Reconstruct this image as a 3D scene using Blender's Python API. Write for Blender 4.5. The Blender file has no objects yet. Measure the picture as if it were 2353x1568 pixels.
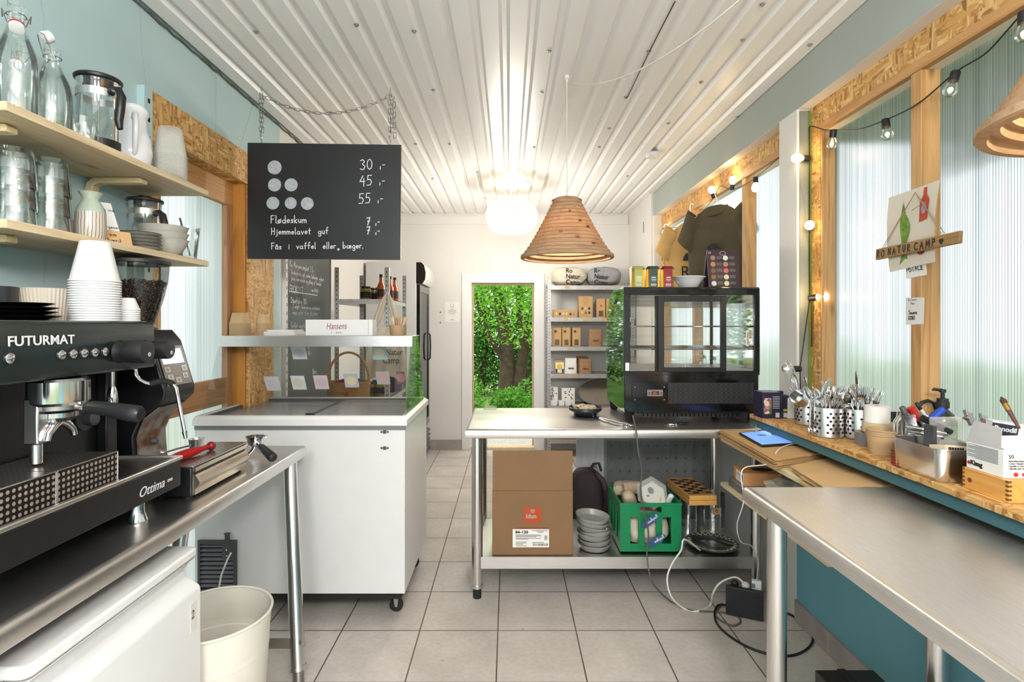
import bpy, bmesh, math, random
from mathutils import Vector, Matrix, Euler
PI = math.pi
random.seed(7)
SC = bpy.context.scene
COL = SC.collection

# ------------------------------------------------------------------ camera
cam_d = bpy.data.cameras.new('camera')
cam = bpy.data.objects.new('camera', cam_d)
COL.objects.link(cam)
cam.location = (0, 0, 1.45)
cam.rotation_euler = (PI / 2, 0, 0)
cam_d.sensor_width = 36
cam_d.lens = 1241 / 2353 * 36
cam_d.shift_x = 8.5 / 2353
cam_d.shift_y = -39 / 2353
cam_d.clip_start = 0.02
SC.camera = cam

# ------------------------------------------------------------------ sky, daylight, exposure
SC.view_settings.view_transform = 'Standard'
SC.view_settings.look = 'None'
SC.view_settings.gamma = 1
SC.view_settings.use_curve_mapping = False
SC.view_settings.exposure = 1.6
cy = SC.cycles
cy.max_bounces = 8
cy.diffuse_bounces = 4
cy.glossy_bounces = 4
cy.transmission_bounces = 4
cy.transparent_max_bounces = 12
cy.sample_clamp_indirect = 4
cy.caustics_reflective = False
cy.caustics_refractive = True
w = bpy.data.worlds.new('overcast_sky')
SC.world = w
w.use_nodes = True
wn = w.node_tree.nodes
wl = w.node_tree.links
wtc = wn.new('ShaderNodeTexCoord')
wsep = wn.new('ShaderNodeSeparateXYZ')
wl.new(wtc.outputs['Generated'], wsep.inputs[0])
wr = wn.new('ShaderNodeValToRGB')
wl.new(wsep.outputs['Z'], wr.inputs[0])
wr.color_ramp.elements[0].position = 0.0
wr.color_ramp.elements[0].color = (.86, .9, .93, 1)
wr.color_ramp.elements[1].position = 0.7
wr.color_ramp.elements[1].color = (1, 1, 1, 1)
wl.new(wr.outputs[0], wn['Background'].inputs[0])
wn['Background'].inputs[1].default_value = 1.05


def area(name, loc, rot, sx, sy, power=None, col=(1, 1, 1), portal=False):
    l = bpy.data.lights.new(name, 'AREA')
    l.shape = 'RECTANGLE'
    l.size = sx
    l.size_y = sy
    l.color = col
    if power:
        l.energy = power
    if portal:
        l.cycles.is_portal = True
    o = bpy.data.objects.new(name, l)
    COL.objects.link(o)
    o.location = loc
    o.rotation_euler = rot
    return o


# portals for windows, door and the unseen end wall, omitted to let daylight in
area('portal_window_near', (1.62, 1.0, 1.66), (0, PI / 2, 0), 1.45, 3.3, portal=True)
area('portal_window_far', (1.62, 4.0, 1.66), (0, PI / 2, 0), 1.45, 2.4, portal=True)
area('portal_door_opening', (-.06, 6.4, .98), (-PI / 2, 0, 0), .74, 1.95, portal=True)
area('portal_omitted_wall', (0, -1.72, 1.3), (PI / 2, 0, 0), 2.9, 2.7, portal=True)


def fill_light(name, loc, power, radius, col=(1, .985, .97)):
    l = bpy.data.lights.new(name, 'POINT')
    l.energy = power
    l.color = col
    l.shadow_soft_size = radius
    o = bpy.data.objects.new(name, l)
    COL.objects.link(o)
    o.location = loc


# unseen fill lights, added behind the camera to brighten the room
fill_light('counter_fill', (-.35, -.85, 2.2), 28, .22)
fill_light('serving_fill', (.5, -.6, 2.2), 46, .22)


# ------------------------------------------------------------------ helpers
def at(px, py, Y):
    return Vector(((px - 1168) * Y / 1241, Y, 1.45 - (py - 745) * Y / 1241))


def T3(x=0, y=0, z=0):
    return Matrix.Translation((x, y, z))


def RZ(a):
    return Matrix.Rotation(a, 4, 'Z')


def RX(a):
    return Matrix.Rotation(a, 4, 'X')


def RY(a):
    return Matrix.Rotation(a, 4, 'Y')


class MB:
    def __init__(s, M=None):
        s.v = []
        s.f = []
        s.mi = []
        s.cur = 0
        s.M = M or Matrix.Identity(4)

    def add(s, vs, fs):
        b = len(s.v)
        s.v += [s.M @ Vector(v) for v in vs]
        s.f += [[b + i for i in f] for f in fs]
        s.mi += [s.cur] * len(fs)
        return s

    def mat(s, i):
        s.cur = i
        return s

    def box(s, x0, x1, y0, y1, z0, z1):
        return s.add([(x0, y0, z0), (x1, y0, z0), (x1, y1, z0), (x0, y1, z0), (x0, y0, z1), (x1, y0, z1), (x1, y1, z1), (x0, y1, z1)],
                     [(0, 3, 2, 1), (4, 5, 6, 7), (0, 1, 5, 4), (1, 2, 6, 5), (2, 3, 7, 6), (3, 0, 4, 7)])

    def quad(s, a, b, c, d):
        return s.add([a, b, c, d], [(0, 1, 2, 3)])

    def prism(s, poly, a0, a1, axis='y'):
        n = len(poly)
        def p(u, v, a):
            return {'x': (a, u, v), 'y': (u, a, v), 'z': (u, v, a)}[axis]
        vs = [p(u, v, a0) for u, v in poly] + [p(u, v, a1) for u, v in poly]
        fs = [tuple(range(n)), tuple(range(2 * n - 1, n - 1, -1))]
        fs += [(i, (i + 1) % n, n + (i + 1) % n, n + i) for i in range(n)]
        return s.add(vs, fs)

    def tube(s, pts, r, n=8, closed=False, cap=True):
        pts = [Vector(p) for p in pts]
        m = len(pts)
        rs = r if isinstance(r, (list, tuple)) else [r] * m
        tang = []
        for i in range(m):
            a = pts[(i - 1) % m] if (closed or i > 0) else pts[i]
            b = pts[(i + 1) % m] if (closed or i < m - 1) else pts[i]
            t = (b - a)
            tang.append(t.normalized() if t.length > 1e-9 else Vector((0, 0, 1)))
        up = Vector((0, 0, 1)) if abs(tang[0].z) < .9 else Vector((1, 0, 0))
        nrm = tang[0].cross(up).normalized()
        vs = []
        for i in range(m):
            if i:
                nrm = (nrm - tang[i] * nrm.dot(tang[i]))
                nrm = nrm.normalized() if nrm.length > 1e-6 else tang[i].orthogonal().normalized()
            bn = tang[i].cross(nrm)
            for k in range(n):
                a = 2 * PI * k / n
                vs.append(pts[i] + (nrm * math.cos(a) + bn * math.sin(a)) * rs[i])
        fs = []
        for i in range(m if closed else m - 1):
            j = (i + 1) % m
            for k in range(n):
                k2 = (k + 1) % n
                fs.append((i * n + k, i * n + k2, j * n + k2, j * n + k))
        if cap and not closed:
            fs.append(tuple(range(n - 1, -1, -1)))
            fs.append(tuple((m - 1) * n + k for k in range(n)))
        return s.add(vs, fs)

    def cyl(s, p0, p1, r0, r1=None, n=20, cap=True):
        return s.tube([p0, p1], [r0, r0 if r1 is None else r1], n, cap=cap)

    def lathe(s, prof, n=28, c=(0, 0, 0), close=False):
        vs = []
        idx = []
        for r, z in prof:
            if r < 1e-5:
                idx.append([len(vs)])
                vs.append((c[0], c[1], c[2] + z))
            else:
                idx.append(list(range(len(vs), len(vs) + n)))
                vs += [(c[0] + r * math.cos(2 * PI * k / n), c[1] + r * math.sin(2 * PI * k / n), c[2] + z) for k in range(n)]
        fs = []
        rng = range(len(prof) if close else len(prof) - 1)
        for i in rng:
            A = idx[i]
            B = idx[(i + 1) % len(prof)]
            for k in range(n):
                k2 = (k + 1) % n
                if len(A) == 1 and len(B) == 1:
                    continue
                if len(A) == 1:
                    fs.append((A[0], B[k2], B[k]))
                elif len(B) == 1:
                    fs.append((A[k], A[k2], B[0]))
                else:
                    fs.append((A[k], A[k2], B[k2], B[k]))
        return s.add(vs, fs)

    def sph(s, c, r, n=16, m=10, sc=(1, 1, 1)):
        vs = [(c[0], c[1], c[2] + r * sc[2])]
        for i in range(1, m):
            t = PI * i / m
            for k in range(n):
                a = 2 * PI * k / n
                vs.append((c[0] + r * sc[0] * math.sin(t) * math.cos(a), c[1] + r * sc[1] * math.sin(t) * math.sin(a), c[2] + r * sc[2] * math.cos(t)))
        vs.append((c[0], c[1], c[2] - r * sc[2]))
        fs = [(0, 1 + k, 1 + (k + 1) % n) for k in range(n)]
        for i in range(m - 2):
            for k in range(n):
                a = 1 + i * n
                fs.append((a + k, a + n + k, a + n + (k + 1) % n, a + (k + 1) % n))
        e = len(vs) - 1
        a = 1 + (m - 2) * n
        fs += [(a + k, e, a + (k + 1) % n) for k in range(n)]
        return s.add(vs, fs)

    def grid(s, fn, nu, nv, wrap=False):
        vs = [fn(i / nu, j / nv) for j in range(nv + 1) for i in range(nu + (0 if wrap else 1))]
        w_ = nu if wrap else nu + 1
        fs = []
        for j in range(nv):
            for i in range(nu):
                i2 = (i + 1) % w_
                fs.append((j * w_ + i, j * w_ + i2, (j + 1) * w_ + i2, (j + 1) * w_ + i))
        return s.add(vs, fs)

    def rbox(s, x0, x1, y0, y1, z0, z1, r=.01, k=4):
        """box with rounded vertical corners"""
        return s.prism(rrect(x0, x1, y0, y1, r, k), z0, z1, 'z')

    def write(s, txt, o, u, up, h, wd, jit=0.0, gap=.28):
        """handwriting in flat strokes: o origin, u/up directions, h cap height, wd stroke width"""
        o, u, up = Vector(o), Vector(u).normalized(), Vector(up).normalized()
        nn = u.cross(up)
        x = 0
        cnt = 0
        rr = random.Random(len(txt) * 7 + int(h * 1e5))
        for ch in txt:
            if ch == ' ':
                x += .5
                continue
            g = GL.get(ch) or GL.get(ch.upper()) or GL.get(ch.lower())
            if not g:
                x += .5
                continue
            wmax = max(p[0] for st in g for p in st)
            dy = rr.uniform(-jit, jit)
            for st in g:
                pts = [o + u * ((x + p[0]) * h) + up * ((p[1] + dy) * h) for p in st]
                for a, b in zip(pts, pts[1:]):
                    d = (b - a)
                    if d.length < 1e-7:
                        continue
                    d = d.normalized()
                    q = nn.cross(d) * wd / 2
                    e = d * wd / 2
                    cnt += 1
                    a, b = a + nn * (cnt % 9) * 4e-5, b + nn * (cnt % 9) * 4e-5
                    s.quad(a - e - q, b + e - q, b + e + q, a - e + q)
            x += wmax + gap
        return x * h

    def obj(s, name, mats, parent=None, smooth=35, bevel=0, seg=2, solid=0, world=False, fix=True):
        me = bpy.data.meshes.new(name)
        vs = s.v
        if world and parent is not None:
            off = Vector((0, 0, 0))
            p = parent
            while p is not None:
                off += p.location
                p = p.parent
            vs = [v - off for v in vs]
        me.from_pydata([tuple(v) for v in vs], [], s.f)
        if solid and len(s.f) <= 3:
            smooth = 0
        mats = mats if isinstance(mats, (list, tuple)) else [mats]
        for m in mats:
            me.materials.append(m)
        if len(mats) > 1:
            me.polygons.foreach_set('material_index', s.mi)
        if fix:
            b = bmesh.new()
            b.from_mesh(me)
            bmesh.ops.recalc_face_normals(b, faces=b.faces)
            b.to_mesh(me)
            b.free()
        if smooth:
            me.shade_smooth()
            me.set_sharp_from_angle(angle=math.radians(smooth))
        o = bpy.data.objects.new(name, me)
        COL.objects.link(o)
        if parent is not None:
            o.parent = parent
        if bevel:
            md = o.modifiers.new('b', 'BEVEL')
            md.width = bevel
            md.segments = seg
            md.limit_method = 'ANGLE'
            md.angle_limit = math.radians(50)
        if solid:
            md = o.modifiers.new('s', 'SOLIDIFY')
            md.thickness = solid
            md.offset = 0
        return o


def rrect(x0, x1, y0, y1, r, k=4):
    pts = []
    for cx, cy_, a0 in ((x1 - r, y1 - r, 0), (x0 + r, y1 - r, PI / 2), (x0 + r, y0 + r, PI), (x1 - r, y0 + r, 1.5 * PI)):
        for i in range(k + 1):
            a = a0 + i / k * PI / 2
            pts.append((cx + r * math.cos(a), cy_ + r * math.sin(a)))
    return pts


def arc(cx, cy_, r, a0, a1, n=10, ry=None):
    ry = r if ry is None else ry
    return [(cx + r * math.cos(a0 + (a1 - a0) * i / n), cy_ + ry * math.sin(a0 + (a1 - a0) * i / n)) for i in range(n + 1)]


# single-stroke alphabet for the handwriting in the room (x, y in cap heights)
def _o(cx=.2, cy_=.22, rx=.19, ry=.22):
    return arc(cx, cy_, rx, PI / 2, PI / 2 + 2 * PI, 10, ry)


GL = {
    'A': [[(0, 0), (.3, 1), (.6, 0)], [(.12, .38), (.48, .38)]], 'B': [[(0, 0), (0, 1), (.35, .95), (.4, .75), (.05, .52), (.45, .4), (.42, .1), (0, 0)]],
    'C': [arc(.35, .5, .35, .9, 2 * PI - .9, 8, .5)], 'D': [[(0, 0), (0, 1), (.35, .9), (.5, .5), (.35, .1), (0, 0)]],
    'E': [[(.4, 1), (0, 1), (0, 0), (.4, 0)], [(0, .5), (.35, .5)]], 'F': [[(0, 0), (0, 1), (.42, 1)], [(0, .52), (.34, .54)]],
    'G': [arc(.35, .5, .35, .9, 2 * PI - .5, 8, .5) + [(.68, .45), (.4, .45)]], 'H': [[(0, 0), (0, 1)], [(.45, 0), (.45, 1)], [(0, .5), (.45, .52)]],
    'I': [[(.05, 0), (.05, 1)]], 'K': [[(0, 0), (0, 1)], [(.42, 1), (.03, .5), (.45, 0)]], 'M': [[(0, 0), (.08, 1), (.35, .3), (.62, 1), (.7, 0)]],
    'N': [[(0, 0), (0, 1), (.45, 0), (.45, 1)]], 'O': [_o(.35, .5, .34, .5)], 'P': [[(0, 0), (0, 1), (.38, .95), (.4, .6), (0, .5)]],
    'R': [[(0, 0), (0, 1), (.4, .92), (.38, .58), (0, .5), (.45, 0)]], 'S': [[(.42, .9), (.2, 1), (.03, .8), (.1, .58), (.38, .42), (.42, .15), (.2, 0), (0, .1)]],
    'T': [[(.28, 0), (.28, 1)], [(0, 1), (.56, 1)]], 'U': [[(0, 1), (.02, .25), (.22, 0), (.44, .25), (.46, 1)]],
    'Z': [[(0, 1), (.45, 1), (0, 0), (.48, 0)]],
    'a': [_o(), [(.39, .42), (.4, .1), (.46, 0)]], 'b': [[(0, 1), (0, 0)], _o(.2)], 'c': [arc(.2, .22, .2, .9, 2 * PI - .9, 7, .22)], 'd': [_o(), [(.39, 1), (.4, 0)]],
    'e': [[(.02, .22), (.36, .26), (.3, .42), (.14, .44), (.01, .25), (.1, .02), (.34, .06)]], 'f': [[(.36, .95), (.24, 1), (.16, .85), (.15, 0)], [(0, .5), (.34, .52)]],
    'g': [_o(), [(.39, .42), (.39, -.25), (.2, -.36), (.02, -.26)]], 'h': [[(0, 1), (0, 0)], [(0, .32), (.2, .45), (.34, .3), (.34, 0)]], 'i': [[(.04, .44), (.04, 0)], [(.03, .62), (.06, .66)]],
    'j': [[(.2, .44), (.2, -.25), (.04, -.34)], [(.2, .62), (.23, .66)]], 'k': [[(0, 1), (0, 0)], [(.3, .45), (.02, .2), (.32, 0)]], 'l': [[(.04, 1), (.03, .08), (.1, 0)]],
    'm': [[(0, .44), (0, 0)], [(0, .34), (.15, .45), (.25, .32), (.25, 0)], [(.25, .34), (.4, .45), (.5, .32), (.5, 0)]], 'n': [[(0, .44), (0, 0)], [(0, .34), (.18, .45), (.32, .3), (.32, 0)]],
    'o': [_o()], 'p': [[(0, .44), (0, -.36)], _o(.2)], 'r': [[(0, .44), (0, 0)], [(0, .3), (.14, .44), (.26, .4)]], 's': [[(.28, .38), (.14, .45), (.02, .33), (.26, .15), (.2, .02), (0, .04)]],
    't': [[(.14, .85), (.14, .08), (.24, 0)], [(0, .52), (.3, .55)]], 'u': [[(0, .44), (.02, .1), (.16, 0), (.32, .14), (.34, .44), (.36, 0)]], 'v': [[(0, .44), (.16, 0), (.34, .44)]],
    'x': [[(0, .44), (.3, 0)], [(.3, .44), (0, 0)]], 'y': [[(0, .44), (.16, .05)], [(.34, .44), (.05, -.36)]], 'z': [[(0, .44), (.3, .44), (0, 0), (.32, 0)]],
    'ø': [_o(), [(.0, -.06), (.4, .52)]], 'å': [_o(), [(.39, .42), (.42, 0)], _o(.2, .62, .08, .08)], 'æ': [_o(), [(.39, .22), (.7, .26), (.62, .42), (.48, .42), (.39, .2), (.48, .02), (.7, .06)]],
    '0': [_o(.24, .5, .24, .5)], '1': [[(0, .75), (.18, 1), (.18, 0)]], '2': [[(0, .8), (.2, 1), (.4, .8), (.3, .5), (0, 0), (.44, .02)]],
    '3': [[(.02, .9), (.25, 1), (.42, .8), (.2, .55), (.46, .35), (.36, .05), (.12, 0), (0, .1)]], '4': [[(.3, 1), (0, .42), (.5, .44)], [(.38, .72), (.38, -.05)]],
    '5': [[(.44, 1), (.08, .98), (.05, .55), (.3, .6), (.44, .35), (.32, .05), (0, .02)]], '6': [[(.35, 1), (.05, .5), (.05, .15), (.22, 0), (.4, .2), (.25, .45), (.06, .3)]],
    '7': [[(0, .95), (.4, 1), (.12, 0)], [(.1, .5), (.38, .53)]], '8': [_o(.2, .75, .17, .24), _o(.2, .26, .2, .26)], ',': [[(.06, .1), (.04, -.22)]], '-': [[(0, .3), (.26, .32)]],
    '.': [[(0, 0), (.05, .03)]], ':': [[(0, .05), (.05, .08)], [(0, .4), (.05, .43)]], '(': [[(.15, 1), (0, .5), (.15, 0)]], ')': [[(0, .9), (.15, .5), (0, .1)]],
    '<': [[(.2, 0), (0, .25), (.1, .36), (.2, .25), (.3, .36), (.4, .25), (.2, 0)]],
}


# ---- things, parts, copies
def thing(name, label, cat, loc=(0, 0, 0), rz=0, group=None):
    o = bpy.data.objects.new(name, None)
    o.empty_display_size = .05
    COL.objects.link(o)
    o.location = loc
    o.rotation_euler = (0, 0, rz)
    return tag(o, label, cat, group)


def tag(o, label=None, cat=None, group=None, kind=None):
    if label:
        o['label'] = label
    if cat:
        o['category'] = cat
    if group:
        o['group'] = group
    if kind:
        o['kind'] = kind
    return o


def struct(o):
    o['kind'] = 'structure'
    return o


def sempty(name):
    o = bpy.data.objects.new(name, None)
    COL.objects.link(o)
    return struct(o)


def _cp(o, parent):
    c = o.copy()
    COL.objects.link(c)
    c.parent = parent
    for ch in o.children:
        _cp(ch, c)
    return c


def dup(root, loc, rz=0, label=None, group=None, rot=None, scale=None):
    c = _cp(root, None)
    c.location = loc
    c.rotation_euler = rot if rot is not None else (0, 0, rz)
    if scale:
        c.scale = (scale,) * 3
    return tag(c, label, None, group)


ORD = ['topmost', 'second', 'third', 'fourth', 'fifth', 'sixth', 'seventh', 'eighth', 'ninth', 'tenth', 'eleventh', 'twelfth', 'thirteenth',
       'fourteenth', 'fifteenth', 'sixteenth', 'seventeenth', 'eighteenth', 'nineteenth', 'twentieth']


def text(name, body, size, mat, parent, M, ext=.0004, align='LEFT', sx=1, shear=0, off=0, sp=1, ls=1):
    c = bpy.data.curves.new(name, 'FONT')
    c.body = body
    c.size = size
    c.extrude = ext
    c.align_x = align
    c.shear = shear
    c.offset = off
    c.space_character = sp
    c.space_line = ls
    c.resolution_u = 3
    tmp = bpy.data.objects.new(name + '_outline', c)
    COL.objects.link(tmp)
    me = bpy.data.meshes.new_from_object(tmp)
    bpy.data.objects.remove(tmp)
    bpy.data.curves.remove(c)
    me.name = name
    me.materials.clear()
    me.materials.append(mat)
    o = bpy.data.objects.new(name, me)
    COL.objects.link(o)
    o.parent = parent
    o.matrix_local = M @ Matrix.Diagonal((sx, 1, 1, 1))
    return o


def face_M(o, u, up):
    """matrix whose x runs along u and y along up: for lettering on a face"""
    u = Vector(u).normalized()
    up = Vector(up).normalized()
    n = u.cross(up)
    M = Matrix((u, up, n)).transposed().to_4x4()
    M.translation = o
    return M


# ------------------------------------------------------------------ materials
def C(h):
    h = h.lstrip('#')
    c = [int(h[i:i + 2], 16) / 255 for i in (0, 2, 4)]
    return tuple((x / 12.92 if x <= .04045 else ((x + .055) / 1.055) ** 2.4) for x in c) + (1,)


def nm(name):
    m = bpy.data.materials.new(name)
    m.use_nodes = True
    nt = m.node_tree
    return m, nt.nodes, nt.links, nt.nodes['Principled BSDF']


def _n(N, t, **kw):
    n = N.new('ShaderNode' + t)
    for k, v in kw.items():
        if k in n.inputs:
            n.inputs[k].default_value = v
        else:
            setattr(n, k, v)
    return n


def mapped(N, L, scale=(1, 1, 1), loc=(0, 0, 0), rot=(0, 0, 0)):
    tc = N.new('ShaderNodeTexCoord')
    mp = N.new('ShaderNodeMapping')
    mp.inputs['Scale'].default_value = scale
    mp.inputs['Location'].default_value = loc
    mp.inputs['Rotation'].default_value = rot
    L.new(tc.outputs['Object'], mp.inputs[0])
    return mp.outputs[0]


def ramp(N, L, src, stops):
    r = N.new('ShaderNodeValToRGB')
    e = r.color_ramp.elements
    while len(e) < len(stops):
        e.new(.5)
    for i, (p, c) in enumerate(stops):
        e[i].position = p
        e[i].color = c
    L.new(src, r.inputs[0])
    return r.outputs[0]


def mix(N, L, fac, a, b, mode='MIX'):
    m = N.new('ShaderNodeMix')
    m.data_type = 'RGBA'
    m.blend_type = mode
    for i, v in ((0, fac), (6, a), (7, b)):
        if hasattr(v, 'is_linked'):
            L.new(v, m.inputs[i])
        else:
            m.inputs[i].default_value = v
    return m.outputs[2]


def pm(name, col, rough=.5, metal=0, var=.06, scale=12, bump=0, bscale=80, coat=0, emit=None, es=0, spec=None, sss=0):
    """principled material with slight procedural mottling"""
    m, N, L, b = nm(name)
    col = C(col) if isinstance(col, str) else tuple(col)[:3] + (1,)
    v = mapped(N, L)
    t = _n(N, 'TexNoise', Scale=scale, Detail=4)
    L.new(v, t.inputs['Vector'])
    dk = tuple(x * (1 - var) for x in col[:3]) + (1,)
    lt = tuple(min(1, x * (1 + var)) for x in col[:3]) + (1,)
    L.new(ramp(N, L, t.outputs[0], [(.3, dk), (.7, lt)]), b.inputs['Base Color'])
    b.inputs['Roughness'].default_value = rough
    b.inputs['Metallic'].default_value = metal
    if coat:
        b.inputs['Coat Weight'].default_value = coat
        b.inputs['Coat Roughness'].default_value = .05
    if spec is not None:
        b.inputs['Specular IOR Level'].default_value = spec
    if bump:
        t2 = _n(N, 'TexNoise', Scale=bscale, Detail=3)
        L.new(v, t2.inputs['Vector'])
        bp = _n(N, 'Bump', Strength=bump, Distance=.002)
        L.new(t2.outputs[0], bp.inputs['Height'])
        L.new(bp.outputs[0], b.inputs['Normal'])
    if emit:
        b.inputs['Emission Color'].default_value = C(emit) if isinstance(emit, str) else emit
        b.inputs['Emission Strength'].default_value = es
    return m


def steel(name, col=(.74, .72, .70), rough=.31, axis=0, scr=.05):
    m, N, L, b = nm(name)
    sc = [8, 8, 8]
    sc[axis] = .6
    v = mapped(N, L, tuple(x * 8 for x in sc))
    t = _n(N, 'TexNoise', Scale=6, Detail=5)
    L.new(v, t.inputs['Vector'])
    v2 = mapped(N, L, (3, 3, 3))
    t2 = _n(N, 'TexNoise', Scale=1.2, Detail=3, Roughness=.5)
    L.new(v2, t2.inputs['Vector'])
    ma = _n(N, 'MapRange')
    ma.inputs[1].default_value = .3
    ma.inputs[2].default_value = .7
    ma.inputs[3].default_value = rough - scr * .6
    ma.inputs[4].default_value = rough + scr
    L.new(t2.outputs[0], ma.inputs[0])
    L.new(ma.outputs[0], b.inputs['Roughness'])
    d = tuple(x * .9 for x in col) + (1,)
    L.new(ramp(N, L, t.outputs[0], [(.3, d), (.7, tuple(col) + (1,))]), b.inputs['Base Color'])
    b.inputs['Metallic'].default_value = 1
    bp = _n(N, 'Bump', Strength=.015, Distance=.001)
    L.new(t.outputs[0], bp.inputs['Height'])
    L.new(bp.outputs[0], b.inputs['Normal'])
    return m


def wood(name, c1, c2, axis=1, rough=.55, ring=9, knots=True, sc=1.0):
    m, N, L, b = nm(name)
    s = [1, 1, 1]
    s[axis] = .07
    v = mapped(N, L, tuple(x * sc for x in s))
    t = _n(N, 'TexNoise', Scale=ring, Detail=3, Distortion=.6)
    L.new(v, t.inputs['Vector'])
    mm = _n(N, 'Math', operation='MULTIPLY')
    mm.inputs[1].default_value = 14
    L.new(t.outputs[0], mm.inputs[0])
    fr = _n(N, 'Math', operation='PINGPONG')
    fr.inputs[1].default_value = 1
    L.new(mm.outputs[0], fr.inputs[0])
    s2 = [60, 60, 60]
    s2[axis] = 2.5
    v2 = mapped(N, L, tuple(s2))
    t2 = _n(N, 'TexNoise', Scale=3, Detail=4)
    L.new(v2, t2.inputs['Vector'])
    c1, c2 = C(c1), C(c2)
    a = ramp(N, L, fr.outputs[0], [(0, c1), (.55, c1), (1, c2)])
    dk = tuple(x * .62 for x in c2[:3]) + (1,)
    out = mix(N, L, .35, a, ramp(N, L, t2.outputs[0], [(.35, c2), (.6, c1)]))
    if knots:
        s3 = [5, 5, 5]
        s3[axis] = 1.6
        v3 = mapped(N, L, tuple(s3), loc=(.3, .7, .2))
        vo = _n(N, 'TexVoronoi', Scale=1.6)
        L.new(v3, vo.inputs['Vector'])
        out = mix(N, L, ramp(N, L, vo.outputs['Distance'], [(0.04, (1, 1, 1, 1)), (.13, (0, 0, 0, 1))]), out, dk)
    L.new(out, b.inputs['Base Color'])
    b.inputs['Roughness'].default_value = rough
    return m


def osb(name='osb', tint=1.0):
    m, N, L, b = nm(name)
    outs = []
    for i, (sc, rot) in enumerate((((9, 75, 75), (.3, .2, .5)), ((75, 10, 70), (.6, .3, -.4)), ((70, 80, 9), (.4, -.5, .3)))):
        v = mapped(N, L, sc, rot=rot)
        nz = _n(N, 'TexNoise', Scale=.5, Detail=2)
        L.new(v, nz.inputs['Vector'])
        va = N.new('ShaderNodeVectorMath')
        va.operation = 'ADD'
        L.new(v, va.inputs[0])
        sc_ = N.new('ShaderNodeVectorMath')
        sc_.operation = 'SCALE'
        sc_.inputs[3].default_value = 2.6
        L.new(nz.outputs[1], sc_.inputs[0])
        L.new(sc_.outputs[0], va.inputs[1])
        vo = _n(N, 'TexVoronoi', Scale=1.0)
        L.new(va.outputs[0], vo.inputs['Vector'])
        sp = N.new('ShaderNodeSeparateColor')
        L.new(vo.outputs['Color'], sp.inputs[0])
        t = tint
        outs.append(ramp(N, L, sp.outputs[i % 3], [(0, (.30 * t, .135 * t, .035 * t, 1)), (.3, (.50 * t, .26 * t, .075 * t, 1)), (.7, (.62 * t, .36 * t, .125 * t, 1)), (1, (.74 * t, .5 * t, .22 * t, 1))]))
    v = mapped(N, L, (1, 1, 1))
    n1 = _n(N, 'TexNoise', Scale=16, Detail=1)
    n2 = _n(N, 'TexNoise', Scale=21, Detail=1)
    L.new(v, n1.inputs['Vector'])
    L.new(mapped(N, L, (1, 1, 1), loc=(4, 2, 1)), n2.inputs['Vector'])
    a = mix(N, L, ramp(N, L, n1.outputs[0], [(.47, (0, 0, 0, 1)), (.53, (1, 1, 1, 1))]), outs[0], outs[1])
    c = mix(N, L, ramp(N, L, n2.outputs[0], [(.5, (0, 0, 0, 1)), (.56, (1, 1, 1, 1))]), a, outs[2])
    L.new(c, b.inputs['Base Color'])
    b.inputs['Roughness'].default_value = .6
    bp = _n(N, 'Bump', Strength=.25, Distance=.002)
    L.new(c, bp.inputs['Height'])
    L.new(bp.outputs[0], b.inputs['Normal'])
    return m


def glass(name, tint=(.96, .98, .97), edge=(.55, .66, .62), refl=.1, rough=.02, fk=.8):
    """clear thin glass: see-through with a reflecting, slightly tinted rim"""
    m, N, L, b = nm(name)
    N.remove(b)
    out = N['Material Output']
    lw = _n(N, 'LayerWeight', Blend=.25)
    tr = N.new('ShaderNodeBsdfTransparent')
    L.new(mix(N, L, ramp(N, L, lw.outputs['Facing'], [(.45, (0, 0, 0, 1)), (1, (1, 1, 1, 1))]), tuple(tint) + (1,), tuple(edge) + (1,)), tr.inputs[0])
    gl = _n(N, 'BsdfGlossy', Roughness=rough)
    gl.inputs[0].default_value = (1, 1, 1, 1)
    fr = _n(N, 'Fresnel', IOR=1.45)
    nz = _n(N, 'TexNoise', Scale=6)
    L.new(mapped(N, L), nz.inputs['Vector'])
    mr = _n(N, 'MapRange')
    mr.inputs[3].default_value = refl * .7
    mr.inputs[4].default_value = refl * 1.3
    L.new(nz.outputs[0], mr.inputs[0])
    ad = _n(N, 'Math', operation='MAXIMUM')
    L.new(mr.outputs[0], ad.inputs[0])
    fm = _n(N, 'Math', operation='MULTIPLY')
    fm.inputs[1].default_value = fk
    L.new(fr.outputs[0], fm.inputs[0])
    L.new(fm.outputs[0], ad.inputs[1])
    ms = N.new('ShaderNodeMixShader')
    L.new(ad.outputs[0], ms.inputs[0])
    L.new(tr.outputs[0], ms.inputs[1])
    L.new(gl.outputs[0], ms.inputs[2])
    L.new(ms.outputs[0], out.inputs[0])
    return m


def milky(name, col=(.86, .85, .8)):
    m, N, L, b = nm(name)
    n = _n(N, 'TexNoise', Scale=20)
    L.new(mapped(N, L), n.inputs['Vector'])
    L.new(ramp(N, L, n.outputs[0], [(.3, tuple(x * .96 for x in col) + (1,)), (.7, tuple(col) + (1,))]), b.inputs['Base Color'])
    b.inputs['Roughness'].default_value = .2
    tr = N.new('ShaderNodeBsdfTransparent')
    tr.inputs[0].default_value = (.97, .97, .95, 1)
    lw = _n(N, 'LayerWeight', Blend=.5)
    ms = N.new('ShaderNodeMixShader')
    L.new(ramp(N, L, lw.outputs['Facing'], [(0, (.12,) * 3 + (1,)), (1, (.6,) * 3 + (1,))]), ms.inputs[0])
    L.new(tr.outputs[0], ms.inputs[1])
    L.new(b.outputs[0], ms.inputs[2])
    L.new(ms.outputs[0], N['Material Output'].inputs[0])
    return m


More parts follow.
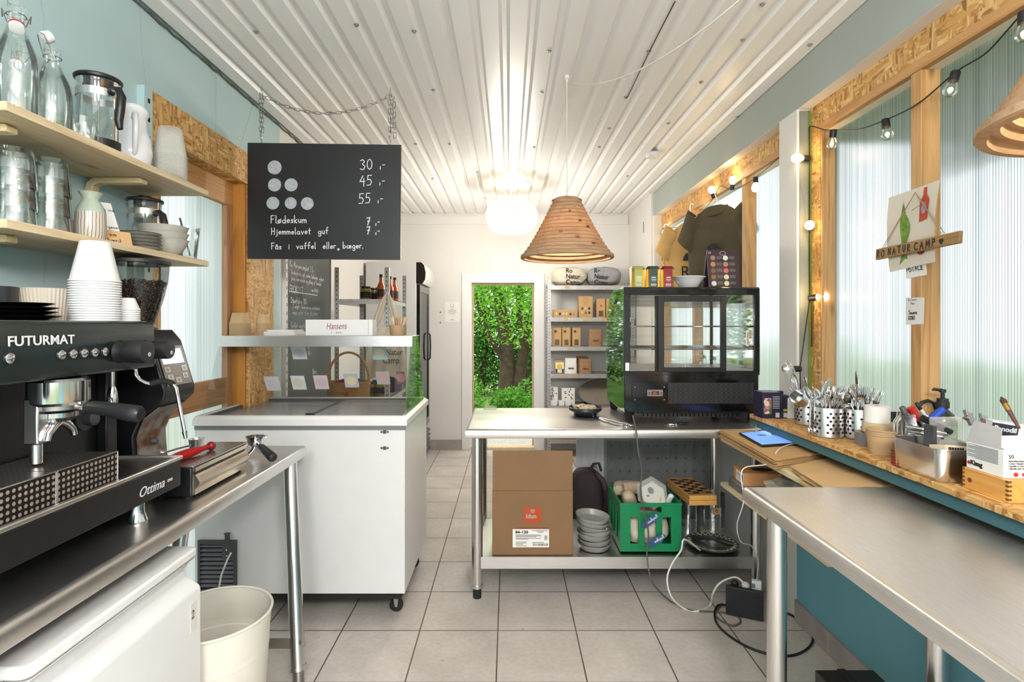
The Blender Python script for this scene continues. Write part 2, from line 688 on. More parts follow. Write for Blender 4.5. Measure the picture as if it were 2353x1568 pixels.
def poly_mat(name, pitch=.0105):
    """fluted polycarbonate sheet: flutes run up the sheet, spaced along y"""
    m, N, L, b = nm(name)
    N.remove(b)
    out = N['Material Output']
    tc = N.new('ShaderNodeTexCoord')
    sp = N.new('ShaderNodeSeparateXYZ')
    L.new(tc.outputs['Object'], sp.inputs[0])
    d = _n(N, 'Math', operation='DIVIDE')
    d.inputs[1].default_value = pitch
    L.new(sp.outputs['Y'], d.inputs[0])
    f = _n(N, 'Math', operation='FRACT')
    L.new(d.outputs[0], f.inputs[0])
    web = ramp(N, L, f.outputs[0], [(0, (.36, .38, .42, 1)), (.10, (.36, .38, .42, 1)), (.2, (.86, .88, .9, 1)), (.45, (1, 1, 1, 1)), (.62, (.76, .79, .82, 1)), (.85, (.97, .98, .98, 1))])
    nz = _n(N, 'TexNoise', Scale=1, Detail=2)
    L.new(mapped(N, L, (0, 95, .05)), nz.inputs['Vector'])
    web = mix(N, L, 1.0, web, ramp(N, L, nz.outputs[0], [(.35, (.72, .74, .77, 1)), (.55, (1, 1, 1, 1))]), 'MULTIPLY')
    tint = mix(N, L, 1.0, web, (1, .99, .99, 1), 'MULTIPLY')
    tr = N.new('ShaderNodeBsdfTransparent')
    L.new(tint, tr.inputs[0])
    tl = N.new('ShaderNodeBsdfTranslucent')
    L.new(mix(N, L, 1.0, web, (1, .99, .99, 1), 'MULTIPLY'), tl.inputs[0])
    rf = _n(N, 'BsdfRefraction', Roughness=.3, IOR=1.1)
    L.new(tint, rf.inputs[0])
    m0 = N.new('ShaderNodeMixShader')
    m0.inputs[0].default_value = .8
    L.new(tr.outputs[0], m0.inputs[1])
    L.new(rf.outputs[0], m0.inputs[2])
    ms = N.new('ShaderNodeMixShader')
    ms.inputs[0].default_value = .4
    L.new(m0.outputs[0], ms.inputs[1])
    L.new(tl.outputs[0], ms.inputs[2])
    gl = _n(N, 'BsdfGlossy', Roughness=.3)
    gl.inputs[0].default_value = (.8, .8, .8, 1)
    ms2 = N.new('ShaderNodeMixShader')
    ms2.inputs[0].default_value = .025
    L.new(ms.outputs[0], ms2.inputs[1])
    L.new(gl.outputs[0], ms2.inputs[2])
    L.new(ms2.outputs[0], out.inputs[0])
    return m


def tile_mat():
    m, N, L, b = nm('floor_tile')
    s = .369
    v = mapped(N, L, (1, 1, 1), loc=(.0492 + s * 20, -2.5538 + s * 20, 0))
    br = N.new('ShaderNodeTexBrick')
    br.offset = 0
    br.squash = 1
    for k, val in (('Scale', 1), ('Mortar Size', .0032), ('Mortar Smooth', .15), ('Brick Width', s), ('Row Height', s), ('Bias', 0)):
        br.inputs[k].default_value = val
    br.inputs['Color1'].default_value = C('#cac2ba')
    br.inputs['Color2'].default_value = C('#d1c9c1')
    br.inputs['Mortar'].default_value = C('#5c5046')
    L.new(v, br.inputs['Vector'])
    n1 = _n(N, 'TexNoise', Scale=3.5, Detail=6, Roughness=.6)
    n2 = _n(N, 'TexNoise', Scale=45, Detail=4)
    L.new(v, n1.inputs['Vector'])
    L.new(v, n2.inputs['Vector'])
    c = mix(N, L, 1.0, br.outputs[0], ramp(N, L, n1.outputs[0], [(.3, (.82, .81, .8, 1)), (.65, (1.04, 1.04, 1.04, 1))]), 'MULTIPLY')
    c = mix(N, L, 1.0, c, ramp(N, L, n2.outputs[0], [(.3, (.9, .9, .89, 1)), (.6, (1, 1, 1, 1))]), 'MULTIPLY')
    n3 = _n(N, 'TexVoronoi', Scale=9)
    L.new(v, n3.inputs['Vector'])
    c = mix(N, L, ramp(N, L, n3.outputs['Distance'], [(.02, (1, 1, 1, 1)), (.04, (0, 0, 0, 1))]), c, (.12, .1, .08, 1))
    L.new(c, b.inputs['Base Color'])
    b.inputs['Roughness'].default_value = .42
    b.inputs['Specular IOR Level'].default_value = .4
    bp = _n(N, 'Bump', Strength=.4, Distance=.002)
    bp.invert = True
    L.new(br.outputs['Fac'], bp.inputs['Height'])
    L.new(bp.outputs[0], b.inputs['Normal'])
    return m


def paint(name, col, cracks=True, var=.05):
    m, N, L, b = nm(name)
    col = C(col)
    v = mapped(N, L)
    n1 = _n(N, 'TexNoise', Scale=1.6, Detail=6, Roughness=.6)
    n2 = _n(N, 'TexNoise', Scale=140, Detail=2)
    L.new(v, n1.inputs['Vector'])
    L.new(v, n2.inputs['Vector'])
    c = ramp(N, L, n1.outputs[0], [(.3, tuple(x * (1 - var) for x in col[:3]) + (1,)), (.7, tuple(min(1, x * (1 + var)) for x in col[:3]) + (1,))])
    if cracks:
        v3 = mapped(N, L, (1.1, 1.1, .16))
        vo = _n(N, 'TexVoronoi', Scale=1.3)
        vo.feature = 'DISTANCE_TO_EDGE'
        nz = _n(N, 'TexNoise', Scale=4, Detail=5)
        L.new(v, nz.inputs['Vector'])
        L.new(mix(N, L, .06, v3, nz.outputs[1], 'ADD'), vo.inputs['Vector'])
        c = mix(N, L, ramp(N, L, vo.outputs['Distance'], [(0, (.4, .4, .4, 1)), (.0009, (0, 0, 0, 1))]), c, tuple(x * .45 for x in col[:3]) + (1,))
    L.new(c, b.inputs['Base Color'])
    b.inputs['Roughness'].default_value = .6
    bp = _n(N, 'Bump', Strength=.12, Distance=.002)
    L.new(n2.outputs[0], bp.inputs['Height'])
    L.new(bp.outputs[0], b.inputs['Normal'])
    return m


def leafy(name, c1, c2, trans=.35):
    m, N, L, b = nm(name)
    oi = N.new('ShaderNodeNewGeometry')
    c = ramp(N, L, oi.outputs['Random Per Island'], [(0, C(c1)), (1, C(c2))])
    L.new(c, b.inputs['Base Color'])
    b.inputs['Roughness'].default_value = .5
    tl = N.new('ShaderNodeBsdfTranslucent')
    L.new(c, tl.inputs[0])
    ms = N.new('ShaderNodeMixShader')
    ms.inputs[0].default_value = trans
    L.new(b.outputs[0], ms.inputs[1])
    L.new(tl.outputs[0], ms.inputs[2])
    L.new(ms.outputs[0], N['Material Output'].inputs[0])
    return m


def grassy(name, c1, c2, sc=6):
    return pm(name, c1, .9, var=.3, scale=sc)


MT = dict(
    blue=paint('blue_wall_paint', '#b3cbcd'), white=paint('white_wall_paint', '#dcd9d4', cracks=False, var=.03), green=paint('grey_green_beam_paint', '#a0a8a2', cracks=False),
    teal=paint('teal_wall_paint', '#6ea7b3', cracks=False), ceil=pm('white_ceiling_sheet', '#efeeed', .33, var=.02, scale=2), tile=tile_mat(),
    skirt=pm('skirting_tile', '#a09892', .4, var=.15, scale=8), osb=osb(), pine=wood('pine_stud', '#c79c66', '#a97845', 2), piney=wood('pine_rail', '#c49660', '#a87242', 1),
    pale=wood('pale_shelf_pine', '#d6c3a0', '#bfa67f', 1), whitewood=pm('pale_lining_wood', '#e3d8cb', .5, var=.05), poly=poly_mat('fluted_polycarbonate'),
    steel=steel('brushed_steel'), steely=steel('brushed_steel_along_y', axis=1), steelz=steel('steel_tube', axis=2, rough=.22), chrome=pm('chrome', (.62, .62, .63), .1, 1, .02),
    dsteel=steel('worn_dark_steel', (.38, .36, .34), .3), zinc=pm('galvanised_steel', '#a9a9a6', .4, .75, .12, 30),
    black=pm('black_gloss', '#0d0d0e', .12, var=.1, coat=.3), blackm=pm('black_satin', '#131314', .38, var=.15), blackp=pm('black_plastic', '#19191b', .5, var=.1),
    rubber=pm('dark_rubber', '#1c1b1a', .8), whitep=pm('white_plastic', '#e2e1df', .35, var=.02), whitee=pm('white_enamel', '#dddddb', .25, var=.015), ceramic=pm('white_ceramic', '#dedfe0', .12, var=.02),
    stone=pm('grey_stoneware', '#b3b0a7', .2, var=.05), sand=pm('grey_beige_glaze', '#a9a294', .25, var=.07), paper=pm('white_paper', '#e9e7e2', .8, var=.02), kraft=pm('kraft_paper', '#bf9a69', .75, var=.07, scale=6),
    kraftp=pm('kraft_cup_paper', '#b99b74', .65, var=.04), card=pm('corrugated_cardboard', '#836343', .75, var=.06, scale=5), ink=pm('black_ink', '#161415', .7), chalk=pm('chalk_white', '#e6e6e4', .85, var=.1, scale=90),
    slate=pm('blackboard_black', '#19191b', .42, var=.25, scale=3), red=pm('red_plastic', '#b01d1c', .4), redink=pm('wine_red_ink', '#8c1f2c', .6), grey=pm('grey_plastic', '#77787a', .45), dgrey=pm('dark_grey_plastic', '#47484b', .45),
    glass=glass('clear_glass'), pane=glass('sheet_glass', (.97, .985, .975), (.7, .82, .76), .05), gpane=glass('green_edged_glass', (.95, .98, .965), (.72, .87, .79), .1),
    plas=milky('clear_plastic'), grass=pm('lawn', '#6f8a40', .95, var=.35, scale=9), gravel=pm('gravel', '#a7a49d', .95, var=.4, scale=60, bump=1, bscale=60),
    cable=pm('black_cable', '#151515', .5), wcable=pm('white_cable', '#d8d4ca', .5), gcable=pm('grey_cable', '#57544f', .5), dwood=wood('dark_stain', '#7c4d22', '#5d3717', 1), box=wood('varnished_beech', '#d9a55a', '#c98f45', 1, knots=False, rough=.35),
    linen=pm('natural_linen', '#cfc5b2', .9, var=.06, bump=.3, bscale=400), greycloth=pm('grey_cloth', '#97979a', .9, var=.08, bump=.3, bscale=300), navy=pm('navy_print', '#232a3c', .6), silver=pm('silver_print', '#dcdcdc', .4, var=.02),
    gcrate=pm('green_crate_plastic', '#0b7d4b', .38, var=.06), bean=pm('roasted_bean', '#33211a', .35, var=.35, scale=60), bulb=pm('lit_bulb_glass', '#ffe9c8', .2, emit='#ffdf9f', es=5),
)
# ------------------------------------------------------------------ the setting
XL, XR, YB, H = -1.465, 1.41, 6.235, 2.72
Y0 = -1.7
struct(MB().box(-1.8, 1.75, Y0, 6.42, -.05, 0).obj('floor', MT['tile']))
struct(MB().box(-14, 14, -14, 24, -.12, -.055).obj('ground_lawn', MT['grass']))
struct(MB().box(-2.2, 2.0, 6.42, 7.6, -.054, -.012).obj('ground_gravel', MT['gravel']))

struct(MB().box(-4, 4, -9, -1.7, -.054, -.008).obj('ground_grey_bounce', pm('grey_bounce_ground', '#a8a49c', .9, var=.1)))  # unseen grey ground, added so less green light bounces in from the lawn

# profiled sheet ceiling: wide flats, narrow channels going up
cm = MB()
prof = []
x = -1.80
while x < 1.80:
    prof += [(x, H), (x + .072, H), (x + .086, H + .024), (x + .106, H + .024)]
    x += .1205
vs, fs = [], []
for y in (Y0, 6.4):
    vs += [(px, y, pz) for px, pz in prof]
n_ = len(prof)
fs = [(i, i + 1, n_ + i + 1, n_ + i) for i in range(n_ - 1)]
cm.add(vs, fs)
ceiling = struct(cm.obj('ceiling', MT['ceil'], smooth=10, fix=False))
struct(MB().box(-1.82, 1.82, Y0, 6.45, H + .045, H + .1).obj('roof_deck', MT['ceil']))
sc_ = MB()
for px, py in ((819, 56), (952, 71), (996, 206), (955, 330), (994, 410), (1033, 330), (588, 72), (715, 404), (1262, 116), (1245, 212), (1227, 338), (1213, 418), (1491, 117), (1438, 223), (1400, 294), (1377, 337), (1707, 91), (1611, 188),
               (1536, 283), (1442, 404), (1752, 9), (1861, 102), (1694, 268), (1642, 319), (1583, 376), (1529, 424), (1097, 395), (1115, 455), (760, 258)):
    Y = 1241 * (H - 1.45) / (745 - py)
    p = at(px, py, Y)
    m = MB(T3(p.x, p.y, H))
    m.lathe([(.011, 0), (.011, -.003), (.006, -.004), (.006, -.009), (0, -.009)], 10)
    m.obj('screw', MT['zinc'], ceiling)

# left wall
m = MB()
m.box(-1.80, XL, Y0, 2.25, 0, H + .05).box(-1.80, XL, 2.25, 3.02, 2.245, H + .05).box(-1.80, XL, 3.02, 3.46, .95, H + .05).box(-1.80, -1.56, 3.02, 3.46, 0, .95)
m.mat(1).box(-1.80, XL, 3.46, YB, 0, H + .05)
struct(m.obj('wall_left', [MT['blue'], MT['white']]))
dirt = MB()
rr = random.Random(3)
pts = []
for i in range(140):
    y = -.2 + i * .0456
    pts.append((XL + .006 + rr.uniform(0, .005), y, H - .006 + rr.uniform(-.006, .004)))
struct(dirt.tube(pts, [rr.uniform(.003, .008) for _ in pts], 5).obj('trim_1', pm('dark_joint_foam', '#5b5850', .9, var=.4, scale=40)))

# right wall
m = MB()
m.mat(0).box(XR, 1.62, Y0, 2.64, 0, .93)
m.mat(2).box(XR, 1.62, 2.81, 5.2, 0, .95)
m.mat(1).box(XR, 1.62, Y0, 5.25, 2.5, H + .05)
m.mat(2).box(XR, 1.62, 2.64, 2.81, 0, 2.4999).box(XR - .02, 1.62, 5.25, YB, 0, H + .05).box(XR - .004, 1.62, 5.2, 5.25, 0, 2.4999)
struct(m.obj('wall_right', [MT['teal'], MT['green'], MT['white']]))
# white underside of the beam
struct(MB().box(XR + .001, 1.62, Y0, 5.2, 2.4985, 2.4998).obj('trim_2', MT['white']))
# flaking green and grey paint edge on the pillar
pe = paint('flaking_pillar_paint', '#8d8f84', var=.5)
struct(MB().box(XR + .012, 1.462, 2.632, 2.64, .985, 2.49).obj('trim_3', pe))
struct(MB().box(1.462, 1.475, 2.628, 2.64, .985, 2.49).obj('trim_4', pm('old_green_paint', '#6d8430', .6, var=.2)))

# back wall with the open doorway
m = MB()
m.box(-1.8, -.44, YB, YB + .16, 0, H + .05).box(.315, 1.62, YB, YB + .16, 0, H + .05).box(-.44, .315, YB, YB + .16, 1.94, H + .05)
struct(m.obj('wall_back', MT['white']))
struct(MB().box(-1.46, 1.38, YB - .012, YB, 2.60, 2.70).obj('trim_5', MT['white']))
d1 = sempty('door_1')
m = MB()
m.box(-.535, -.43, YB - .018, YB, 0, 2.035).box(.305, .415, YB - .018, YB, 0, 2.035).box(-.43, .305, YB - .018, YB, 1.93, 2.035)
m.box(-.44, -.425, YB - .01, YB + .16, 0, 1.94).box(.30, .315, YB - .01, YB + .16, 0, 1.94).box(-.425, .30, YB - .01, YB + .16, 1.925, 1.94)
m.obj('door_frame', MT['whitep'], d1, bevel=.002)
MB().box(-.425, -.405, YB + .08, YB + .12, .03, 1.925).box(.28, .30, YB + .08, YB + .12, .03, 1.925).box(-.405, .28, YB + .08, YB + .12, 1.905, 1.925).obj('door_stop', wood('door_stop_wood', '#b9a084', '#9c8266', 2), d1)
MB().box(-.425, .30, YB - .02, YB + .18, 0, .028).obj('threshold', MT['pale'], d1)

# skirtings
for nme, bx in (('baseboard_right', (XR - .012, XR, Y0, 2.64, 0, .105)), ('baseboard_back', (-1.46, -.536, YB - .012, YB, 0, .115)), ('baseboard_left', (XL, XL + .012, 3.5, YB, 0, .115))):
    m = MB().box(*bx)
    x0, x1, y0, y1, z0, z1 = bx
    m.mat(1)
    if y1 - y0 > 1:
        k = y0 + .1
        while k < y1:
            m.box(x0 - .0008, x1 + .0008, k, k + .004, z0, z1)
            k += .33
    else:
        k = x0 + .55
        while k < x1:
            m.box(k, k + .004, y0 - .0008, y1, z0, z1)
            k += .33
    struct(m.obj(nme, [MT['skirt'], pm('skirting_grout_' + nme, '#b5aea8', .8)], bevel=.001))

# ---- windows with fluted plastic sheets
def window(name, Ya, Yb_, studs, zb):
    w_ = sempty(name)
    m = MB().box(1.475, 1.487, Ya, Yb_, 2.40, 2.4985)
    m.box(1.475, 1.487, Yb_ - .075, Yb_, zb, 2.40)
    m.obj('header_board', MT['osb'], w_)
    m = MB().box(1.472, 1.50, Ya, Yb_ - .075, 2.362, 2.40)
    m.obj('header_rail', MT['piney'], w_, bevel=.002)
    MB().box(1.50, 1.56, Ya, Yb_ - .075, 2.362, 2.40).obj('lining', MT['whitewood'], w_)
    MB().box(1.487, 1.56, Yb_ - .075, Yb_, zb, 2.40).box(1.478, 1.49, Yb_ - .087, Yb_ - .075, zb, 2.362).obj('jamb', MT['pine'], w_, bevel=.002)
    for y in studs:
        MB().box(1.475, 1.545, y, y + .05, zb, 2.362).obj('mullion', MT['pine'], w_, bevel=.002)
    MB().box(1.546, 1.556, Ya, Yb_ - .06, zb, 2.38).obj('pane', MT['poly'], w_)
    return w_


window('window_1', Y0, 2.632, (.63, 1.28, 1.93), .93)
window('window_2', 2.82, 5.2, (3.36, 4.28), .95)
sill = sempty('trim_6')
MB().box(1.25, 1.546, -.3, 2.632, .965, .985).box(1.25, 1.409, 2.632, 2.80, .965, .985).obj('sill_board', MT['osb'], sill, bevel=.002)
MB().box(1.262, 1.28, -.3, 2.79, .925, .9645).obj('apron', paint('dark_teal_apron', '#3f6970', cracks=False), sill)
MB().box(1.28, 1.409, 2.6, 2.63, .88, .9645).obj('support', MT['pine'], sill)

w3 = sempty('window_3')
MB().box(XL + .0005, XL + .018, 2.185, 3.33, 2.245, 2.40).box(XL + .0005, XL + .018, 2.185, 2.25, .0, 2.245).box(XL + .0005, XL + .018, 3.02, 3.33, .95, 2.245).obj('facing_board', MT['osb'], w3)
MB().box(-1.545, XL + .018, 2.25, 3.02, 2.228, 2.245).obj('lining', MT['osb'], w3)
MB().box(-1.545, XL + .0, 3.003, 3.02, .0, 2.228).obj('side_lining', wood('orange_lining', '#c98a3c', '#ad6f2b', 2, knots=False), w3)
MB().box(-1.56, -1.53, 2.25, 3.003, 2.10, 2.228).obj('header_rail', MT['piney'], w3, bevel=.002)
MB().box(-1.56, -1.53, 2.94, 3.003, 0, 2.10).box(-1.56, -1.53, 2.25, 2.30, 0, 2.10).obj('stud', wood('weathered_stud', '#b88a66', '#8d6244', 2), w3, bevel=.002)
MB().box(-1.556, -1.5305, 2.30, 2.94, 1.02, 1.16).obj('cross_rail', wood('cross_rail_wood', '#b5875a', '#94673d', 1), w3, bevel=.002)
MB().box(-1.568, -1.561, 2.25, 3.02, 0, 2.24).obj('pane', MT['poly'], w3)
# ------------------------------------------------------------------ lamps
def lamp(name, loc, power, col, radius, parent=None):
    l = bpy.data.lights.new(name, 'POINT')
    l.energy = power
    l.color = col
    l.shadow_soft_size = radius
    o = bpy.data.objects.new(name, l)
    COL.objects.link(o)
    o.location = loc
    if parent is not None:
        o.parent = parent
    return o


def lit_paper(name, col, glow, es):
    m, N, L, b = nm(name)
    n = _n(N, 'TexNoise', Scale=30, Detail=3)
    L.new(mapped(N, L), n.inputs['Vector'])
    L.new(ramp(N, L, n.outputs[0], [(.3, tuple(x * .93 for x in C(col)[:3]) + (1,)), (.7, C(col))]), b.inputs['Base Color'])
    b.inputs['Roughness'].default_value = .8
    b.inputs['Emission Color'].default_value = C(glow)
    b.inputs['Emission Strength'].default_value = es
    return m


PEND_OUT = wood('layered_cardboard', '#b49c7e', '#957c60', 0, knots=False, rough=.8)
_N, _L = PEND_OUT.node_tree.nodes, PEND_OUT.node_tree.links
_tl = _N.new('ShaderNodeBsdfTranslucent')
_tl.inputs[0].default_value = (.95, .56, .18, 1)
_ms = _N.new('ShaderNodeMixShader')
_ms.inputs[0].default_value = .24
_L.new(_N['Principled BSDF'].outputs[0], _ms.inputs[1])
_L.new(_tl.outputs[0], _ms.inputs[2])
_L.new(_ms.outputs[0], _N['Material Output'].inputs[0])
PEND_IN = pm('raw_cardboard_inside', '#d8b583', .8)


def pendant(label, x, y, zb, power, hook):
    t = thing('pendant_lamp', label, 'lamp', (x, y, zb), 0)
    n = 15
    shade = MB()
    ring = MB()
    h = .295
    for i in range(n):
        f = i / (n - 1)
        r = .238 - .162 * f ** .82 if i else .238
        z = i * h / n
        rr_ = r
        prof = [(rr_ - .004, z - .001), (rr_, z + .003), (rr_ - .002, z + h / n - .003), (rr_ - .008, z + h / n), (rr_ - .022, z + h / n), (rr_ - .019, z - .001)]
        shade.mat(0).lathe(prof, 56, close=True)
    shade.lathe([(.078, h + .002), (.06, h + .012), (.012, h + .013), (.012, h + .004)], 40)
    shade.mat(1)
    for (f, a0) in ((.35, -1.9), (.55, -1.25), (.15, -1.05), (.25, -1.45), (.72, -1.6), (.45, -1.0), (.3, .6), (.6, 2.2)):
        r = .238 - .162 * f ** .82 + .0015
        for k in range(5):
            a = a0 + k * .022
            shade.M = T3(r * math.cos(a), r * math.sin(a), f * h + .004) @ RZ(a)
            shade.box(-.002, .0004, -.001, .001, 0, .010)
    shade.M = Matrix.Identity(4)
    shade.obj('lamp_shade', [PEND_OUT, MT['dwood']], t, smooth=30)
    MB().lathe([(.012, h + .02), (.016, h - .04), (.016, h - .08), (.0, h - .08)], 14).obj('socket', MT['whitep'], t)
    MB().sph((0, 0, h - .115), .034, 16, 10).obj('bulb', lit_paper('pendant_bulb_glow', '#fff2dd', '#ffdca0', 8), t)
    top = Vector((hook[0] - x, hook[1] - y, hook[2] - zb))
    MB().tube([(0, 0, h + .01), (top.x * .5, top.y * .5, (h + top.z) / 2), top], .0028, 6).obj('cord', MT['wcable'], t)
    lamp('pendant_light', (0, 0, .165), power, (1, .83, .60), .03, t)
    return t


hookC = (.30, 2.763, 2.685)
pd = pendant('cone shaped layered cardboard lamp hanging over the steel table', .30, 2.763, 1.785, 15, hookC)
m = MB(T3(0, 0, .9)).lathe([(.014, .035), (.014, .02), (.006, .016), (.005, -.01), (0, -.012)], 12)
m.obj('ceiling_hook', MT['whitep'], pd)
pd2 = pendant('layered cardboard lamp hanging over the bare steel counter, cut by the picture edge', 1.045, .85, 1.785, 12, (1.045, .85, 2.70))
# the slack flex between the two lamps
pts = []
A, B = Vector(hookC), Vector((1.045, .85, 2.69))
for i in range(25):
    f = i / 24
    p = A.lerp(B, f)
    p.z -= .27 * 4 * f * (1 - f) * (1 - .25 * f)
    p.y += .0
    pts.append(p)
cb = MB()
cb.tube([v - A for v in pts], .0032, 6)
cb.M = T3(A.x - .30, A.y - 2.763, A.z - 1.785)
cb.v = [cb.M @ v for v in cb.v]
cb.obj('flex', MT['wcable'], pd)
p0, p1, p2 = at(1551, -4, 2.12), at(1492, 117, 2.506), at(1441, 222, 3.02)
tag(MB().tube([(p0.x, p0.y, 2.716), (p1.x, p1.y, 2.715), (p2.x, p2.y, 2.715)], .0025, 6).obj('thin_cable', MT['cable']), 'thin black cable running along one ceiling channel', 'cable')

# round rice paper lantern
t = thing('paper_lantern', 'glowing round white rice paper lantern hanging near the doorway', 'lamp', (.03, 4.9, 2.425))
def lan(u, v):
    a = u * 2 * PI
    tt = (v - .5) * PI * .90
    r = .238 * math.cos(tt) ** .62
    return (r * math.cos(a), r * math.sin(a), .153 * math.sin(tt) / math.sin(PI * .45))
MB().grid(lan, 48, 24, wrap=True).obj('paper_shade', lit_paper('rice_paper', '#f6f0e4', '#fff3df', .32), t, fix=False)
rb = MB()
for k in range(22):
    v = (k + .5) / 22
    tt = (v - .5) * PI * .90
    r = .2395 * math.cos(tt) ** .62
    rb.tube([(r * math.cos(a * PI / 24), r * math.sin(a * PI / 24), .153 * math.sin(tt) / math.sin(PI * .45)) for a in range(48)], .0011, 4, closed=True)
for k in range(8):
    rb.tube([Vector(lan(k / 8 + .03, j / 14)) * 1.004 for j in range(15)], .0016, 4)
rb.obj('wire_rib', lit_paper('lantern_rib', '#e2d6c0', '#ffe6bd', .08), t)
MB().tube([(0, 0, .15), (0, 0, .293)], .003, 6).obj('cord', MT['wcable'], t)
lamp('lantern_light', (0, 0, -.33), 17, (1, .94, .85), .15, t)
lamp('lantern_uplight', (0, 0, .20), 1.1, (1, .86, .66), .05, t)
# ------------------------------------------------------------------ left counter, machine, shelves
def dots(name, base, hole, a, b, pitch, r, metal=.9, rough=.3):
    m, N, L, bs = nm(name)
    tc = N.new('ShaderNodeTexCoord')
    sp = N.new('ShaderNodeSeparateXYZ')
    L.new(tc.outputs['Object'], sp.inputs[0])
    def fr(ax, off):
        d = _n(N, 'Math', operation='MULTIPLY_ADD')
        d.inputs[1].default_value = 1 / pitch
        d.inputs[2].default_value = off
        L.new(sp.outputs[ax], d.inputs[0])
        f = _n(N, 'Math', operation='FRACT')
        L.new(d.outputs[0], f.inputs[0])
        s = _n(N, 'Math', operation='SUBTRACT')
        s.inputs[1].default_value = .5
        L.new(f.outputs[0], s.inputs[0])
        q = _n(N, 'Math', operation='POWER')
        q.inputs[1].default_value = 2
        L.new(s.outputs[0], q.inputs[0])
        return q.outputs[0]
    ad = _n(N, 'Math', operation='ADD')
    L.new(fr(a, 100), ad.inputs[0])
    L.new(fr(b, 100), ad.inputs[1])
    rr2 = (r / pitch) ** 2
    cr = ramp(N, L, ad.outputs[0], [(0, C(hole)), (rr2 * .85, C(hole)), (min(.98, rr2 * 1.05), C(base))])
    L.new(cr, bs.inputs['Base Color'])
    mt = ramp(N, L, ad.outputs[0], [(rr2 * .85, (0, 0, 0, 1)), (min(.98, rr2 * 1.05), (metal,) * 3 + (1,))])
    L.new(mt, bs.inputs['Metallic'])
    bs.inputs['Roughness'].default_value = rough
    return m


def steel_table(name, label, x0, x1, y0, y1, z, legs, group=None, shelf=None):
    t = thing(name, label, 'table', ((x0 + x1) / 2, (y0 + y1) / 2, 0), 0)
    m = MB()
    r = .018
    m.box(x0 + r, x1 - r, y0 + r, y1 - r, z - .004, z)
    # rolled edge
    loop = [(0, 0), (r * .55, -r * .12), (r * .88, -r * .5), (r, -r), (r, -.045), (r - .003, -.048), (r - .006, -.045)]
    ring = []
    for dx, dz in loop:
        k = dx
        ring.append([(x0 + r - k, y0 + r - k, z + dz), (x1 - r + k, y0 + r - k, z + dz), (x1 - r + k, y1 - r + k, z + dz), (x0 + r - k, y1 - r + k, z + dz)])
    vs = [p for q in ring for p in q]
    fs = []
    for i in range(len(ring) - 1):
        for k in range(4):
            fs.append((i * 4 + k, i * 4 + (k + 1) % 4, i * 4 + 4 + (k + 1) % 4, i * 4 + 4 + k))
    m.add(vs, fs)
    m.obj('tabletop', MT['steely'] if (y1 - y0) > (x1 - x0) else MT['steel'], t, world=True, smooth=50, fix=False)
    for a, b in legs:
        m = MB()
        a, b = Vector(a), Vector(b)
        d = (a - b).normalized()
        m.cyl(b + d * .07, a, .029, n=24)
        m.cyl(b + d * .055, b + d * .072, .032, n=24)
        lg = m.obj('leg', MT['steelz'], t, world=True)
        MB().cyl(b, b + d * .056, .022, .022, n=16).obj('foot', MT['rubber'] if shelf else MT['dsteel'], lg, world=True)
    if shelf:
        sx0, sx1, sy0, sy1, sz, hh = shelf
        MB().box(sx0, sx1, sy0, sy1, sz - .004, sz).box(sx0, sx1, sy0, sy0 + .004, sz - hh, sz - .004).box(sx0, sx1, sy1 - .004, sy1, sz - hh, sz - .004).box(sx0, sx0 + .004, sy0, sy1, sz - hh, sz - .004).box(sx1 - .004, sx1, sy0, sy1, sz - hh, sz - .004).obj('undershelf', MT['steel'], t, world=True)
    return t


lt = steel_table('coffee_counter', 'long steel counter under the black espresso machine', XL + .012, -.915, -.1, 2.455, .9,
                 (((-.955, 2.36, .86), (-.842, 2.17, 0)), ((-1.40, 2.39, .86), (-1.40, 2.17, 0)), ((-.955, .05, .86), (-.955, .05, 0)), ((-1.40, .05, .86), (-1.40, .05, 0))))
MB().box(-1.39, -.87, 2.186, 2.212, .135, .178).obj('cross_bar', MT['steel'], lt, world=True)
MB(T3(-.83, 2.175, .16) @ RY(PI / 2)).lathe([(0, .012), (.009, .012), (.009, 0), (0, 0)], 10).obj('screw', MT['zinc'], lt, world=True)

# ---- wooden wall shelves on bent brackets
for (z, lab) in ((1.98, 'upper pale pine wall shelf holding swing top bottles and a white jug'), (1.70, 'lower pale pine wall shelf holding glasses, plates and bowls')):
    t = thing('wall_shelf', lab, 'shelf', (-1.33, 1.28, z))
    MB().box(XL + .002, -1.19, 1.28, 2.146, z - .022, z).obj('board', MT['pale'], t, world=True, bevel=.002)
    for y in (1.86, 1.36):
        prof = [(-1.463, z - .17), (-1.463, z - .07), (-1.455, z - .04), (-1.43, z - .023), (-1.27, z - .023), (-1.265, z - .03), (-1.265, z - .041), (-1.27, z - .043), (-1.415, z - .043), (-1.432, z - .052), (-1.437, z - .075), (-1.437, z - .17)]
        b = MB().prism(prof, y, y + .035, 'y').obj('bracket', wood('bent_birch', '#d9c79c', '#c2ad80', 0, knots=False) if y == 1.86 and z > 1.9 else bpy.data.materials['bent_birch'], t, world=True, bevel=.003)
        MB(T3(-1.436, y + .018, z - .13) @ RY(PI / 2)).lathe([(0, .003), (.005, .002), (.005, 0), (0, 0)], 10).obj('screw', MT['zinc'], b, world=True)
t = thing('shelf_standard', 'slotted blue painted upright fixed beside the chipboard window surround', 'shelf upright', (-1.45, 2.15, 1.2))
MB().box(XL, XL + .03, 2.13, 2.135, 1.2, 2.395).box(XL + .027, XL + .03, 2.135, 2.178, 1.2, 2.395).obj('rail', MT['blue'], t, world=True)
m = MB()
for k in range(14):
    z = 2.35 - k * .075
    m.box(XL + .0295, XL + .0308, 2.15, 2.163, z - .018, z)
tag(m.obj('slot', MT['ink'], t, world=True), kind='stuff')

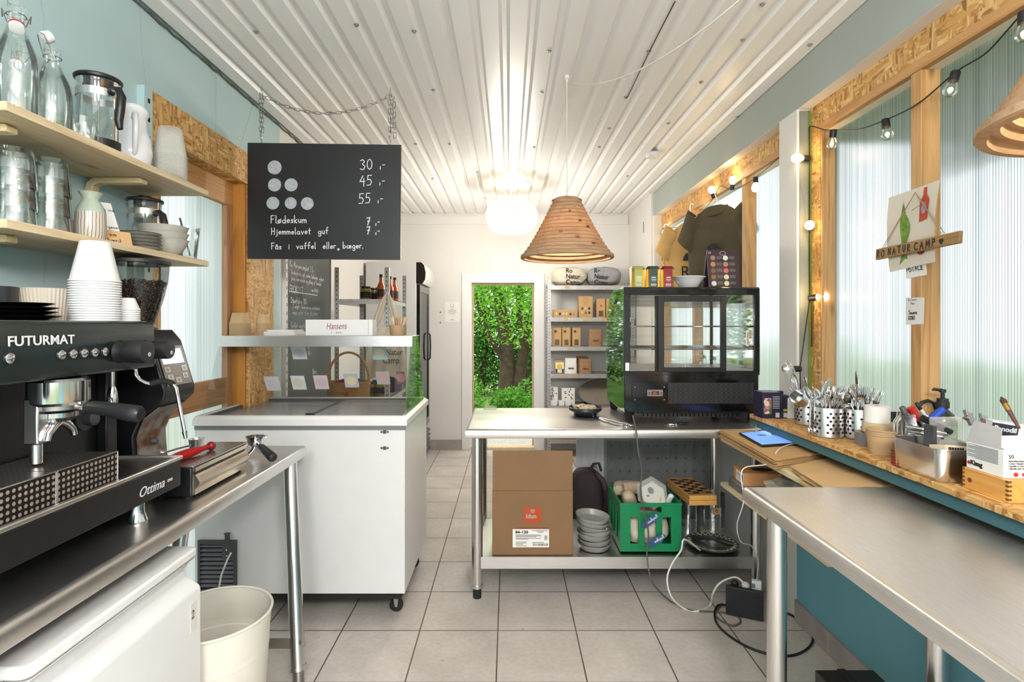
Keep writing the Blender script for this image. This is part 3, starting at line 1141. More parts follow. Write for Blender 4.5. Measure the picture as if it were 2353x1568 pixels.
# ---- glassware on the upper shelf
def swing_bottle(name, label, x, y, z, h, r, up, rz):
    t = thing(name, label, 'bottle', (x, y, z), rz, 'swing top bottles on the upper shelf')
    n = .30
    prof = [(0, .004), (r * .93, 0), (r, .012), (r * 1.0, h * .50), (r * .9, h * .60), (r * .55, h * .74), (r * .36, h * .83), (r * .34, h * .95), (r * .42, h * .96), (r * .42, h * .995), (r * .36, h)]
    MB().lathe(prof, 40).obj('glass_body', MT['glass'], t, fix=True)
    MB().lathe([(0, .008), (r * .9, .006), (r * .95, .014), (r * .95, h * .5), (r * .84, h * .6), (r * .5, h * .74)], 40).obj('inner_wall', MT['glass'], t)
    zc = h * .90
    w_ = MB()
    w_.tube([(r * .44 * math.cos(a), r * .44 * math.sin(a), zc) for a in [2 * PI * k / 16 for k in range(16)]], .0014, 6, closed=True)
    for s in (-1, 1):
        w_.tube([(s * r * .44, 0, zc), (s * r * .6, .004, zc - .012), (s * r * .62, .01 * up, zc + .004), (s * r * .40, .026 * (1 if up > 0 else -1.1), zc + (.05 if up > 0 else -.035)), (s * r * .2, .03 * (1 if up > 0 else -1.1), zc + (.055 if up > 0 else -.04))], .0014, 6)
    w_.obj('wire_bail', MT['dsteel'], t, smooth=60)
    sz = zc + (.052 if up > 0 else -.042)
    sy = (.014 if up > 0 else -.034)
    s_ = MB(T3(0, sy, sz) @ RX(.9 if up > 0 else 2.6))
    s_.lathe([(0, .014), (r * .34, .012), (r * .36, .0), (r * .2, -.012), (0, -.014)], 24)
    s_.obj('stopper', MT['ceramic'], t)
    s_ = MB(T3(0, sy, sz) @ RX(.9 if up > 0 else 2.6))
    s_.lathe([(r * .36, .001), (r * .37, -.004), (r * .26, -.012), (r * .2, -.012)], 24)
    s_.obj('rubber_seal', MT['red'] if up < 0 else MT['whitep'], t)
    return t


swing_bottle('swing_top_bottle', 'tall clear swing top bottle with white and red stopper hanging down', -1.325, 1.455, 1.98, .335, .047, -1, .75)
swing_bottle('swing_top_bottle', 'clear swing top bottle with its white stopper flipped up over the neck', -1.30, 1.54, 1.98, .255, .047, 1, 2.6)
swing_bottle('swing_top_bottle', 'clear swing top bottle half hidden behind the two front bottles', -1.41, 1.575, 1.98, .285, .043, -1, .2)


def french_press(label, x, y, z, r, h, rz, hmat, big=True):
    t = thing('french_press', label, 'coffee press', (x, y, z), rz)
    MB().lathe([(0, .012), (r * .9, .012), (r, .02), (r, h * .86), (r * 1.03, h * .885)], 40).obj('beaker', MT['glass'], t)
    if big:
        m = MB()
        for k in range(40):
            if 4 < k % 20 < 16:
                continue
            a = 2 * PI * k / 40
            m.M = RZ(a)
            m.box(r - .001, r + .004, -r * .09, r * .09, 0, h * .17)
        m.M = Matrix.Identity(4)
        m.lathe([(0, 0), (r + .003, 0), (r + .004, .012), (0, .013)], 40)
        m.obj('base_holder', hmat, t)
    m = MB().lathe([(r + .0015, h * .68), (r + .0025, h * .68), (r + .0025, h * .77), (r + .0015, h * .77)], 40, close=True)
    m.obj('steel_band', MT['steel'], t)
    lid = MB().lathe([(0, h * .875), (r * .96, h * .875), (r * 1.12, h * .90), (r * 1.15, h * .925), (r * 1.1, h * .94), (r * .5, h * .955), (0, h * .96)], 40).obj('lid', hmat, t)
    MB().lathe([(0, h * .955), (r * .16, h * .955), (r * .16, h * .965), (r * .38, h * .972), (r * .4, h * .995), (r * .3, h), (0, h)], 28).obj('plunger_knob', hmat, lid)
    MB().cyl((0, 0, h * .1), (0, 0, h * .95), .0025, n=8).obj('plunger_rod', MT['dsteel'], t)
    MB().lathe([(0, h * .09), (r * .96, h * .09), (r * .97, h * .115), (0, h * .12)], 36).obj('filter_disc', MT['zinc'], t)
    m = MB()
    pts = [(r, 0, h * .74), (r + .012, 0, h * .76), (r + .035, 0, h * .745), (r + .048, 0, h * .66), (r + .042, 0, h * .5), (r + .036, 0, h * .38), (r + .042, 0, h * .28)] if big else [(r, 0, h * .70), (r + .02, 0, h * .71), (r + .04, 0, h * .66), (r + .05, 0, h * .5), (r + .05, 0, h * .2)]
    m.tube(pts, [.012, .011, .012, .013, .013, .012, .008][:len(pts)], 12)
    m.obj('handle', hmat, t, smooth=80, bevel=0)
    return t


french_press('large french press with black lid and curved black handle beside the white jug', -1.29, 1.70, 1.98, .056, .258, -.35, MT['blackm'])
# small cut glass tumblers
for (x, y, r, h, lab) in ((-1.27, 1.615, .033, .085, 'small cut glass tumbler in front of the large french press'), (-1.345, 1.66, .033, .085, 'small cut glass tumbler standing behind its twin next to the french press')):
    t = thing('glass_tumbler', lab, 'glass', (x, y, 1.98), 0, 'cut glass tumblers')
    m = MB()
    n = 36
    def cut(u, v):
        a = u * 2 * PI
        rr_ = r * (1 + .10 * math.sin(v * PI)) * (1 + (.05 * math.cos(12 * a) if v < .6 else 0))
        return (rr_ * math.cos(a), rr_ * math.sin(a), h * v)
    m.grid(cut, 72, 14, wrap=True)
    m.lathe([(0, .004), (r, .0)], 36)
    m.obj('glass_wall', MT['glass'], t)
    MB().lathe([(0, .012), (r * .85, .013), (r * .93, h * .6), (r * .95, h)], 36).obj('inside', MT['glass'], t)
# white jug
t = thing('jug', 'white ceramic jug with a tall looped handle on the upper shelf', 'jug', (-1.30, 1.865, 1.98), -.85)
def jug(u, v):
    a = u * 2 * PI
    prof = [(0, .040), (.08, .052), (.3, .059), (.5, .055), (.7, .044), (.86, .042), (1, .050)]
    for (a0, r0), (a1, r1) in zip(prof, prof[1:]):
        if a0 <= v <= a1:
            f = (v - a0) / (a1 - a0)
            f = f * f * (3 - 2 * f)
            r = r0 + (r1 - r0) * f
            break
    sp = max(0, math.cos(a + PI)) ** 6 * max(0, (v - .75) / .25) * .024
    zz = .205 * v + max(0, math.cos(a)) ** 2 * max(0, (v - .8) / .2) * .012
    return ((r + sp) * math.cos(a), (r + sp) * math.sin(a), zz)
m = MB().grid(jug, 40, 28, wrap=True)
m.lathe([(0, .0), (.040, 0)], 40)
m.obj('body', MT['ceramic'], t, smooth=70, solid=.004)
MB().tube([(.042, 0, .165), (.062, 0, .178), (.085, 0, .172), (.098, 0, .145), (.092, 0, .10), (.075, 0, .06), (.06, 0, .045)], [.008, .0085, .009, .009, .0085, .008, .006], 12).obj('handle', MT['ceramic'], t, smooth=80)
# stack of clear plastic cups, upside down
def cup_stack(name, labf, x, y, z, n, r0, r1, h, dz, mat, cat='cup', group=None, rim=.0025, ribs=0):
    """inverted nested cups: open rim r0 at the bottom, base r1 on top"""
    m = MB()
    m.lathe([(r0 + rim, 0), (r0 + rim, .004), (r0, .0055), (r1, h - .002), (r1 - .002, h), (0, h)], 32)
    proto = None
    for k in range(n):
        zz = z + (n - 1 - k) * dz
        if proto is None:
            proto = m.obj(name, mat, None)
            proto.location = (x, y, zz)
            o = proto
        else:
            o = proto.copy()
            COL.objects.link(o)
            o.location = (x, y, zz)
        tag(o, labf(ORD[k] if k < n - 1 else 'lowest'), cat, group)


cup_stack('plastic_cup', lambda o: f'{o} clear plastic cup in the upturned stack at the end of the upper shelf', -1.245, 1.99, 1.98, 11, .054, .038, .105, .0085, MT['plas'], group='clear plastic cups on the upper shelf')

# ---- lower shelf
def tumbler_stack(x, y, lab):
    for k in range(3):
        t = thing('drinking_glass', f'{ORD[k]} of three upturned drinking glasses nested {lab}', 'glass', (x, y, 1.70 + (2 - k) * .056), .3 * k, 'upturned glasses on the lower shelf')
        MB().lathe([(.047, 0), (.0475, .003), (.039, .098), (.036, .105), (0, .105)], 36).obj('outer_wall', MT['glass'], t)
        MB().lathe([(.0445, .001), (.036, .09), (0, .093)], 36).obj('inner_wall', MT['glass'], t)


tumbler_stack(-1.30, 1.535, 'next to the striped vase')
tumbler_stack(-1.315, 1.44, 'at the near end of the lower shelf')
tumbler_stack(-1.40, 1.51, 'against the blue wall')
t = thing('cup', 'plain pale cup half hidden behind the striped vase', 'cup', (-1.37, 1.655, 1.70))
MB().lathe([(0, .002), (.03, 0), (.034, .006), (.037, .07), (.035, .07), (.032, .008), (0, .006)], 28).obj('body', MT['sand'], t)
t = thing('vase', 'small pale green vase with brown vertical stripes and flared lip', 'vase', (-1.272, 1.645, 1.70))
stripe, N, L, b = nm('striped_glaze')
tc = N.new('ShaderNodeTexCoord')
gr = _n(N, 'TexGradient', gradient_type='RADIAL')
L.new(tc.outputs['Object'], gr.inputs[0])
nz = _n(N, 'TexNoise', Scale=18)
L.new(tc.outputs['Object'], nz.inputs['Vector'])
mu = _n(N, 'Math', operation='MULTIPLY')
mu.inputs[1].default_value = 26
L.new(gr.outputs[1], mu.inputs[0])
ad = _n(N, 'Math', operation='ADD')
L.new(mu.outputs[0], ad.inputs[0])
L.new(nz.outputs[0], ad.inputs[1])
fr = _n(N, 'Math', operation='FRACT')
L.new(ad.outputs[0], fr.inputs[0])
L.new(ramp(N, L, fr.outputs[0], [(0, C('#6d564a')), (.17, C('#6d564a')), (.24, C('#c8c0b2')), (1, C('#c8c0b2'))]), b.inputs['Base Color'])
b.inputs['Roughness'].default_value = .25
vm = MB().lathe([(0, .001), (.032, 0), (.038, .02), (.040, .05), (.0385, .088)], 36)
vm.mat(1).lathe([(.0385, .088), (.034, .104), (.024, .122), (.021, .128), (.022, .134), (.030, .148), (.031, .150), (.028, .149), (.019, .132)], 36)
vm.obj('body', [stripe, pm('pale_green_glaze', '#a9b5a4', .2)], t)
t = thing('note_card', 'folded white card reading Spørg ind til allergener behind the striped vase', 'note', (-1.27, 1.72, 1.70))
q0, q1 = Vector((-1.287, 1.71, 1.702)), Vector((-1.247, 1.755, 1.702))
u = (q1 - q0).normalized()
upv = Vector((-.045, .0, .140))
nrm = u.cross(upv).normalized()
MB().add([q0, q1, q1 + upv, q0 + upv, q0 - nrm * .0006, q1 - nrm * .0006, q1 + upv - nrm * .0006, q0 + upv - nrm * .0006], [(0, 1, 2, 3), (4, 7, 6, 5), (0, 4, 5, 1), (1, 5, 6, 2), (2, 6, 7, 3), (3, 7, 4, 0)]).obj('card', MT['paper'], t, world=True)
MB().add([q0 + upv, q1 + upv, q1 + Vector((-.085, 0, 0)), q0 + Vector((-.085, 0, 0))], [(0, 1, 2, 3)]).obj('back_leaf', MT['paper'], t, world=True, solid=.0006)
wm = MB()
eps = nrm * .001
for i, ln in enumerate(('Spørg ind', 'til', 'Allergener', ':)')):
    wm.write(ln, q0 + upv * (.80 - .2 * i) + u * .005 + eps, u, upv, .0112 if i != 2 else .0098, .0013)
wm.obj('lettering', MT['ink'], t, world=True, smooth=0, fix=False)
t = thing('note_card', 'small torn brown cardboard note reading om bær leaning on the white card', 'note', (-1.235, 1.71, 1.70))
q0, q1 = Vector((-1.252, 1.683, 1.702)), Vector((-1.207, 1.735, 1.702))
u = (q1 - q0).normalized()
upv = Vector((-.012, .006, .042))
nrm = u.cross(upv).normalized()
MB().add([q0, q1, q1 + upv, q0 + upv * 1.05], [(0, 1, 2, 3)]).obj('card', MT['kraft'], t, world=True, solid=.002)
wm = MB()
wm.write('om', q0 + upv * .58 + u * .012 + nrm * .002, u, upv, .014, .0017)
wm.write('bær:)', q0 + upv * .14 + u * .005 + nrm * .002, u, upv, .0125, .0017)
wm.obj('lettering', MT['ink'], t, world=True, smooth=0, fix=False)
MT['navyrim'] = pm('dark_plate_rim', '#4b443c', .25)
pl = MB().lathe([(0, .003), (.036, .002), (.04, 0), (.045, .002), (.064, .0105)], 36)
pl.mat(1).lathe([(.064, .0105), (.0655, .012), (.064, .013)], 36)
pl.mat(0).lathe([(.064, .013), (.045, .005), (0, .005)], 36)
p0 = None
for k in range(5):
    if p0 is None:
        p0 = pl.obj('saucer', [MT['stone'], MT['navyrim']])
        o = p0
    else:
        o = p0.copy()
        COL.objects.link(o)
    o.location = (-1.255, 1.84, 1.70 + .0115 * (4 - k))
    tag(o, f'{ORD[k]} pale stoneware plate in the stack of five by the white card', 'plate', 'plates on the lower shelf')
bl = MB().lathe([(0, .004), (.04, .002), (.045, 0), (.062, .016), (.074, .040), (.081, .056), (.083, .058), (.080, .058), (.07, .04), (.058, .02), (.04, .008), (0, .007)], 40)
p0 = None
for k in range(3):
    if p0 is None:
        p0 = bl.obj('bowl', MT['stone'])
        o = p0
    else:
        o = p0.copy()
        COL.objects.link(o)
    o.location = (-1.262, 1.975, 1.70 + .0235 * (2 - k))
    tag(o, f'{ORD[k]} pale stoneware bowl in the stack of three on the lower shelf', 'bowl', 'bowls on the lower shelf')
french_press('small french press with a dark handle behind the stoneware bowls', -1.375, 2.045, 1.70, .053, .235, -.35, pm('dark_brown_plastic', '#2d2624', .4), big=False)
t = thing('drinking_glass', 'tall clear glass standing at the far end of the lower shelf', 'glass', (-1.235, 2.085, 1.70))
MB().lathe([(0, .003), (.027, 0), (.029, .004), (.040, .125)], 30).obj('wall', MT['glass'], t)
MB().lathe([(0, .012), (.026, .012), (.0375, .124)], 30).obj('inner_wall', MT['glass'], t)
tag(MB().tube([(-1.232, 2.09, 1.714), (-1.262, 2.075, 1.858)], .0035, 8).obj('brown_stick', pm('dark_brown_stick', '#4a352a', .6)), 'thin dark brown stick standing in the tall glass', 'stick')

# ---- things on top of the espresso machine
ZT = 1.459
pl = MB().lathe([(0, .004), (.05, .003), (.055, 0), (.06, .003), (.083, .010), (.085, .0115), (.083, .0125), (.055, .007), (0, .006)], 36)
p0 = None
for k in range(4):
    if p0 is None:
        p0 = pl.obj('plate', MT['black'])
        o = p0
    else:
        o = p0.copy()
        COL.objects.link(o)
    o.location = (-1.235 + .006 * (k % 2), 1.345 + .004 * k, ZT + .0105 * (3 - k))
    tag(o, f'{ORD[k]} black plate in the stack of four on the espresso machine', 'plate', 'black plates on the espresso machine')
t = thing('bowl', 'dark grey bowl behind the black plates on the espresso machine', 'bowl', (-1.365, 1.42, ZT))
MB().lathe([(0, .002), (.05, 0), (.056, .006), (.058, .09), (.055, .09), (.052, .008), (0, .006)], 36).obj('body', pm('charcoal_glaze', '#2c2c2b', .3), t)
t = thing('ribbed_pot', 'round cream pot with vertical ribs on the espresso machine', 'pot', (-1.30, 1.525, ZT))
def rib(u, v):
    a = u * 2 * PI
    r = (.058 + .012 * v) * (1 + .018 * math.cos(48 * a) * (1 if v < .93 else .2))
    return (r * math.cos(a), r * math.sin(a), .09 * v)
MB().grid(rib, 192, 10, wrap=True).lathe([(0, 0), (.058, 0)], 48).lathe([(.069, .09), (.066, .09), (.056, .008), (0, .008)], 48).obj('body', pm('cream_ceramic', '#c5baa8', .35), t, smooth=60)
cup_stack('paper_cup', lambda o: f'{o} white paper cup in the tall upturned stack on the espresso machine', -1.155, 1.51, ZT, 17, .058, .036, .112, .0068, MT['whitep'], group='white paper cups on the espresso machine', rim=.003)
cup_stack('paper_cup', lambda o: f'{o} small white paper cup in the short upturned stack by the bean hopper', -1.135, 1.605, ZT, 6, .033, .022, .036, .0065, MT['whitep'], group='small white paper cups on the espresso machine', rim=.002)

# ---- espresso machine
t = thing('espresso_machine', 'large black two group espresso machine on the steel counter', 'coffee machine', (-1.2, 1.3, .9))
MB().box(-1.44, -1.22, .9, 1.645, .965, 1.32).box(-1.22, -1.19, 1.60, 1.645, .965, 1.32).obj('body', MT['blackm'], t, world=True, bevel=.004)
MB().prism([(-1.44, 1.318), (-1.085, 1.318), (-1.078, 1.33), (-1.083, 1.447), (-1.09, 1.457), (-1.44, 1.457)], .9, 1.652, 'y').obj('head_panel', pm('black_painted_steel', '#26302f', .22, .3, var=.2, scale=6), t, world=True, bevel=.003)
MB().box(-1.43, -1.10, .92, 1.64, 1.457, 1.4585).obj('cup_tray', MT['dsteel'], t, world=True)
MB().box(-1.44, -1.002, .9, 1.654, .955, 1.036).obj('drip_tray', MT['blackm'], t, world=True, bevel=.004)
m = MB().box(-1.012, -.998, .9, 1.658, 1.036, 1.048).box(-1.44, -1.012, 1.644, 1.658, 1.036, 1.048)
m.obj('tray_rim', MT['steely'], t, world=True, bevel=.003)
dxy = dots('perforated_tray_top', '#8d8984', '#15110e', 'X', 'Y', .013, .0036)
dyz = dots('perforated_tray_front', '#3c3936', '#94877a', 'Y', 'Z', .014, .0044, .8)
MB().box(-1.22, -1.012, .9, 1.644, 1.036, 1.0405).obj('tray_grate', dxy, t, world=True)
for y0, y1 in ((.95, 1.229), (1.233, 1.423)):
    m = MB().mat(0).box(-1.21, -1.032, y0, y1, 1.111, 1.114)
    m.mat(1).box(-1.034, -1.030, y0, y1, 1.041, 1.1139).box(-1.21, -1.206, y0, y1, 1.041, 1.1139)
    m.mat(2).tube([(-1.0295, y0, 1.041), (-1.0295, y0, 1.1145), (-1.0295, y1, 1.1145), (-1.0295, y1, 1.041)], .0018, 6)
    m.obj('cup_stand', [dxy, dyz, MT['steel']], t, world=True)
for (px) in (18, 138, 165, 190, 215, 239):
    Y = 1.081 * 1241 / (1168 - px)
    m = MB(T3(-1.081, Y, 1.376) @ RY(PI / 2))
    m.lathe([(.0145, 0), (.0145, .003), (.012, .003)], 20)
    bz = m.obj('button', MT['blackp'], t, world=True)
    m = MB(T3(-1.081, Y, 1.376) @ RY(PI / 2))
    m.lathe([(.012, .002), (.0115, .006), (.007, .010), (0, .0115)], 20)
    m.obj('cap', MT['chrome'], bz, world=True)
for Y, r in ((1.487, .0315), (1.585, .0265)):
    m = MB(T3(-1.081, Y, 1.374) @ RY(PI / 2))
    m.lathe([(r * .8, 0), (r * 1.02, .012), (r * .9, .026), (r * .96, .034), (r * 1.0, .04), (r, .082), (r * .96, .088), (0, .090)], 28)
    kn = m.obj('steam_knob', MT['blackp'], t, world=True)
    m = MB(T3(-1.081 + .0902, Y + .004, 1.366) @ RY(PI / 2))
    m.lathe([(.004, 0), (.0055, 0), (.0055, .0006), (.004, .0006)], 20, close=True)
    m.box(-.003, .003, -.0006, .0006, 0, .0006)
    m.obj('emblem', MT['silver'], kn, world=True)
g = MB().lathe([(0, 1.318), (.055, 1.318), (.062, 1.312), (.062, 1.262), (.057, 1.255), (0, 1.255)], 40, c=(-1.098, 1.32, 0))
gh = g.obj('group_head', MT['chrome'], t, world=True)
MB().lathe([(.05, 1.255), (.05, 1.244), (.036, 1.240), (0, 1.24)], 32, c=(-1.098, 1.32, 0)).obj('gasket_ring', MT['dsteel'], gh, world=True)
g = MB().lathe([(0, 1.318), (.055, 1.318), (.062, 1.312), (.062, 1.262), (.057, 1.255), (0, 1.255)], 40, c=(-1.098, 1.02, 0))
g.obj('group_head', MT['chrome'], t, world=True)
hd = MB()
hd.tube([(-1.06, 1.325, 1.249), (-1.025, 1.32, 1.247)], [.008, .010], 14)
hn = MB().tube([(-1.03, 1.32, 1.2475), (-1.01, 1.318, 1.2465), (-.96, 1.313, 1.241), (-.915, 1.307, 1.235), (-.895, 1.305, 1.2325), (-.889, 1.304, 1.232)], [.013, .016, .018, .0205, .0205, .017], 20)
pf = thing('portafilter', 'black handled portafilter locked into the espresso machine group head', 'portafilter', (-1.098, 1.32, 1.2))
MB().lathe([(0, 1.239), (.034, 1.239), (.04, 1.236), (.04, 1.225), (.03, 1.215), (0, 1.212)], 32, c=(-1.098, 1.32, 0)).obj('basket', MT['chrome'], pf, world=True)
hd.obj('neck', MT['chrome'], pf, world=True)
ho = hn.obj('handle', MT['blackp'], pf, world=True, smooth=50)
MB(T3(-.8885, 1.304, 1.232) @ RZ(-.06) @ RY(PI / 2 + .08)).lathe([(0, .002), (.014, .0015), (.0165, -.002)], 20).obj('end_cap', MT['blackm'], ho, world=True)
sp = MB()
for s in (-1, 1):
    sp.tube([(-1.098, 1.32, 1.214), (-1.096, 1.32 + s * .018, 1.205), (-1.094, 1.32 + s * .036, 1.188), (-1.093, 1.32 + s * .041, 1.172)], [.012, .011, .0085, .0075], 12)
sp.obj('spout', MT['chrome'], pf, world=True, smooth=70)
MB().box(-1.135, -1.10, 1.262, 1.30, 1.166, 1.275).obj('water_outlet', MT['steelz'], t, world=True, bevel=.004)
MB().cyl((-1.118, 1.28, 1.166), (-1.118, 1.28, 1.12), .012).obj('outlet_pipe', MT['steelz'], t, world=True)
MB().cyl((-1.10, 1.50, 1.318), (-1.10, 1.50, 1.275), .0065).lathe([(.0065, 1.276), (.012, 1.262), (.014, 1.245), (.014, 1.224), (0, 1.224)], 18, c=(-1.10, 1.50, 0)).obj('water_nozzle', MT['chrome'], t, world=True)
sw = MB().tube([at(311, 848, 1.58), at(312, 862, 1.58), at(320, 873, 1.59), at(334, 880, 1.60), at(347, 883, 1.61)], .0058, 10)
wand = sw.obj('steam_wand', MT['chrome'], t, world=True, smooth=70)
gp = [at(346, 883, 1.61), at(360, 878, 1.615), at(378, 876, 1.62), at(391, 879, 1.62), at(399, 885, 1.62)]
MB().tube(gp, [.0085] * 5, 12).obj('rubber_grip', MT['rubber'], wand, world=True, smooth=70)
MB().tube([gp[-1], at(404, 892, 1.62), at(409, 915, 1.62), at(424, 992, 1.62)], .0055, 10).cyl(at(424, 992, 1.62), at(427, 1008, 1.62), .0075, .005).obj('wand_tip', MT['chrome'], wand, world=True, smooth=70)
m = MB(T3(-1.2195, 1.555, 1.178) @ RY(PI / 2)).lathe([(.034, 0), (.034, .004), (.02, .006), (.02, .03), (.016, .033), (0, .034)], 28)
m.obj('pressure_dial', MT['dgrey'], t, world=True)
for x, y in ((-1.03, 1.50), (-1.03, 1.0), (-1.40, 1.5), (-1.40, 1.0)):
    MB().lathe([(.024, .9), (.026, .905), (.018, .93), (.018, .956)], 20, c=(x, y, 0)).obj('foot', MT['chrome'], t, world=True)
text('lettering', 'FUTURMAT', .031, MT['silver'], t, T3(1.2, -1.3, -.9) @ face_M(Vector((-1.0795, 1.1635, 1.402)), (0, 1, 0), (-.02, 0, 1)), sx=1.12, off=.0005, sp=1.02)
text('script_lettering', 'Ottima', .038, MT['silver'], t, T3(1.2, -1.3, -.9) @ face_M(Vector((-1.0012, 1.462, .977)), (0, 1, 0.0), (0, 0, 1)), sx=1.0, shear=.35)
text('small_lettering', 'evo', .017, MT['silver'], t, T3(1.2, -1.3, -.9) @ face_M(Vector((-1.0012, 1.585, .985)), (0, 1, 0.0), (0, 0, 1)), shear=.35)

# ---- coffee grinder
t = thing('coffee_grinder', 'black coffee grinder with a clear hopper full of beans', 'coffee grinder', (-1.25, 1.8, .9))
prof = [(-1.42, .902), (-1.13, .902), (-1.122, .915), (-1.13, .935), (-1.17, .957), (-1.19, 1.0), (-1.195, 1.09), (-1.17, 1.15), (-1.12, 1.185), (-1.095, 1.21), (-1.092, 1.235), (-1.14, 1.395), (-1.17, 1.43), (-1.42, 1.43)]
MB().prism(prof, 1.72, 1.885, 'y').obj('body', MT['blackm'], t, world=True, bevel=.006)
ch = [(-1.131, .937), (-1.168, .959), (-1.187, 1.002), (-1.192, 1.088), (-1.168, 1.147), (-1.122, 1.182)]
cm_ = MB()
pp = [(x + .004, z + .001) for x, z in ch]
cm_.prism(pp + [(x - .002, z - .001) for x, z in reversed(ch)], 1.733, 1.872, 'y')
cz, N, L, b = nm('coffee_dusted_steel')
n_ = _n(N, 'TexNoise', Scale=14, Detail=5)
L.new(mapped(N, L), n_.inputs['Vector'])
L.new(ramp(N, L, n_.outputs[0], [(.45, C('#8f8b83')), (.62, C('#6b4324'))]), b.inputs['Base Color'])
b.inputs['Metallic'].default_value = .5
b.inputs['Roughness'].default_value = .45
cm_.obj('chute_panel', cz, t, world=True, smooth=60)
MB(T3(-1.185, 1.80, 1.06) @ RY(PI / 2)).lathe([(.012, 0), (.012, .008), (.008, .016), (0, .018)], 16).obj('dosing_button', MT['dgrey'], t, world=True)
fk = MB().box(-1.185, -1.15, 1.785, 1.815, 1.0, 1.028)
fk.tube([(-1.15, 1.80, 1.02), (-1.10, 1.80, 1.035), (-1.06, 1.80, 1.045)], .003, 6)
fk.obj('portafilter_fork', MT['steel'], t, world=True)
du = Vector((-.048, 0, .16)).normalized()
hb = Vector((-1.092, 1.745, 1.237))
pn = MB()
nn = Vector((.16, 0, .048)).normalized()
def hp(y, s, e=.001):
    return Vector((hb.x, y, hb.z)) + du * s + nn * e
pn.quad(hp(1.735, .012), hp(1.87, .012), hp(1.87, .145), hp(1.735, .145))
ho = pn.obj('control_panel', pm('bronze_panel', '#4a4039', .35), t, world=True, solid=.002)
MB().quad(hp(1.745, .085, .0025), hp(1.857, .085, .0025), hp(1.857, .135, .0025), hp(1.745, .135, .0025)).obj('screen', pm('lit_blue_screen', '#7d95ff', .3, emit='#7f96ff', es=1.6), ho, world=True)
for k, (y, s) in enumerate(((1.757, .066), (1.848, .066), (1.762, .04), (1.842, .04), (1.80, .028))):
    m = MB()
    m.quad(hp(y - .014, s - .009, .0026), hp(y + .014, s - .009, .0026), hp(y + .014, s + .009, .0026), hp(y - .014, s + .009, .0026))
    kb = m.obj('key', MT['sand'], ho, world=True, solid=.001)
    wm = MB()
    wm.tube([hp(y, s, .0034) + (du * math.cos(a) + Vector((0, 1, 0)) * math.sin(a)) * .0045 for a in [2 * PI * i / 10 for i in range(10)]], .0006, 4, closed=True)
    wm.obj('symbol', MT['ink'], kb, world=True)
text('lettering', 'specialty 20', .017, MT['silver'], t, T3(1.25, -1.8, -.9) @ face_M(Vector((-1.1215, 1.735, .9125)), (0, 1, 0), (0, 0, 1)), shear=.3)
hx, hy = -1.238, 1.80
hop = MB().lathe([(.040, 1.432), (.052, 1.455), (.078, 1.54), (.090, 1.60), (.094, 1.655)], 40, c=(hx, hy, 0)).obj('hopper', MT['pane'], t, world=True)
MB().lathe([(.0945, 1.648), (.098, 1.650), (.098, 1.660), (.06, 1.668), (0, 1.668)], 40, c=(hx, hy, 0)).obj('hopper_lid', MT['blackp'], t, world=True)
MB().lathe([(.046, 1.43), (.06, 1.43), (.06, 1.437), (.046, 1.44)], 30, c=(hx, hy, 0)).obj('collar', MT['blackp'], t, world=True)
bm_ = MB()
rr = random.Random(5)
def bean(c):
    bm_.M = T3(*c) @ Euler((rr.uniform(0, 6), rr.uniform(0, 6), rr.uniform(0, 6))).to_matrix().to_4x4()
    bm_.sph((0, 0, 0), .0072, 7, 5, (1, .72, .52))
for k in range(420):
    z = 1.45 + .135 * rr.random() ** .7
    f = (z - 1.432) / .168
    r = .036 + .046 * f
    a = rr.uniform(-2.9, 1.2)
    bean((hx + r * math.cos(a), hy + r * math.sin(a), z))
for k in range(130):
    r = .084 * math.sqrt(rr.random())
    a = rr.uniform(0, 2 * PI)
    bean((hx + r * math.cos(a), hy + r * math.sin(a), 1.586 + rr.uniform(-.004, .008) - .1 * max(0, r - .07)))
bm_.M = Matrix.Identity(4)
bm_.lathe([(0, 1.44), (.036, 1.45), (.066, 1.54), (.076, 1.582), (0, 1.584)], 24, c=(hx, hy, 0))
tag(bm_.obj('coffee_beans', MT['bean'], t, world=True, smooth=80), kind='stuff')

# ---- knock box with drawer, brush, portafilter, shot cup
t = thing('knock_box', 'low steel topped knock out drawer box beside the drip tray', 'knock box', (-1.08, 1.86, .9))
kx = [(-1.24, -.985)]
MB().box(-1.115, -.992, 1.69, 2.035, .908, 1.0).obj('case', MT['blackm'], t, world=True, bevel=.004)
dgr = dots('slotted_steel_top', '#a39d96', '#4a443e', 'X', 'Y', .024, .005)
MB().box(-1.118, -.984, 1.687, 2.038, 1.0, 1.006).obj('grid_top', dgr, t, world=True, bevel=.002)
df = MB().box(-.992, -.984, 1.70, 2.03, .985, .998).box(-.992, -.986, 1.70, 2.03, .912, .93)
df.prism([(-.992, .93), (-.985, .93), (-.972, .945), (-.972, .952), (-.985, .975), (-.992, .975)], 1.70, 2.03, 'y')
df.obj('drawer', steel('warm_drawer_steel', (.66, .58, .48), .25, 1), t, world=True)
for x, y in ((-1.01, 1.71), (-1.01, 2.015), (-1.10, 1.71), (-1.10, 2.015)):
    MB().lathe([(0, .9), (.01, .9), (.01, .909), (0, .909)], 12, c=(x, y, 0)).obj('foot', MT['rubber'], t, world=True)
t = thing('brush', 'red ridged handle of a cleaning brush lying on the knock box', 'brush', (-1.1, 1.8, 1.015))
a, b_ = at(388, 1038, 1.70), at(478, 1019, 1.88)
a.z, b_.z = 1.022, 1.022
d = (b_ - a).normalized()
m = MB().tube([a - d * .03, a, a + d * .004], [.008, .010, .012], 12)
L_ = (b_ - a).length
for k in range(26):
    f = k / 25
    p = a + d * (L_ * f)
    r = .007 + .007 * math.sin(PI * min(1, f * 1.05 + .1))
    m.tube([p - d * .0016, p + d * .0016], [r * 1.15, r * 1.15], 14)
m.tube([a, b_], [.006, .006], 10)
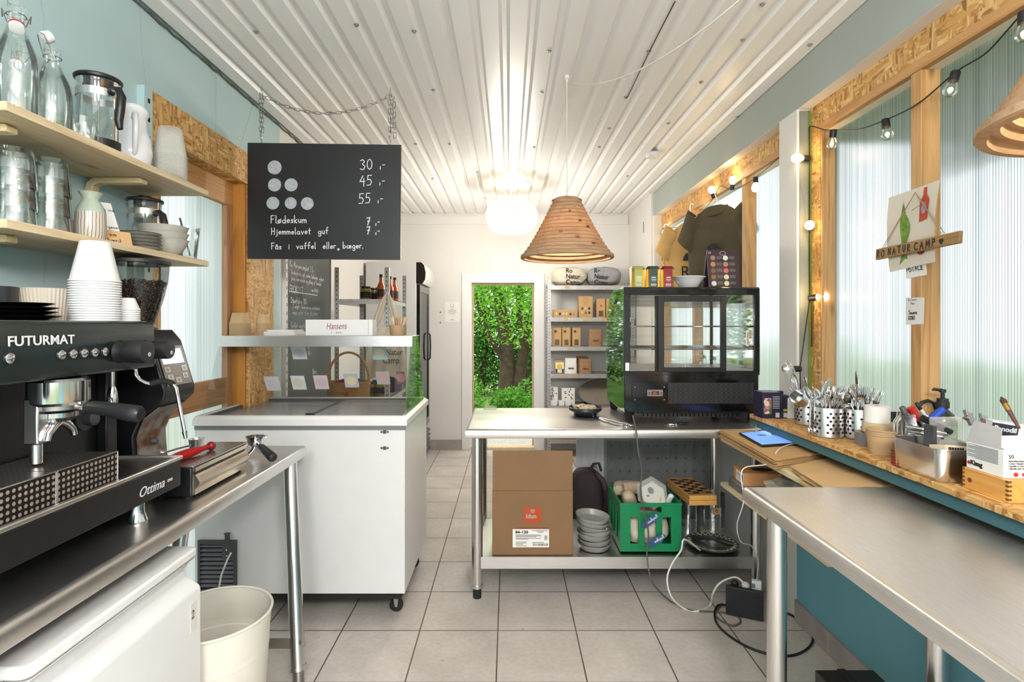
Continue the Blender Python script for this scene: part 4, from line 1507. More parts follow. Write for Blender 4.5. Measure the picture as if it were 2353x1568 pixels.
m.obj('ribbed_handle', MT['red'], t, world=True)
MB().sph(b_ + d * .016, .0155, 16, 10).cyl(b_ - d * .004, b_ + d * .008, .009).obj('knob_end', pm('dark_red_knob', '#8c1a1a', .25), t, world=True)
t = thing('shot_cup', 'small flared steel cup standing behind the knock box', 'cup', (-1.225, 2.12, .9))
MB().lathe([(0, .001), (.05, 0), (.052, .004), (.046, .008), (.034, .010), (0, .010)], 30).obj('saucer', MT['steel'], t)
MB().lathe([(0, .012), (.017, .012), (.018, .016), (.027, .098), (.0285, .1), (.0265, .1), (.016, .018), (0, .018)], 30).obj('cup_wall', MT['steel'], t)
# spare portafilter on the counter
t = thing('portafilter', 'spare portafilter with black handle lying at the end of the coffee counter', 'portafilter', (-1.04, 2.24, .9))
c = Vector((-1.05, 2.24, .965))
MB().lathe([(0, -.022), (.022, -.021), (.03, -.012), (.033, .012), (.037, .014), (.037, .020), (.031, .020), (.029, -.004), (0, -.012)], 32, c=c).obj('basket', MT['chrome'], t, world=True)
e = MB()
for a in (0, 2.2):
    e.M = T3(*c) @ RZ(a + .4)
    e.box(.034, .046, -.007, .007, .010, .018)
e.M = Matrix.Identity(4)
e.obj('lug', MT['chrome'], t, world=True)
tip = Vector((-.92, 2.12, .921))
d = (tip - c).normalized()
MB().tube([c + d * .028, c + d * .06], [.008, .009], 12).obj('neck', MT['chrome'], t, world=True)
MB().tube([c + d * .055, c + d * .065, c + d * .10, c + d * .15, c + d * .172, c + d * .178], [.010, .0135, .0155, .018, .018, .012], 18).obj('handle', MT['blackp'], t, world=True, smooth=50)
MB().tube([c + Vector((0, 0, -.02)), c + Vector((.004, .006, -.034)), c + Vector((.012, .014, -.046)), c + Vector((.016, .02, -.053))], [.012, .011, .009, .008], 12).tube([c + Vector((0, 0, -.02)), c + Vector((-.006, -.004, -.034)), c + Vector((-.014, -.008, -.046)), c + Vector((-.02, -.012, -.053))], [.012, .011, .009, .008], 12).obj('spout', MT['chrome'], t, world=True, smooth=70)

# ---- small white fridge under the counter
t = thing('small_fridge', 'small white fridge under the coffee counter with a 2 sticker', 'fridge', (-1.18, 1.3, 0))
MB().box(-1.44, -.965, 1.02, 1.575, .02, .775).obj('cabinet', MT['whitee'], t, world=True, bevel=.006)
MB().rbox(-1.44, -.905, 1.015, 1.58, .776, .802, .02).obj('top_panel', MT['whitep'], t, world=True, bevel=.006)
dr = MB()
n = 14
poly = [(-.96, .03), (-.905, .03), (-.900, .04), (-.900, .70)]
dr.prism([(-.96, .03), (-.905, .03), (-.898, .04), (-.898, .68), (-.902, .69), (-.94, .715), (-.946, .735), (-.925, .762), (-.91, .77), (-.96, .77)], 1.02, 1.578, 'y')
dr.obj('door', MT['whitee'], t, world=True, bevel=.004, seg=3)
MB().box(-.964, -.96, 1.03, 1.57, .03, .77).obj('door_seal', MT['grey'], t, world=True)
sx = MB().box(-.8985, -.8972, 1.525, 1.555, .575, .655)
st = sx.obj('sticker', pm('off_white_sticker', '#dcd8cf', .5), t, world=True)
wm = MB()
wm.write('2', (-.8968, 1.532, .613), (0, 1, 0), (0, 0, 1), .022, .003)
wm.obj('lettering', MT['ink'], st, world=True, smooth=0, fix=False)

# ---- waste bin
t = thing('waste_bin', 'open cream metal bin beside the small white fridge', 'bin', (-.972, 1.775, 0))
MB().lathe([(0, .004), (.140, 0), (.150, .01), (.160, .30), (.163, .30), (.165, .318), (.163, .335), (.168, .37), (.171, .373), (.172, .388), (.170, .4), (.180, .498)], 56).lathe([(.178, .498), (.147, .012), (0, .010)], 56).obj('pail', pm('cream_enamel', '#d9d5c8', .4, var=.03), t, smooth=30)
MB().tube([(.180 * math.cos(2 * PI * k / 56), .180 * math.sin(2 * PI * k / 56), .499) for k in range(56)], .0045, 8, closed=True).obj('rolled_rim', bpy.data.materials['cream_enamel'], t)
# ------------------------------------------------------------------ ice cream freezer and what stands on it
FX0, FX1, FY0, FY1 = -1.525, -.495, 2.62, 3.32
t = thing('ice_cream_freezer', 'white ice cream chest freezer with a glass sneeze guard', 'freezer', (-1.0, 2.97, 0))
MB().box(FX0, FX1 - .008, FY0 + .006, FY1, .137, .957).obj('cabinet', MT['whitee'], t, world=True, bevel=.003)
MB().box(FX0 + .03, FX1 - .03, FY0 + .03, FY1 - .03, .10, .137).obj('plinth', MT['rubber'], t, world=True)
m = MB()
o_ = [(FX0 - .004, FY0 - .006), (FX1 + .004, FY0 - .006), (FX1 + .004, FY1), (FX0 - .004, FY1)]
i_ = [(FX0 + .03, FY0 + .03), (FX1 - .02, FY0 + .03), (FX1 - .02, FY1 - .05), (FX0 + .03, FY1 - .05)]
rings = []
for pts, z in ((o_, .957), (o_, .985), ([(x + (.008 if x < -1 else -.03), y + (.008 if y < 3 else -.006)) for x, y in o_], 1.003), (i_, 1.003), (i_, .96)):
    rings.append([(x, y, z) for x, y in pts])
vs = [p for r_ in rings for p in r_]
fs = []
for k in range(4):
    for q in range(4):
        fs.append((k * 4 + q, k * 4 + (q + 1) % 4, k * 4 + 4 + (q + 1) % 4, k * 4 + 4 + q))
m.add(vs, fs).obj('top_rim', MT['whitep'], t, world=True, smooth=0, fix=False)
MB().box(FX0, FX1 - .003, FY0 + .002, FY0 + .006, .935, .957).obj('trim_strip', MT['grey'], t, world=True)
m = MB()
for x0, x1, y0, y1 in ((FX0 + .03, FX0 + .05, FY0 + .03, FY1 - .05), (FX1 - .035, FX1 - .02, FY0 + .03, FY1 - .05), (FX0 + .05, FX1 - .035, FY0 + .03, FY0 + .042), (FX0 + .05, FX1 - .035, FY1 - .062, FY1 - .05)):
    m.box(x0, x1, y0, y1, .975, .999)
m.obj('lid_track', MT['dgrey'], t, world=True)
lidg = milky('frosted_lid_glass', (.40, .40, .415))
for k, (x0, x1, z) in enumerate(((FX0 + .05, -.93, .984), (-.985, FX1 - .035, .992))):
    l = MB().box(x0, x1, FY0 + .042, FY1 - .062, z, z + .004).obj('sliding_lid', lidg, t, world=True)
    xe = x1 if k == 0 else x0
    MB().box(xe - .007, xe + .007, FY0 + .042, FY1 - .062, z - .002, z + .007).obj('lid_edge', MT['dgrey'], l, world=True)
    if k:
        MB().box(xe - .02, xe + .025, FY0 + .05, FY0 + .066, z + .007, z + .016).obj('lid_grip', MT['blackp'], l, world=True, bevel=.003)
MB().box(FX0 + .03, FX1 - .02, FY0 + .03, FY1 - .05, .62, .63).box(FX0 + .03, FX0 + .04, FY0 + .03, FY1 - .05, .63, .96).box(FX1 - .03, FX1 - .02, FY0 + .03, FY1 - .05, .63, .96).box(FX0 + .03, FX1 - .02, FY1 - .06, FY1 - .05, .63, .96).box(FX0 + .03, FX1 - .02, FY0 + .03, FY0 + .04, .63, .96).obj('inner_tub', pm('frosty_tub', '#c9ccd0', .7, var=.05), t, world=True)
for x in (-1.515, -.512):
    MB().prism([(2.665, 1.003), (2.845, 1.383), (3.05, 1.383), (3.255, 1.003)], x, x + .006, 'x').obj('side_glass', MT['gpane'] if x > -1 else glass('clear_side_glass', (.97, .985, .975), (.85, .92, .88), .03, .02, .2), t, world=True)
BG0, BGS = 3.262, .555
MB().prism([(3.258, 1.003), (3.264, 1.003), (3.056, 1.383), (3.05, 1.383)], -1.509, -.512, 'x').obj('back_glass', MT['pane'], t, world=True)
MB().box(-1.520, -.504, 2.84, 3.06, 1.383, 1.388).box(-1.520, -.504, 2.836, 2.84, 1.331, 1.388).obj('top_shelf', MT['steel'], t, world=True, bevel=.001)
MB(T3(-1.50, 3.155, 1.06)).box(-.006, .02, -.02, .0, -.02, .01).lathe([(.014, 0), (.014, .008), (0, .008)], 14).obj('glass_clamp', MT['chrome'], t, world=True)
for px, py in ((884, 993), (884, 1030)):
    p = at(px, py, FY0 + .006)
    mm = MB(T3(p.x, p.y, p.z) @ RX(PI / 2))
    mm.box(-.008, .008, -.008, .008, 0, .003)
    for s in (-1, 1):
        mm.M = T3(p.x + s * .015, p.y, p.z) @ RX(PI / 2)
        mm.lathe([(.0055, 0), (.0055, .002), (0, .003)], 12)
    mm.obj('lock_fitting', MT['dgrey'], t, world=True)
vg = MB()
vx0, vx1 = -1.505, -1.317
vg.box(vx0, vx1, FY0 - .006, FY0 + .004, .15, .163).box(vx0, vx1, FY0 - .006, FY0 + .004, .383, .402).box(vx1 - .016, vx1, FY0 - .006, FY0 + .004, .163, .383).box(vx0, vx0 + .012, FY0 - .006, FY0 + .004, .163, .383).box(vx1 - .068, vx1 - .016, FY0 - .006, FY0 + .004, .31, .383)
vg.box(vx1 - .055, vx1 - .035, FY0 - .008, FY0 + .004, .402, .436).box(vx1 - .058, vx1 - .032, FY0 - .012, FY0 + .004, .432, .437)
gr = vg.obj('vent_frame', MT['dgrey'], t, world=True, bevel=.001)
MB().box(vx0, vx1, FY0 + .003, FY0 + .0055, .155, .4).obj('vent_backing', MT['ink'], gr, world=True)
for k in range(10):
    z = .175 + k * .0215
    x1_ = vx1 - .016 if z < .31 else vx1 - .068
    MB().prism([(FY0 - .004, z), (FY0 - .005, z + .005), (FY0 + .003, z + .012), (FY0 + .003, z + .006)], vx0 + .012, x1_, 'x').obj('slat', pm('grey_slat', '#5d5f64', .35) if k == 0 else bpy.data.materials['grey_slat'], gr, world=True)
MB().box(vx1 - .05, vx1 - .045, FY0 - .0068, FY0 - .006, .352, .36).box(vx1 - .05, vx1 - .045, FY0 - .0068, FY0 - .006, .325, .33).obj('socket_mark', MT['silver'], gr, world=True)
MB().tube([(vx1 - .022, FY0 - .01, .345), (vx1 - .03, FY0 - .03, .32), (vx1 - .052, FY0 - .045, .25), (vx1 - .062, FY0 - .05, .18), (vx1 - .062, FY0 - .05, .05), (vx1 - .05, FY0 - .02, .006), (vx1 - .1, FY0 + .3, .006)], .0042, 8).obj('power_cord', MT['wcable'], t, world=True, smooth=70)
for x, y in ((-.565, 2.73), (-1.45, 2.73), (-.565, 3.22), (-1.45, 3.22)):
    m = MB()
    m.box(x - .03, x + .03, y - .03, y + .03, .094, .10)
    m.prism([(x + .016, .094), (x - .016, .094), (x - .004, .03), (x + .008, .03)], y - .021, y - .018, 'y').prism([(x + .016, .094), (x - .016, .094), (x - .004, .03), (x + .008, .03)], y + .018, y + .021, 'y')
    c_ = m.obj('caster', MT['zinc'], t, world=True)
    mm = MB(T3(x, y, .033) @ RX(PI / 2)).lathe([(0, -.014), (.026, -.014), (.033, -.008), (.033, .008), (.026, .014), (0, .014)], 24)
    mm.obj('wheel', MT['rubber'], c_, world=True)
# labels stuck on the sloping glass
for (px, py, wv, hv, col, dot, lab) in (
        (687, 811, .082, .062, '#e4e9ec', '#cfd6dc', 'pale card stuck high on the freezer glass below the long white box'),
        (872, 811, .082, .066, '#b9d3d3', '#e7e0c8', 'mint green card with cream circle stuck high on the freezer glass'),
        (626, 882, .085, .072, '#dcdde6', '#d7d9e2', 'plain pale card stuck lowest nearest the chipboard on the freezer glass'),
        (686, 880, .082, .070, '#e6ebec', '#e0dec9', 'white card with faint cream circle between pale and pink cards'),
        (738, 879, .082, .070, '#e3d6d8', '#dccbcd', 'pale pink card stuck on the freezer glass beside the basket'),
        (807, 875, .082, .070, '#c2c7d2', '#e8dcb6', 'grey blue card with yellow circle stuck in front of the wicker basket'),
        (880, 869, .078, .064, '#b9bbc0', '#d9aba6', 'grey card with pink circle stuck below the tote bag lettering'),
        (921, 869, .05, .064, '#8d7577', '#b98f8c', 'dusky pink card at the end of the freezer glass')):
    k = (py - 745) / 1241
    Y = (BG0 - BGS * (1.45 - 1.003)) / (1 - BGS * k) - .006
    p = at(px, py, Y)
    u = Vector((1, 0, 0))
    up = Vector((0, -BGS, 1)).normalized()
    n3 = u.cross(up)
    hv *= 1.42
    c = thing('flavour_card', lab, 'card', p)
    MB().add([u * (-wv / 2) - up * hv / 2, u * wv / 2 - up * hv / 2, u * wv / 2 + up * hv / 2, u * (-wv / 2) + up * hv / 2], [(0, 1, 2, 3)]).obj('card', pm('flavour_card_paper', col, .7, var=.02), c, solid=.0008)
    MB().add([u * math.cos(a) * hv * .31 + up * math.sin(a) * hv * .33 + n3 * .0009 for a in [2 * PI * q / 24 for q in range(24)]], [tuple(range(24))]).obj('printed_circle', pm('printed_scoop', dot, .7, var=.04), c, fix=False)

ZF = 1.3885
cup_stack('kraft_cup', lambda o: f'{o} kraft paper cup in the wide upturned stack on the freezer', -1.462, 2.945, ZF, 11, .052, .041, .060, .0062, MT['kraftp'], group='wide kraft cups on the freezer')
cup_stack('kraft_cup', lambda o: f'{o} small kraft paper cup in the narrow upturned stack beside the napkins', -1.335, 2.945, ZF, 11, .034, .028, .053, .0063, MT['kraftp'], group='small kraft cups on the freezer')
t = thing('napkin_stack', 'loose stack of white paper napkins on the freezer top', 'napkins', (-1.21, 2.94, ZF))
m = MB()
rr = random.Random(2)
for k in range(11):
    m.M = T3(rr.uniform(-.004, .004), 0, 0) @ RZ(rr.uniform(-.04, .04))
    m.box(-.088 + (.02 if k > 7 else 0), .085 - k * .002, -.075, .075, k * .0028, k * .0028 + .0022)
tag(m.obj('napkin', MT['paper'], t), kind='stuff')
t = thing('sign_box', 'long white box with red Hansens lettering on the freezer', 'sign', (-.895, 2.90, ZF))
MB().box(-.177, .155, -.045, .045, 0, .085).obj('box_face', MT['whitep'], t, bevel=.001)
MB().box(.156, .177, -.045, .045, 0, .085).obj('end_flap', MT['paper'], t, bevel=.001)
text('lettering', 'Hansens', .052, MT['redink'], t, face_M(Vector((-.068, -.0455, .032)), (1, 0, .06), (0, 0, 1)), sx=.62, shear=.25, off=-.0006)
text('small_lettering', 'F · ØDE!', .011, MT['ink'], t, face_M(Vector((-.042, -.0455, .012)), (1, 0, 0), (0, 0, 1)), sp=1.5)
t = thing('paper_cup', 'kraft cup full of flat wooden ice cream spoons on the freezer', 'cup', (-.605, 2.95, ZF))
MB().lathe([(0, .002), (.036, 0), (.037, .003), (.044, .052), (.0455, .053), (.0455, .055), (.043, .055), (.036, .004), (0, .004)], 32).obj('body', MT['kraftp'], t)
rr = random.Random(11)
proto = None
for k in range(18):
    a = k * 2.4
    tx, ty = .022 * math.cos(a), .022 * math.sin(a)
    if proto is None:
        m = MB().prism([(-.004, 0), (.004, 0), (.0055, .06), (.0075, .085), (.006, .095), (0, .098), (-.006, .095), (-.0075, .085), (-.0055, .06)], -.0007, .0007, 'y')
        proto = m.obj('wooden_spoon', pm('pale_spoon_wood', '#d0b591', .7))
        o = proto
    else:
        o = proto.copy()
        COL.objects.link(o)
    o.location = (-.605 + tx * .8, 2.95 + ty * .8, ZF + .006)
    o.rotation_euler = (-ty * 16 * rr.uniform(.6, 1), tx * 16 * rr.uniform(.6, 1.3), rr.uniform(0, 3))
    tag(o, 'flat wooden ice cream spoon standing in the kraft cup on the freezer', 'spoon', 'wooden ice cream spoons')

# ------------------------------------------------------------------ hanging price board
BY = 2.9
t = thing('menu_board', 'hanging black chalk menu board with prices 30, 45 and 55', 'menu board', (-.99, BY, 1.8))
c0, c1, c2, c3 = at(568.5, 595, BY), at(920, 597.5, BY), at(922, 333, BY), at(569, 328, BY)
def slab(a, b, c, d, th):
    v = [a, b, c, d] + [p + Vector((0, th, 0)) for p in (a, b, c, d)]
    return v, [(0, 1, 2, 3), (7, 6, 5, 4), (0, 4, 5, 1), (1, 5, 6, 2), (2, 6, 7, 3), (3, 7, 4, 0)]
m = MB()
v, f = slab(c0, c1, c2, c3, .012)
m.add(v, f[:1])
m.mat(1).add(v, f[1:])
m.obj('board', [MT['slate'], MT['pale']], t, world=True, smooth=0)
BYF = BY - .0012
def bw(txt, px, py, hpx, wpx, jit=.03, gap=.28):
    wm = MB()
    wm.write(txt, at(px, py, BYF), (1, 0, .012), (0, 0, 1), hpx * BYF / 1241, wpx * BYF / 1241, jit, gap)
    wm.obj('chalk_lettering', MT['chalk'], t, world=True, smooth=0, fix=False)
for txt, px, py in (('30', 828, 390), ('45', 827, 427), ('55', 825, 468)):
    bw(txt, px, py, 23, 1.8, gap=.22)
for px, py in ((873, 388), (872, 425), (868, 466)):
    bw(',-', px, py - 3, 18, 1.8, gap=.3)
for py in (517, 538):
    bw('7', 843, py, 17, 2.0)
    bw(',-', 863, py - 2, 14, 1.8, gap=.3)
bw('Flødeskum', 623, 513, 17, 1.7, gap=.2)
bw('Hjemmelavet  guf', 624, 539, 15, 1.6, gap=.2)
bw('Fås  i  vaffel  eller  bæger.', 624, 573, 14.5, 1.6, gap=.2)
bw('<', 776, 575, 8, 2.0)
scoop = pm('chalk_scoop', '#a9aeb6', .9, var=.22, scale=60)
for px, py, r in ((631, 385, 15.5), (631, 425, 14.5), (669, 425, 14.5), (627, 467, 14), (668, 467, 13), (706, 468, 14)):
    dm = MB()
    k = BYF / 1241
    rr = random.Random(px)
    c = at(px, py, BYF)
    dm.add([c + Vector((math.cos(a), 0, math.sin(a))) * r * k * (1 + rr.uniform(-.03, .03)) for a in [2 * PI * q / 26 for q in range(26)]], [tuple(range(26))])
    dm.mat(1)
    for q in range(15):
        x = -r * .9 + q * r * 1.8 / 14
        hh = math.sqrt(max(0, r * r - x * x)) * .93
        sl = .25 if px == 627 else (.5 if px == 631 and py == 425 else .02)
        a = c + Vector((x * k - sl * hh * k * .5, -.0004, -hh * k))
        b = c + Vector((x * k + sl * hh * k * .5 + rr.uniform(-1, 1) * k, -.0004, hh * k))
        wdt = .55 * k * rr.uniform(.5, 1.5)
        dm.quad(a - Vector((wdt, 0, 0)), a + Vector((wdt, 0, 0)), b + Vector((wdt, 0, 0)), b - Vector((wdt, 0, 0)))
    dm.tube([c + Vector((math.cos(a), 0, math.sin(a))) * r * k for a in [2 * PI * q / 26 for q in range(26)]], .0016, 4, closed=True)
    dm.obj('chalk_circle', [scoop, bpy.data.materials.get('chalk_grey') or pm('chalk_grey', '#b4b8be', .9, var=.15, scale=60)], t, world=True, smooth=0, fix=False)
def chain(m, pts, n, L_=.03, r=.0017):
    """n links along the polyline pts"""
    segs = []
    tot = 0
    for a, b in zip(pts, pts[1:]):
        segs.append((tot, a, b, (b - a).length))
        tot += (b - a).length
    for k in range(n):
        s = (k + .5) / n * tot
        for s0, a, b, l in segs:
            if s0 <= s <= s0 + l + 1e-6:
                break
        d = (b - a).normalized()
        c = a + d * (s - s0)
        sd = d.orthogonal().normalized()
        sd = sd if k % 2 else d.cross(sd)
        q = Matrix.Rotation(.75, 3, d)
        sd = q @ sd
        hl = L_ * .56 - .006
        loop = [c + d * (hl + .006 * math.sin(t_)) + sd * .0065 * math.cos(t_) for t_ in [PI * i / 5 for i in range(6)]] + [c - d * (hl + .006 * math.sin(t_)) - sd * .0065 * math.cos(t_) for t_ in [PI * i / 5 for i in range(6)]]
        m.tube(loop, r, 5, closed=True)
hk = []
for px, py in ((600, 208), (897, 210)):
    p = at(px, py, BY)
    hk.append(p)
    m = MB().tube([p + Vector((0, 0, .02)), p, p + Vector((.006, 0, -.01)), p + Vector((0, 0, -.02)), p + Vector((-.007, 0, -.012)), p + Vector((-.004, 0, -.004))], .0016, 6)
    m.obj('ceiling_hook', MT['dsteel'], t, world=True)
    e = at(px + 1, 317, BY)
    m = MB()
    chain(m, [p + Vector((-.006, 0, -.02)), e + Vector((-.004, 0, .01))], 9)
    chain(m, [p + Vector((.008, 0, -.02)), e + Vector((.006, 0, .03))], 8)
    if px > 800:
        chain(m, [p + Vector((.02, 0, -.03)), e + Vector((.022, 0, .0))], 8)
    chain(m, [e + Vector((-.012 if px > 800 else 0, 0, .012)), e + Vector((0, 0, -.022))], 1)
    m.obj('chain', MT['dsteel'], t, world=True, smooth=60)
    m = MB().tube([e + Vector((0, 0, -.016)), e + Vector((.004, 0, -.022)), e + Vector((-.003, .003, -.03)), e + Vector((.001, .006, -.042))], .0013, 6)
    m.obj('eye_hook', MT['dsteel'], t, world=True)
m = MB()
pts = []
for i in range(27):
    f = i / 26
    p = hk[0].lerp(hk[1], f)
    p.z -= .023 + .098 * 4 * f * (1 - f)
    pts.append(p)
chain(m, pts, 26)
m.obj('chain', MT['dsteel'], t, world=True, smooth=60)

# ------------------------------------------------------------------ behind the freezer
t = thing('chalkboard', 'tall dark chalkboard with breakfast and lunch menu on the far wall', 'menu board', (XL, 3.9, .85))
MB().box(XL + .002, XL + .016, 3.55, 4.40, .85, 2.05).obj('board', pm('green_black_slate', '#2b2f2b', .32, var=.25, scale=2), t, world=True)
MB().box(XL + .002, XL + .022, 4.40, 4.46, .85, 2.05).obj('edge_frame', MT['whitep'], t, world=True)
XC = XL + .0168
def cw(txt, Y, py, h, wd):
    wm = MB()
    z = 1.45 - (py - 745) * Y / 1241
    wm.write(txt, (XC, Y, z), (0, 1, 0), (0, 0, 1), h, wd, .03, .2)
    wm.obj('chalk_lettering', MT['chalk'], t, world=True, smooth=0, fix=False)
cw('Ro Morgencomplet 195,-', 3.58, 612, .038, .0042)
cw('Surdejsbolle, ost, andre lækkerier, yoghurt,', 3.60, 629, .030, .0036)
cw('juice, marmelade og pålæg af fennikel', 3.60, 643, .030, .0036)
cw('FROKOST', 3.58, 672, .048, .0048)
cw('mer 11-15.00', 3.98, 670, .022, .003)
MB().box(XC - .0005, XC + .0005, 3.57, 4.10, 1.45 + .215, 1.45 + .220).obj('chalk_line', MT['chalk'], t, world=True)
cw('Dåsefiskon 180,-', 3.60, 696, .038, .0042)
cw('2 valgfri fiskekonserves, surdejsbrød', 3.63, 708, .028, .0034)
cw('mayo, grillet citron, sylt, oliven', 3.63, 722, .030, .0034)
cw('Grillet vegetar', 3.60, 754, .036, .004)
cw('tun, urter, olie og aioli', 3.62, 768, .030, .0036)
cw('Toast med ost 95,-', 3.60, 806, .036, .004)
cw('skinke, salat 1 stk 45,-', 3.62, 822, .030, .0036)
cw('Børn', 4.0, 860, .036, .004)
t = thing('shelf_standard', 'white slotted upright fixed to the wall beside the chalkboard', 'shelf upright', (XL, 3.52, .9))
MB().box(XL, XL + .024, 3.50, 3.53, .8, 2.3).obj('rail', MT['whitep'], t, world=True)
m = MB()
for k in range(26):
    m.box(XL + .0235, XL + .0245, 3.51, 3.518, .85 + k * .055, .872 + k * .055)
tag(m.obj('slot', MT['ink'], t, world=True), kind='stuff')

def perforated_post(x, y, z1, par, dx=.032, dy=.032, nx=1, z0=0):
    m = MB().box(x, x + dx * nx, y, y + .0015, z0, z1).box(x, x + .0015 * nx, y, y + dy, z0, z1)
    m.mat(1)
    k = z0 + .04
    while k < z1 - .03:
        m.box(x + dx * nx * .5 - .004, x + dx * nx * .5 + .004, y - .0006, y + .0003, k, k + .008)
        k += .033
    return m.obj('post', [MT['zinc'], MT['ink']], par, world=True)

t = thing('metal_rack', 'galvanised slotted rack holding preserve jars beside the chalkboard', 'rack', (-1.06, 4.2, 0))
for x, nx in ((-1.255, 1), (-.862, -1)):
    perforated_post(x, 3.9, 1.86, t, nx=nx)
    perforated_post(x, 4.56, 1.86, t, nx=nx)
for z in (1.63, .915, .30):
    MB().box(-1.25, -.866, 3.905, 4.59, z - .003, z).box(-1.25, -.866, 3.903, 3.906, z - .035, z).box(-.869, -.866, 3.905, 4.59, z - .035, z).box(-1.25, -1.247, 3.905, 4.59, z - .035, z).obj('shelf', MT['zinc'], t, world=True)
olive = pm('pickled_olives', '#8a7a2c', .3, var=.5, scale=70)
def jar(x, y, z, lab, cat='jar', grp='preserve jars on the metal rack'):
    t = thing('preserve_jar', lab, cat, (x, y, z), 0, grp)
    MB().lathe([(0, 0), (.036, 0), (.04, .006), (.04, .085), (.033, .095)], 24).obj('filled_glass', olive, t)
    MB().lathe([(.0405, .02), (.0408, .02), (.0408, .068), (.0405, .068)], 24, close=True).obj('paper_label', MT['ink'], t)
    MB().lathe([(.035, .093), (.036, .095), (.036, .11), (0, .111)], 24).obj('lid', MT['blackm'], t)
for i, (x, y) in enumerate(((-1.10, 4.17), (-1.02, 4.30), (-1.105, 4.35))):
    jar(x, y, 1.63, ('dark lidded preserve jar nearest the edge of the upper rack shelf', 'dark lidded preserve jar standing next to the syrup bottles', 'dark lidded preserve jar at the back of the upper rack shelf')[i])
for i, (x, y) in enumerate(((-1.03, 4.0), (-.95, 4.02), (-1.0, 4.11))):
    jar(x, y, .915, 'preserve jar with olives on the low rack shelf seen through the freezer glass', grp='jars on the low rack shelf')
bb = pm('amber_syrup', '#b5551c', .2)
for i, (x, y) in enumerate(((-.985, 4.18), (-.955, 4.36), (-.94, 4.47))):
    t = thing('syrup_bottle', ('amber syrup bottle partly hidden by the rack post', 'second amber syrup bottle in the row on the rack', 'amber syrup bottle furthest back in the row on the rack')[i], 'bottle', (x, y, 1.63), 0, 'syrup bottles on the metal rack')
    MB().lathe([(0, 0), (.028, 0), (.03, .006), (.03, .11), (.013, .15), (.012, .185)], 22).obj('filled_glass', bb, t)
    MB().lathe([(.0305, .03), (.0307, .03), (.0307, .09), (.0305, .09)], 22, close=True).obj('paper_label', pm('brown_label', '#3d1f1a', .6) if i == 0 else bpy.data.materials['brown_label'], t)
    MB().lathe([(.013, .183), (.0135, .185), (.0135, .205), (0, .206)], 18).obj('cap', MT['blackm'], t)
for i, (c, lab) in enumerate((('#cdd0d6', 'white printed book standing on the low rack shelf'), ('#b4672f', 'orange brown book standing between two others on the low rack shelf'), ('#473a58', 'purple book standing last on the low rack shelf'))):
    t = thing('book', lab, 'book', (-.955 + i * .035, 4.30, .9155), -.3)
    MB().box(-.012, .012, -.06, .06, 0, .17).obj('cover', pm('book_cover', c, .5, var=.2, scale=30), t)
# tote bag on the rack post
t = thing('tote_bag', 'natural cotton tote bag with Ro Natur Camp print hanging from the rack', 'bag', (-.85, 3.84, 1.0))
def tote(u, v):
    x = (u - .5) * (.30 - .13 * (1 - v) ** 1.6 * 0 - .12 * v ** 3)
    z = 1.07 + .36 * v
    wv = .018 * math.sin(u * 9 + v * 3) + .012 * math.sin(u * 21 - v * 5) * (1 - v * .3)
    return (-.872 + x, 3.845 + wv, z - .02 * math.cos(u * 7) * (1 - v))
m = MB().grid(tote, 30, 22)
m.obj('bag_body', MT['linen'], t, world=True, smooth=80, solid=.012)
for s in (-1, 1):
    MB().tube([(-.872 + s * .085, 3.85, 1.41), (-.872 + s * .07, 3.85, 1.50), (-.868 + s * .03, 3.86, 1.62), (-.868 + s * .008, 3.88, 1.68), (-.868 + s * .02, 3.86, 1.60), (-.872 + s * .05, 3.86, 1.48), (-.872 + s * .10, 3.862, 1.405)], [.012, .014, .013, .011, .012, .014, .014], 8).obj('handle', MT['linen'], t, world=True, smooth=80)
for i, (s_, dx) in enumerate((('Ro', -.005), ('Natur', .0), ('Camp', 0))):
    text('lettering', s_, .062, MT['ink'], t, T3(.85, -3.84, -1.0) @ face_M(Vector((-.885 + dx - (0 if i != 1 else -.02), 3.802, 1.29 - .058 * i)), (1, 0, 0), (0, 0, 1)), sx=.8)
mm = MB(T3(-.892, 3.803, 1.245) @ RX(PI / 2)).lathe([(0, 0), (.02, 0), (.02, .001), (0, .001)], 16)
mm.obj('emblem', MT['ink'], t, world=True)
# basket on a small side table
t = thing('side_table', 'small white table behind the freezer carrying the wicker basket', 'table', (-1.10, 3.58, 0))
MB().box(-1.30, -.92, 3.42, 3.76, .905, .93).obj('tabletop', MT['whitep'], t, world=True, bevel=.003)
for x, y in ((-1.28, 3.44), (-.94, 3.44), (-1.28, 3.74), (-.94, 3.74)):
    MB().box(x - .015, x + .015, y - .015, y + .015, 0, .905).obj('leg', MT['whitep'], t, world=True)
t = thing('wicker_basket', 'wicker basket with tall arched handle behind the freezer glass', 'basket', (-1.065, 3.6, .931))
wk = pm('wicker', '#b07f45', .55, var=.2, scale=40)
m = MB()
for k in range(11):
    z = .008 + k * .0125
    sc = 1 + .12 * k / 10
    n = 44
    m.tube([((.125 * sc + (.003 if (i + k) % 2 else -.003)) * math.cos(2 * PI * i / n), (.10 * sc + (.003 if (i + k) % 2 else -.003)) * math.sin(2 * PI * i / n), z) for i in range(n)], .0066, 6, closed=True)
m.lathe([(0, .004), (.11, .004), (.11, .008), (0, .008)], 24)
m.obj('woven_body', wk, t, smooth=70)
MB().tube([(-.138 * math.cos(a), 0, .14 + .19 * math.sin(a)) for a in [PI * i / 20 for i in range(21)]], .008, 10).obj('handle', wk, t, smooth=80)
MB().box(.03, .055, -.118, -.108, .0, .145).obj('leather_strap', pm('tan_strap', '#a8672f', .6), t)
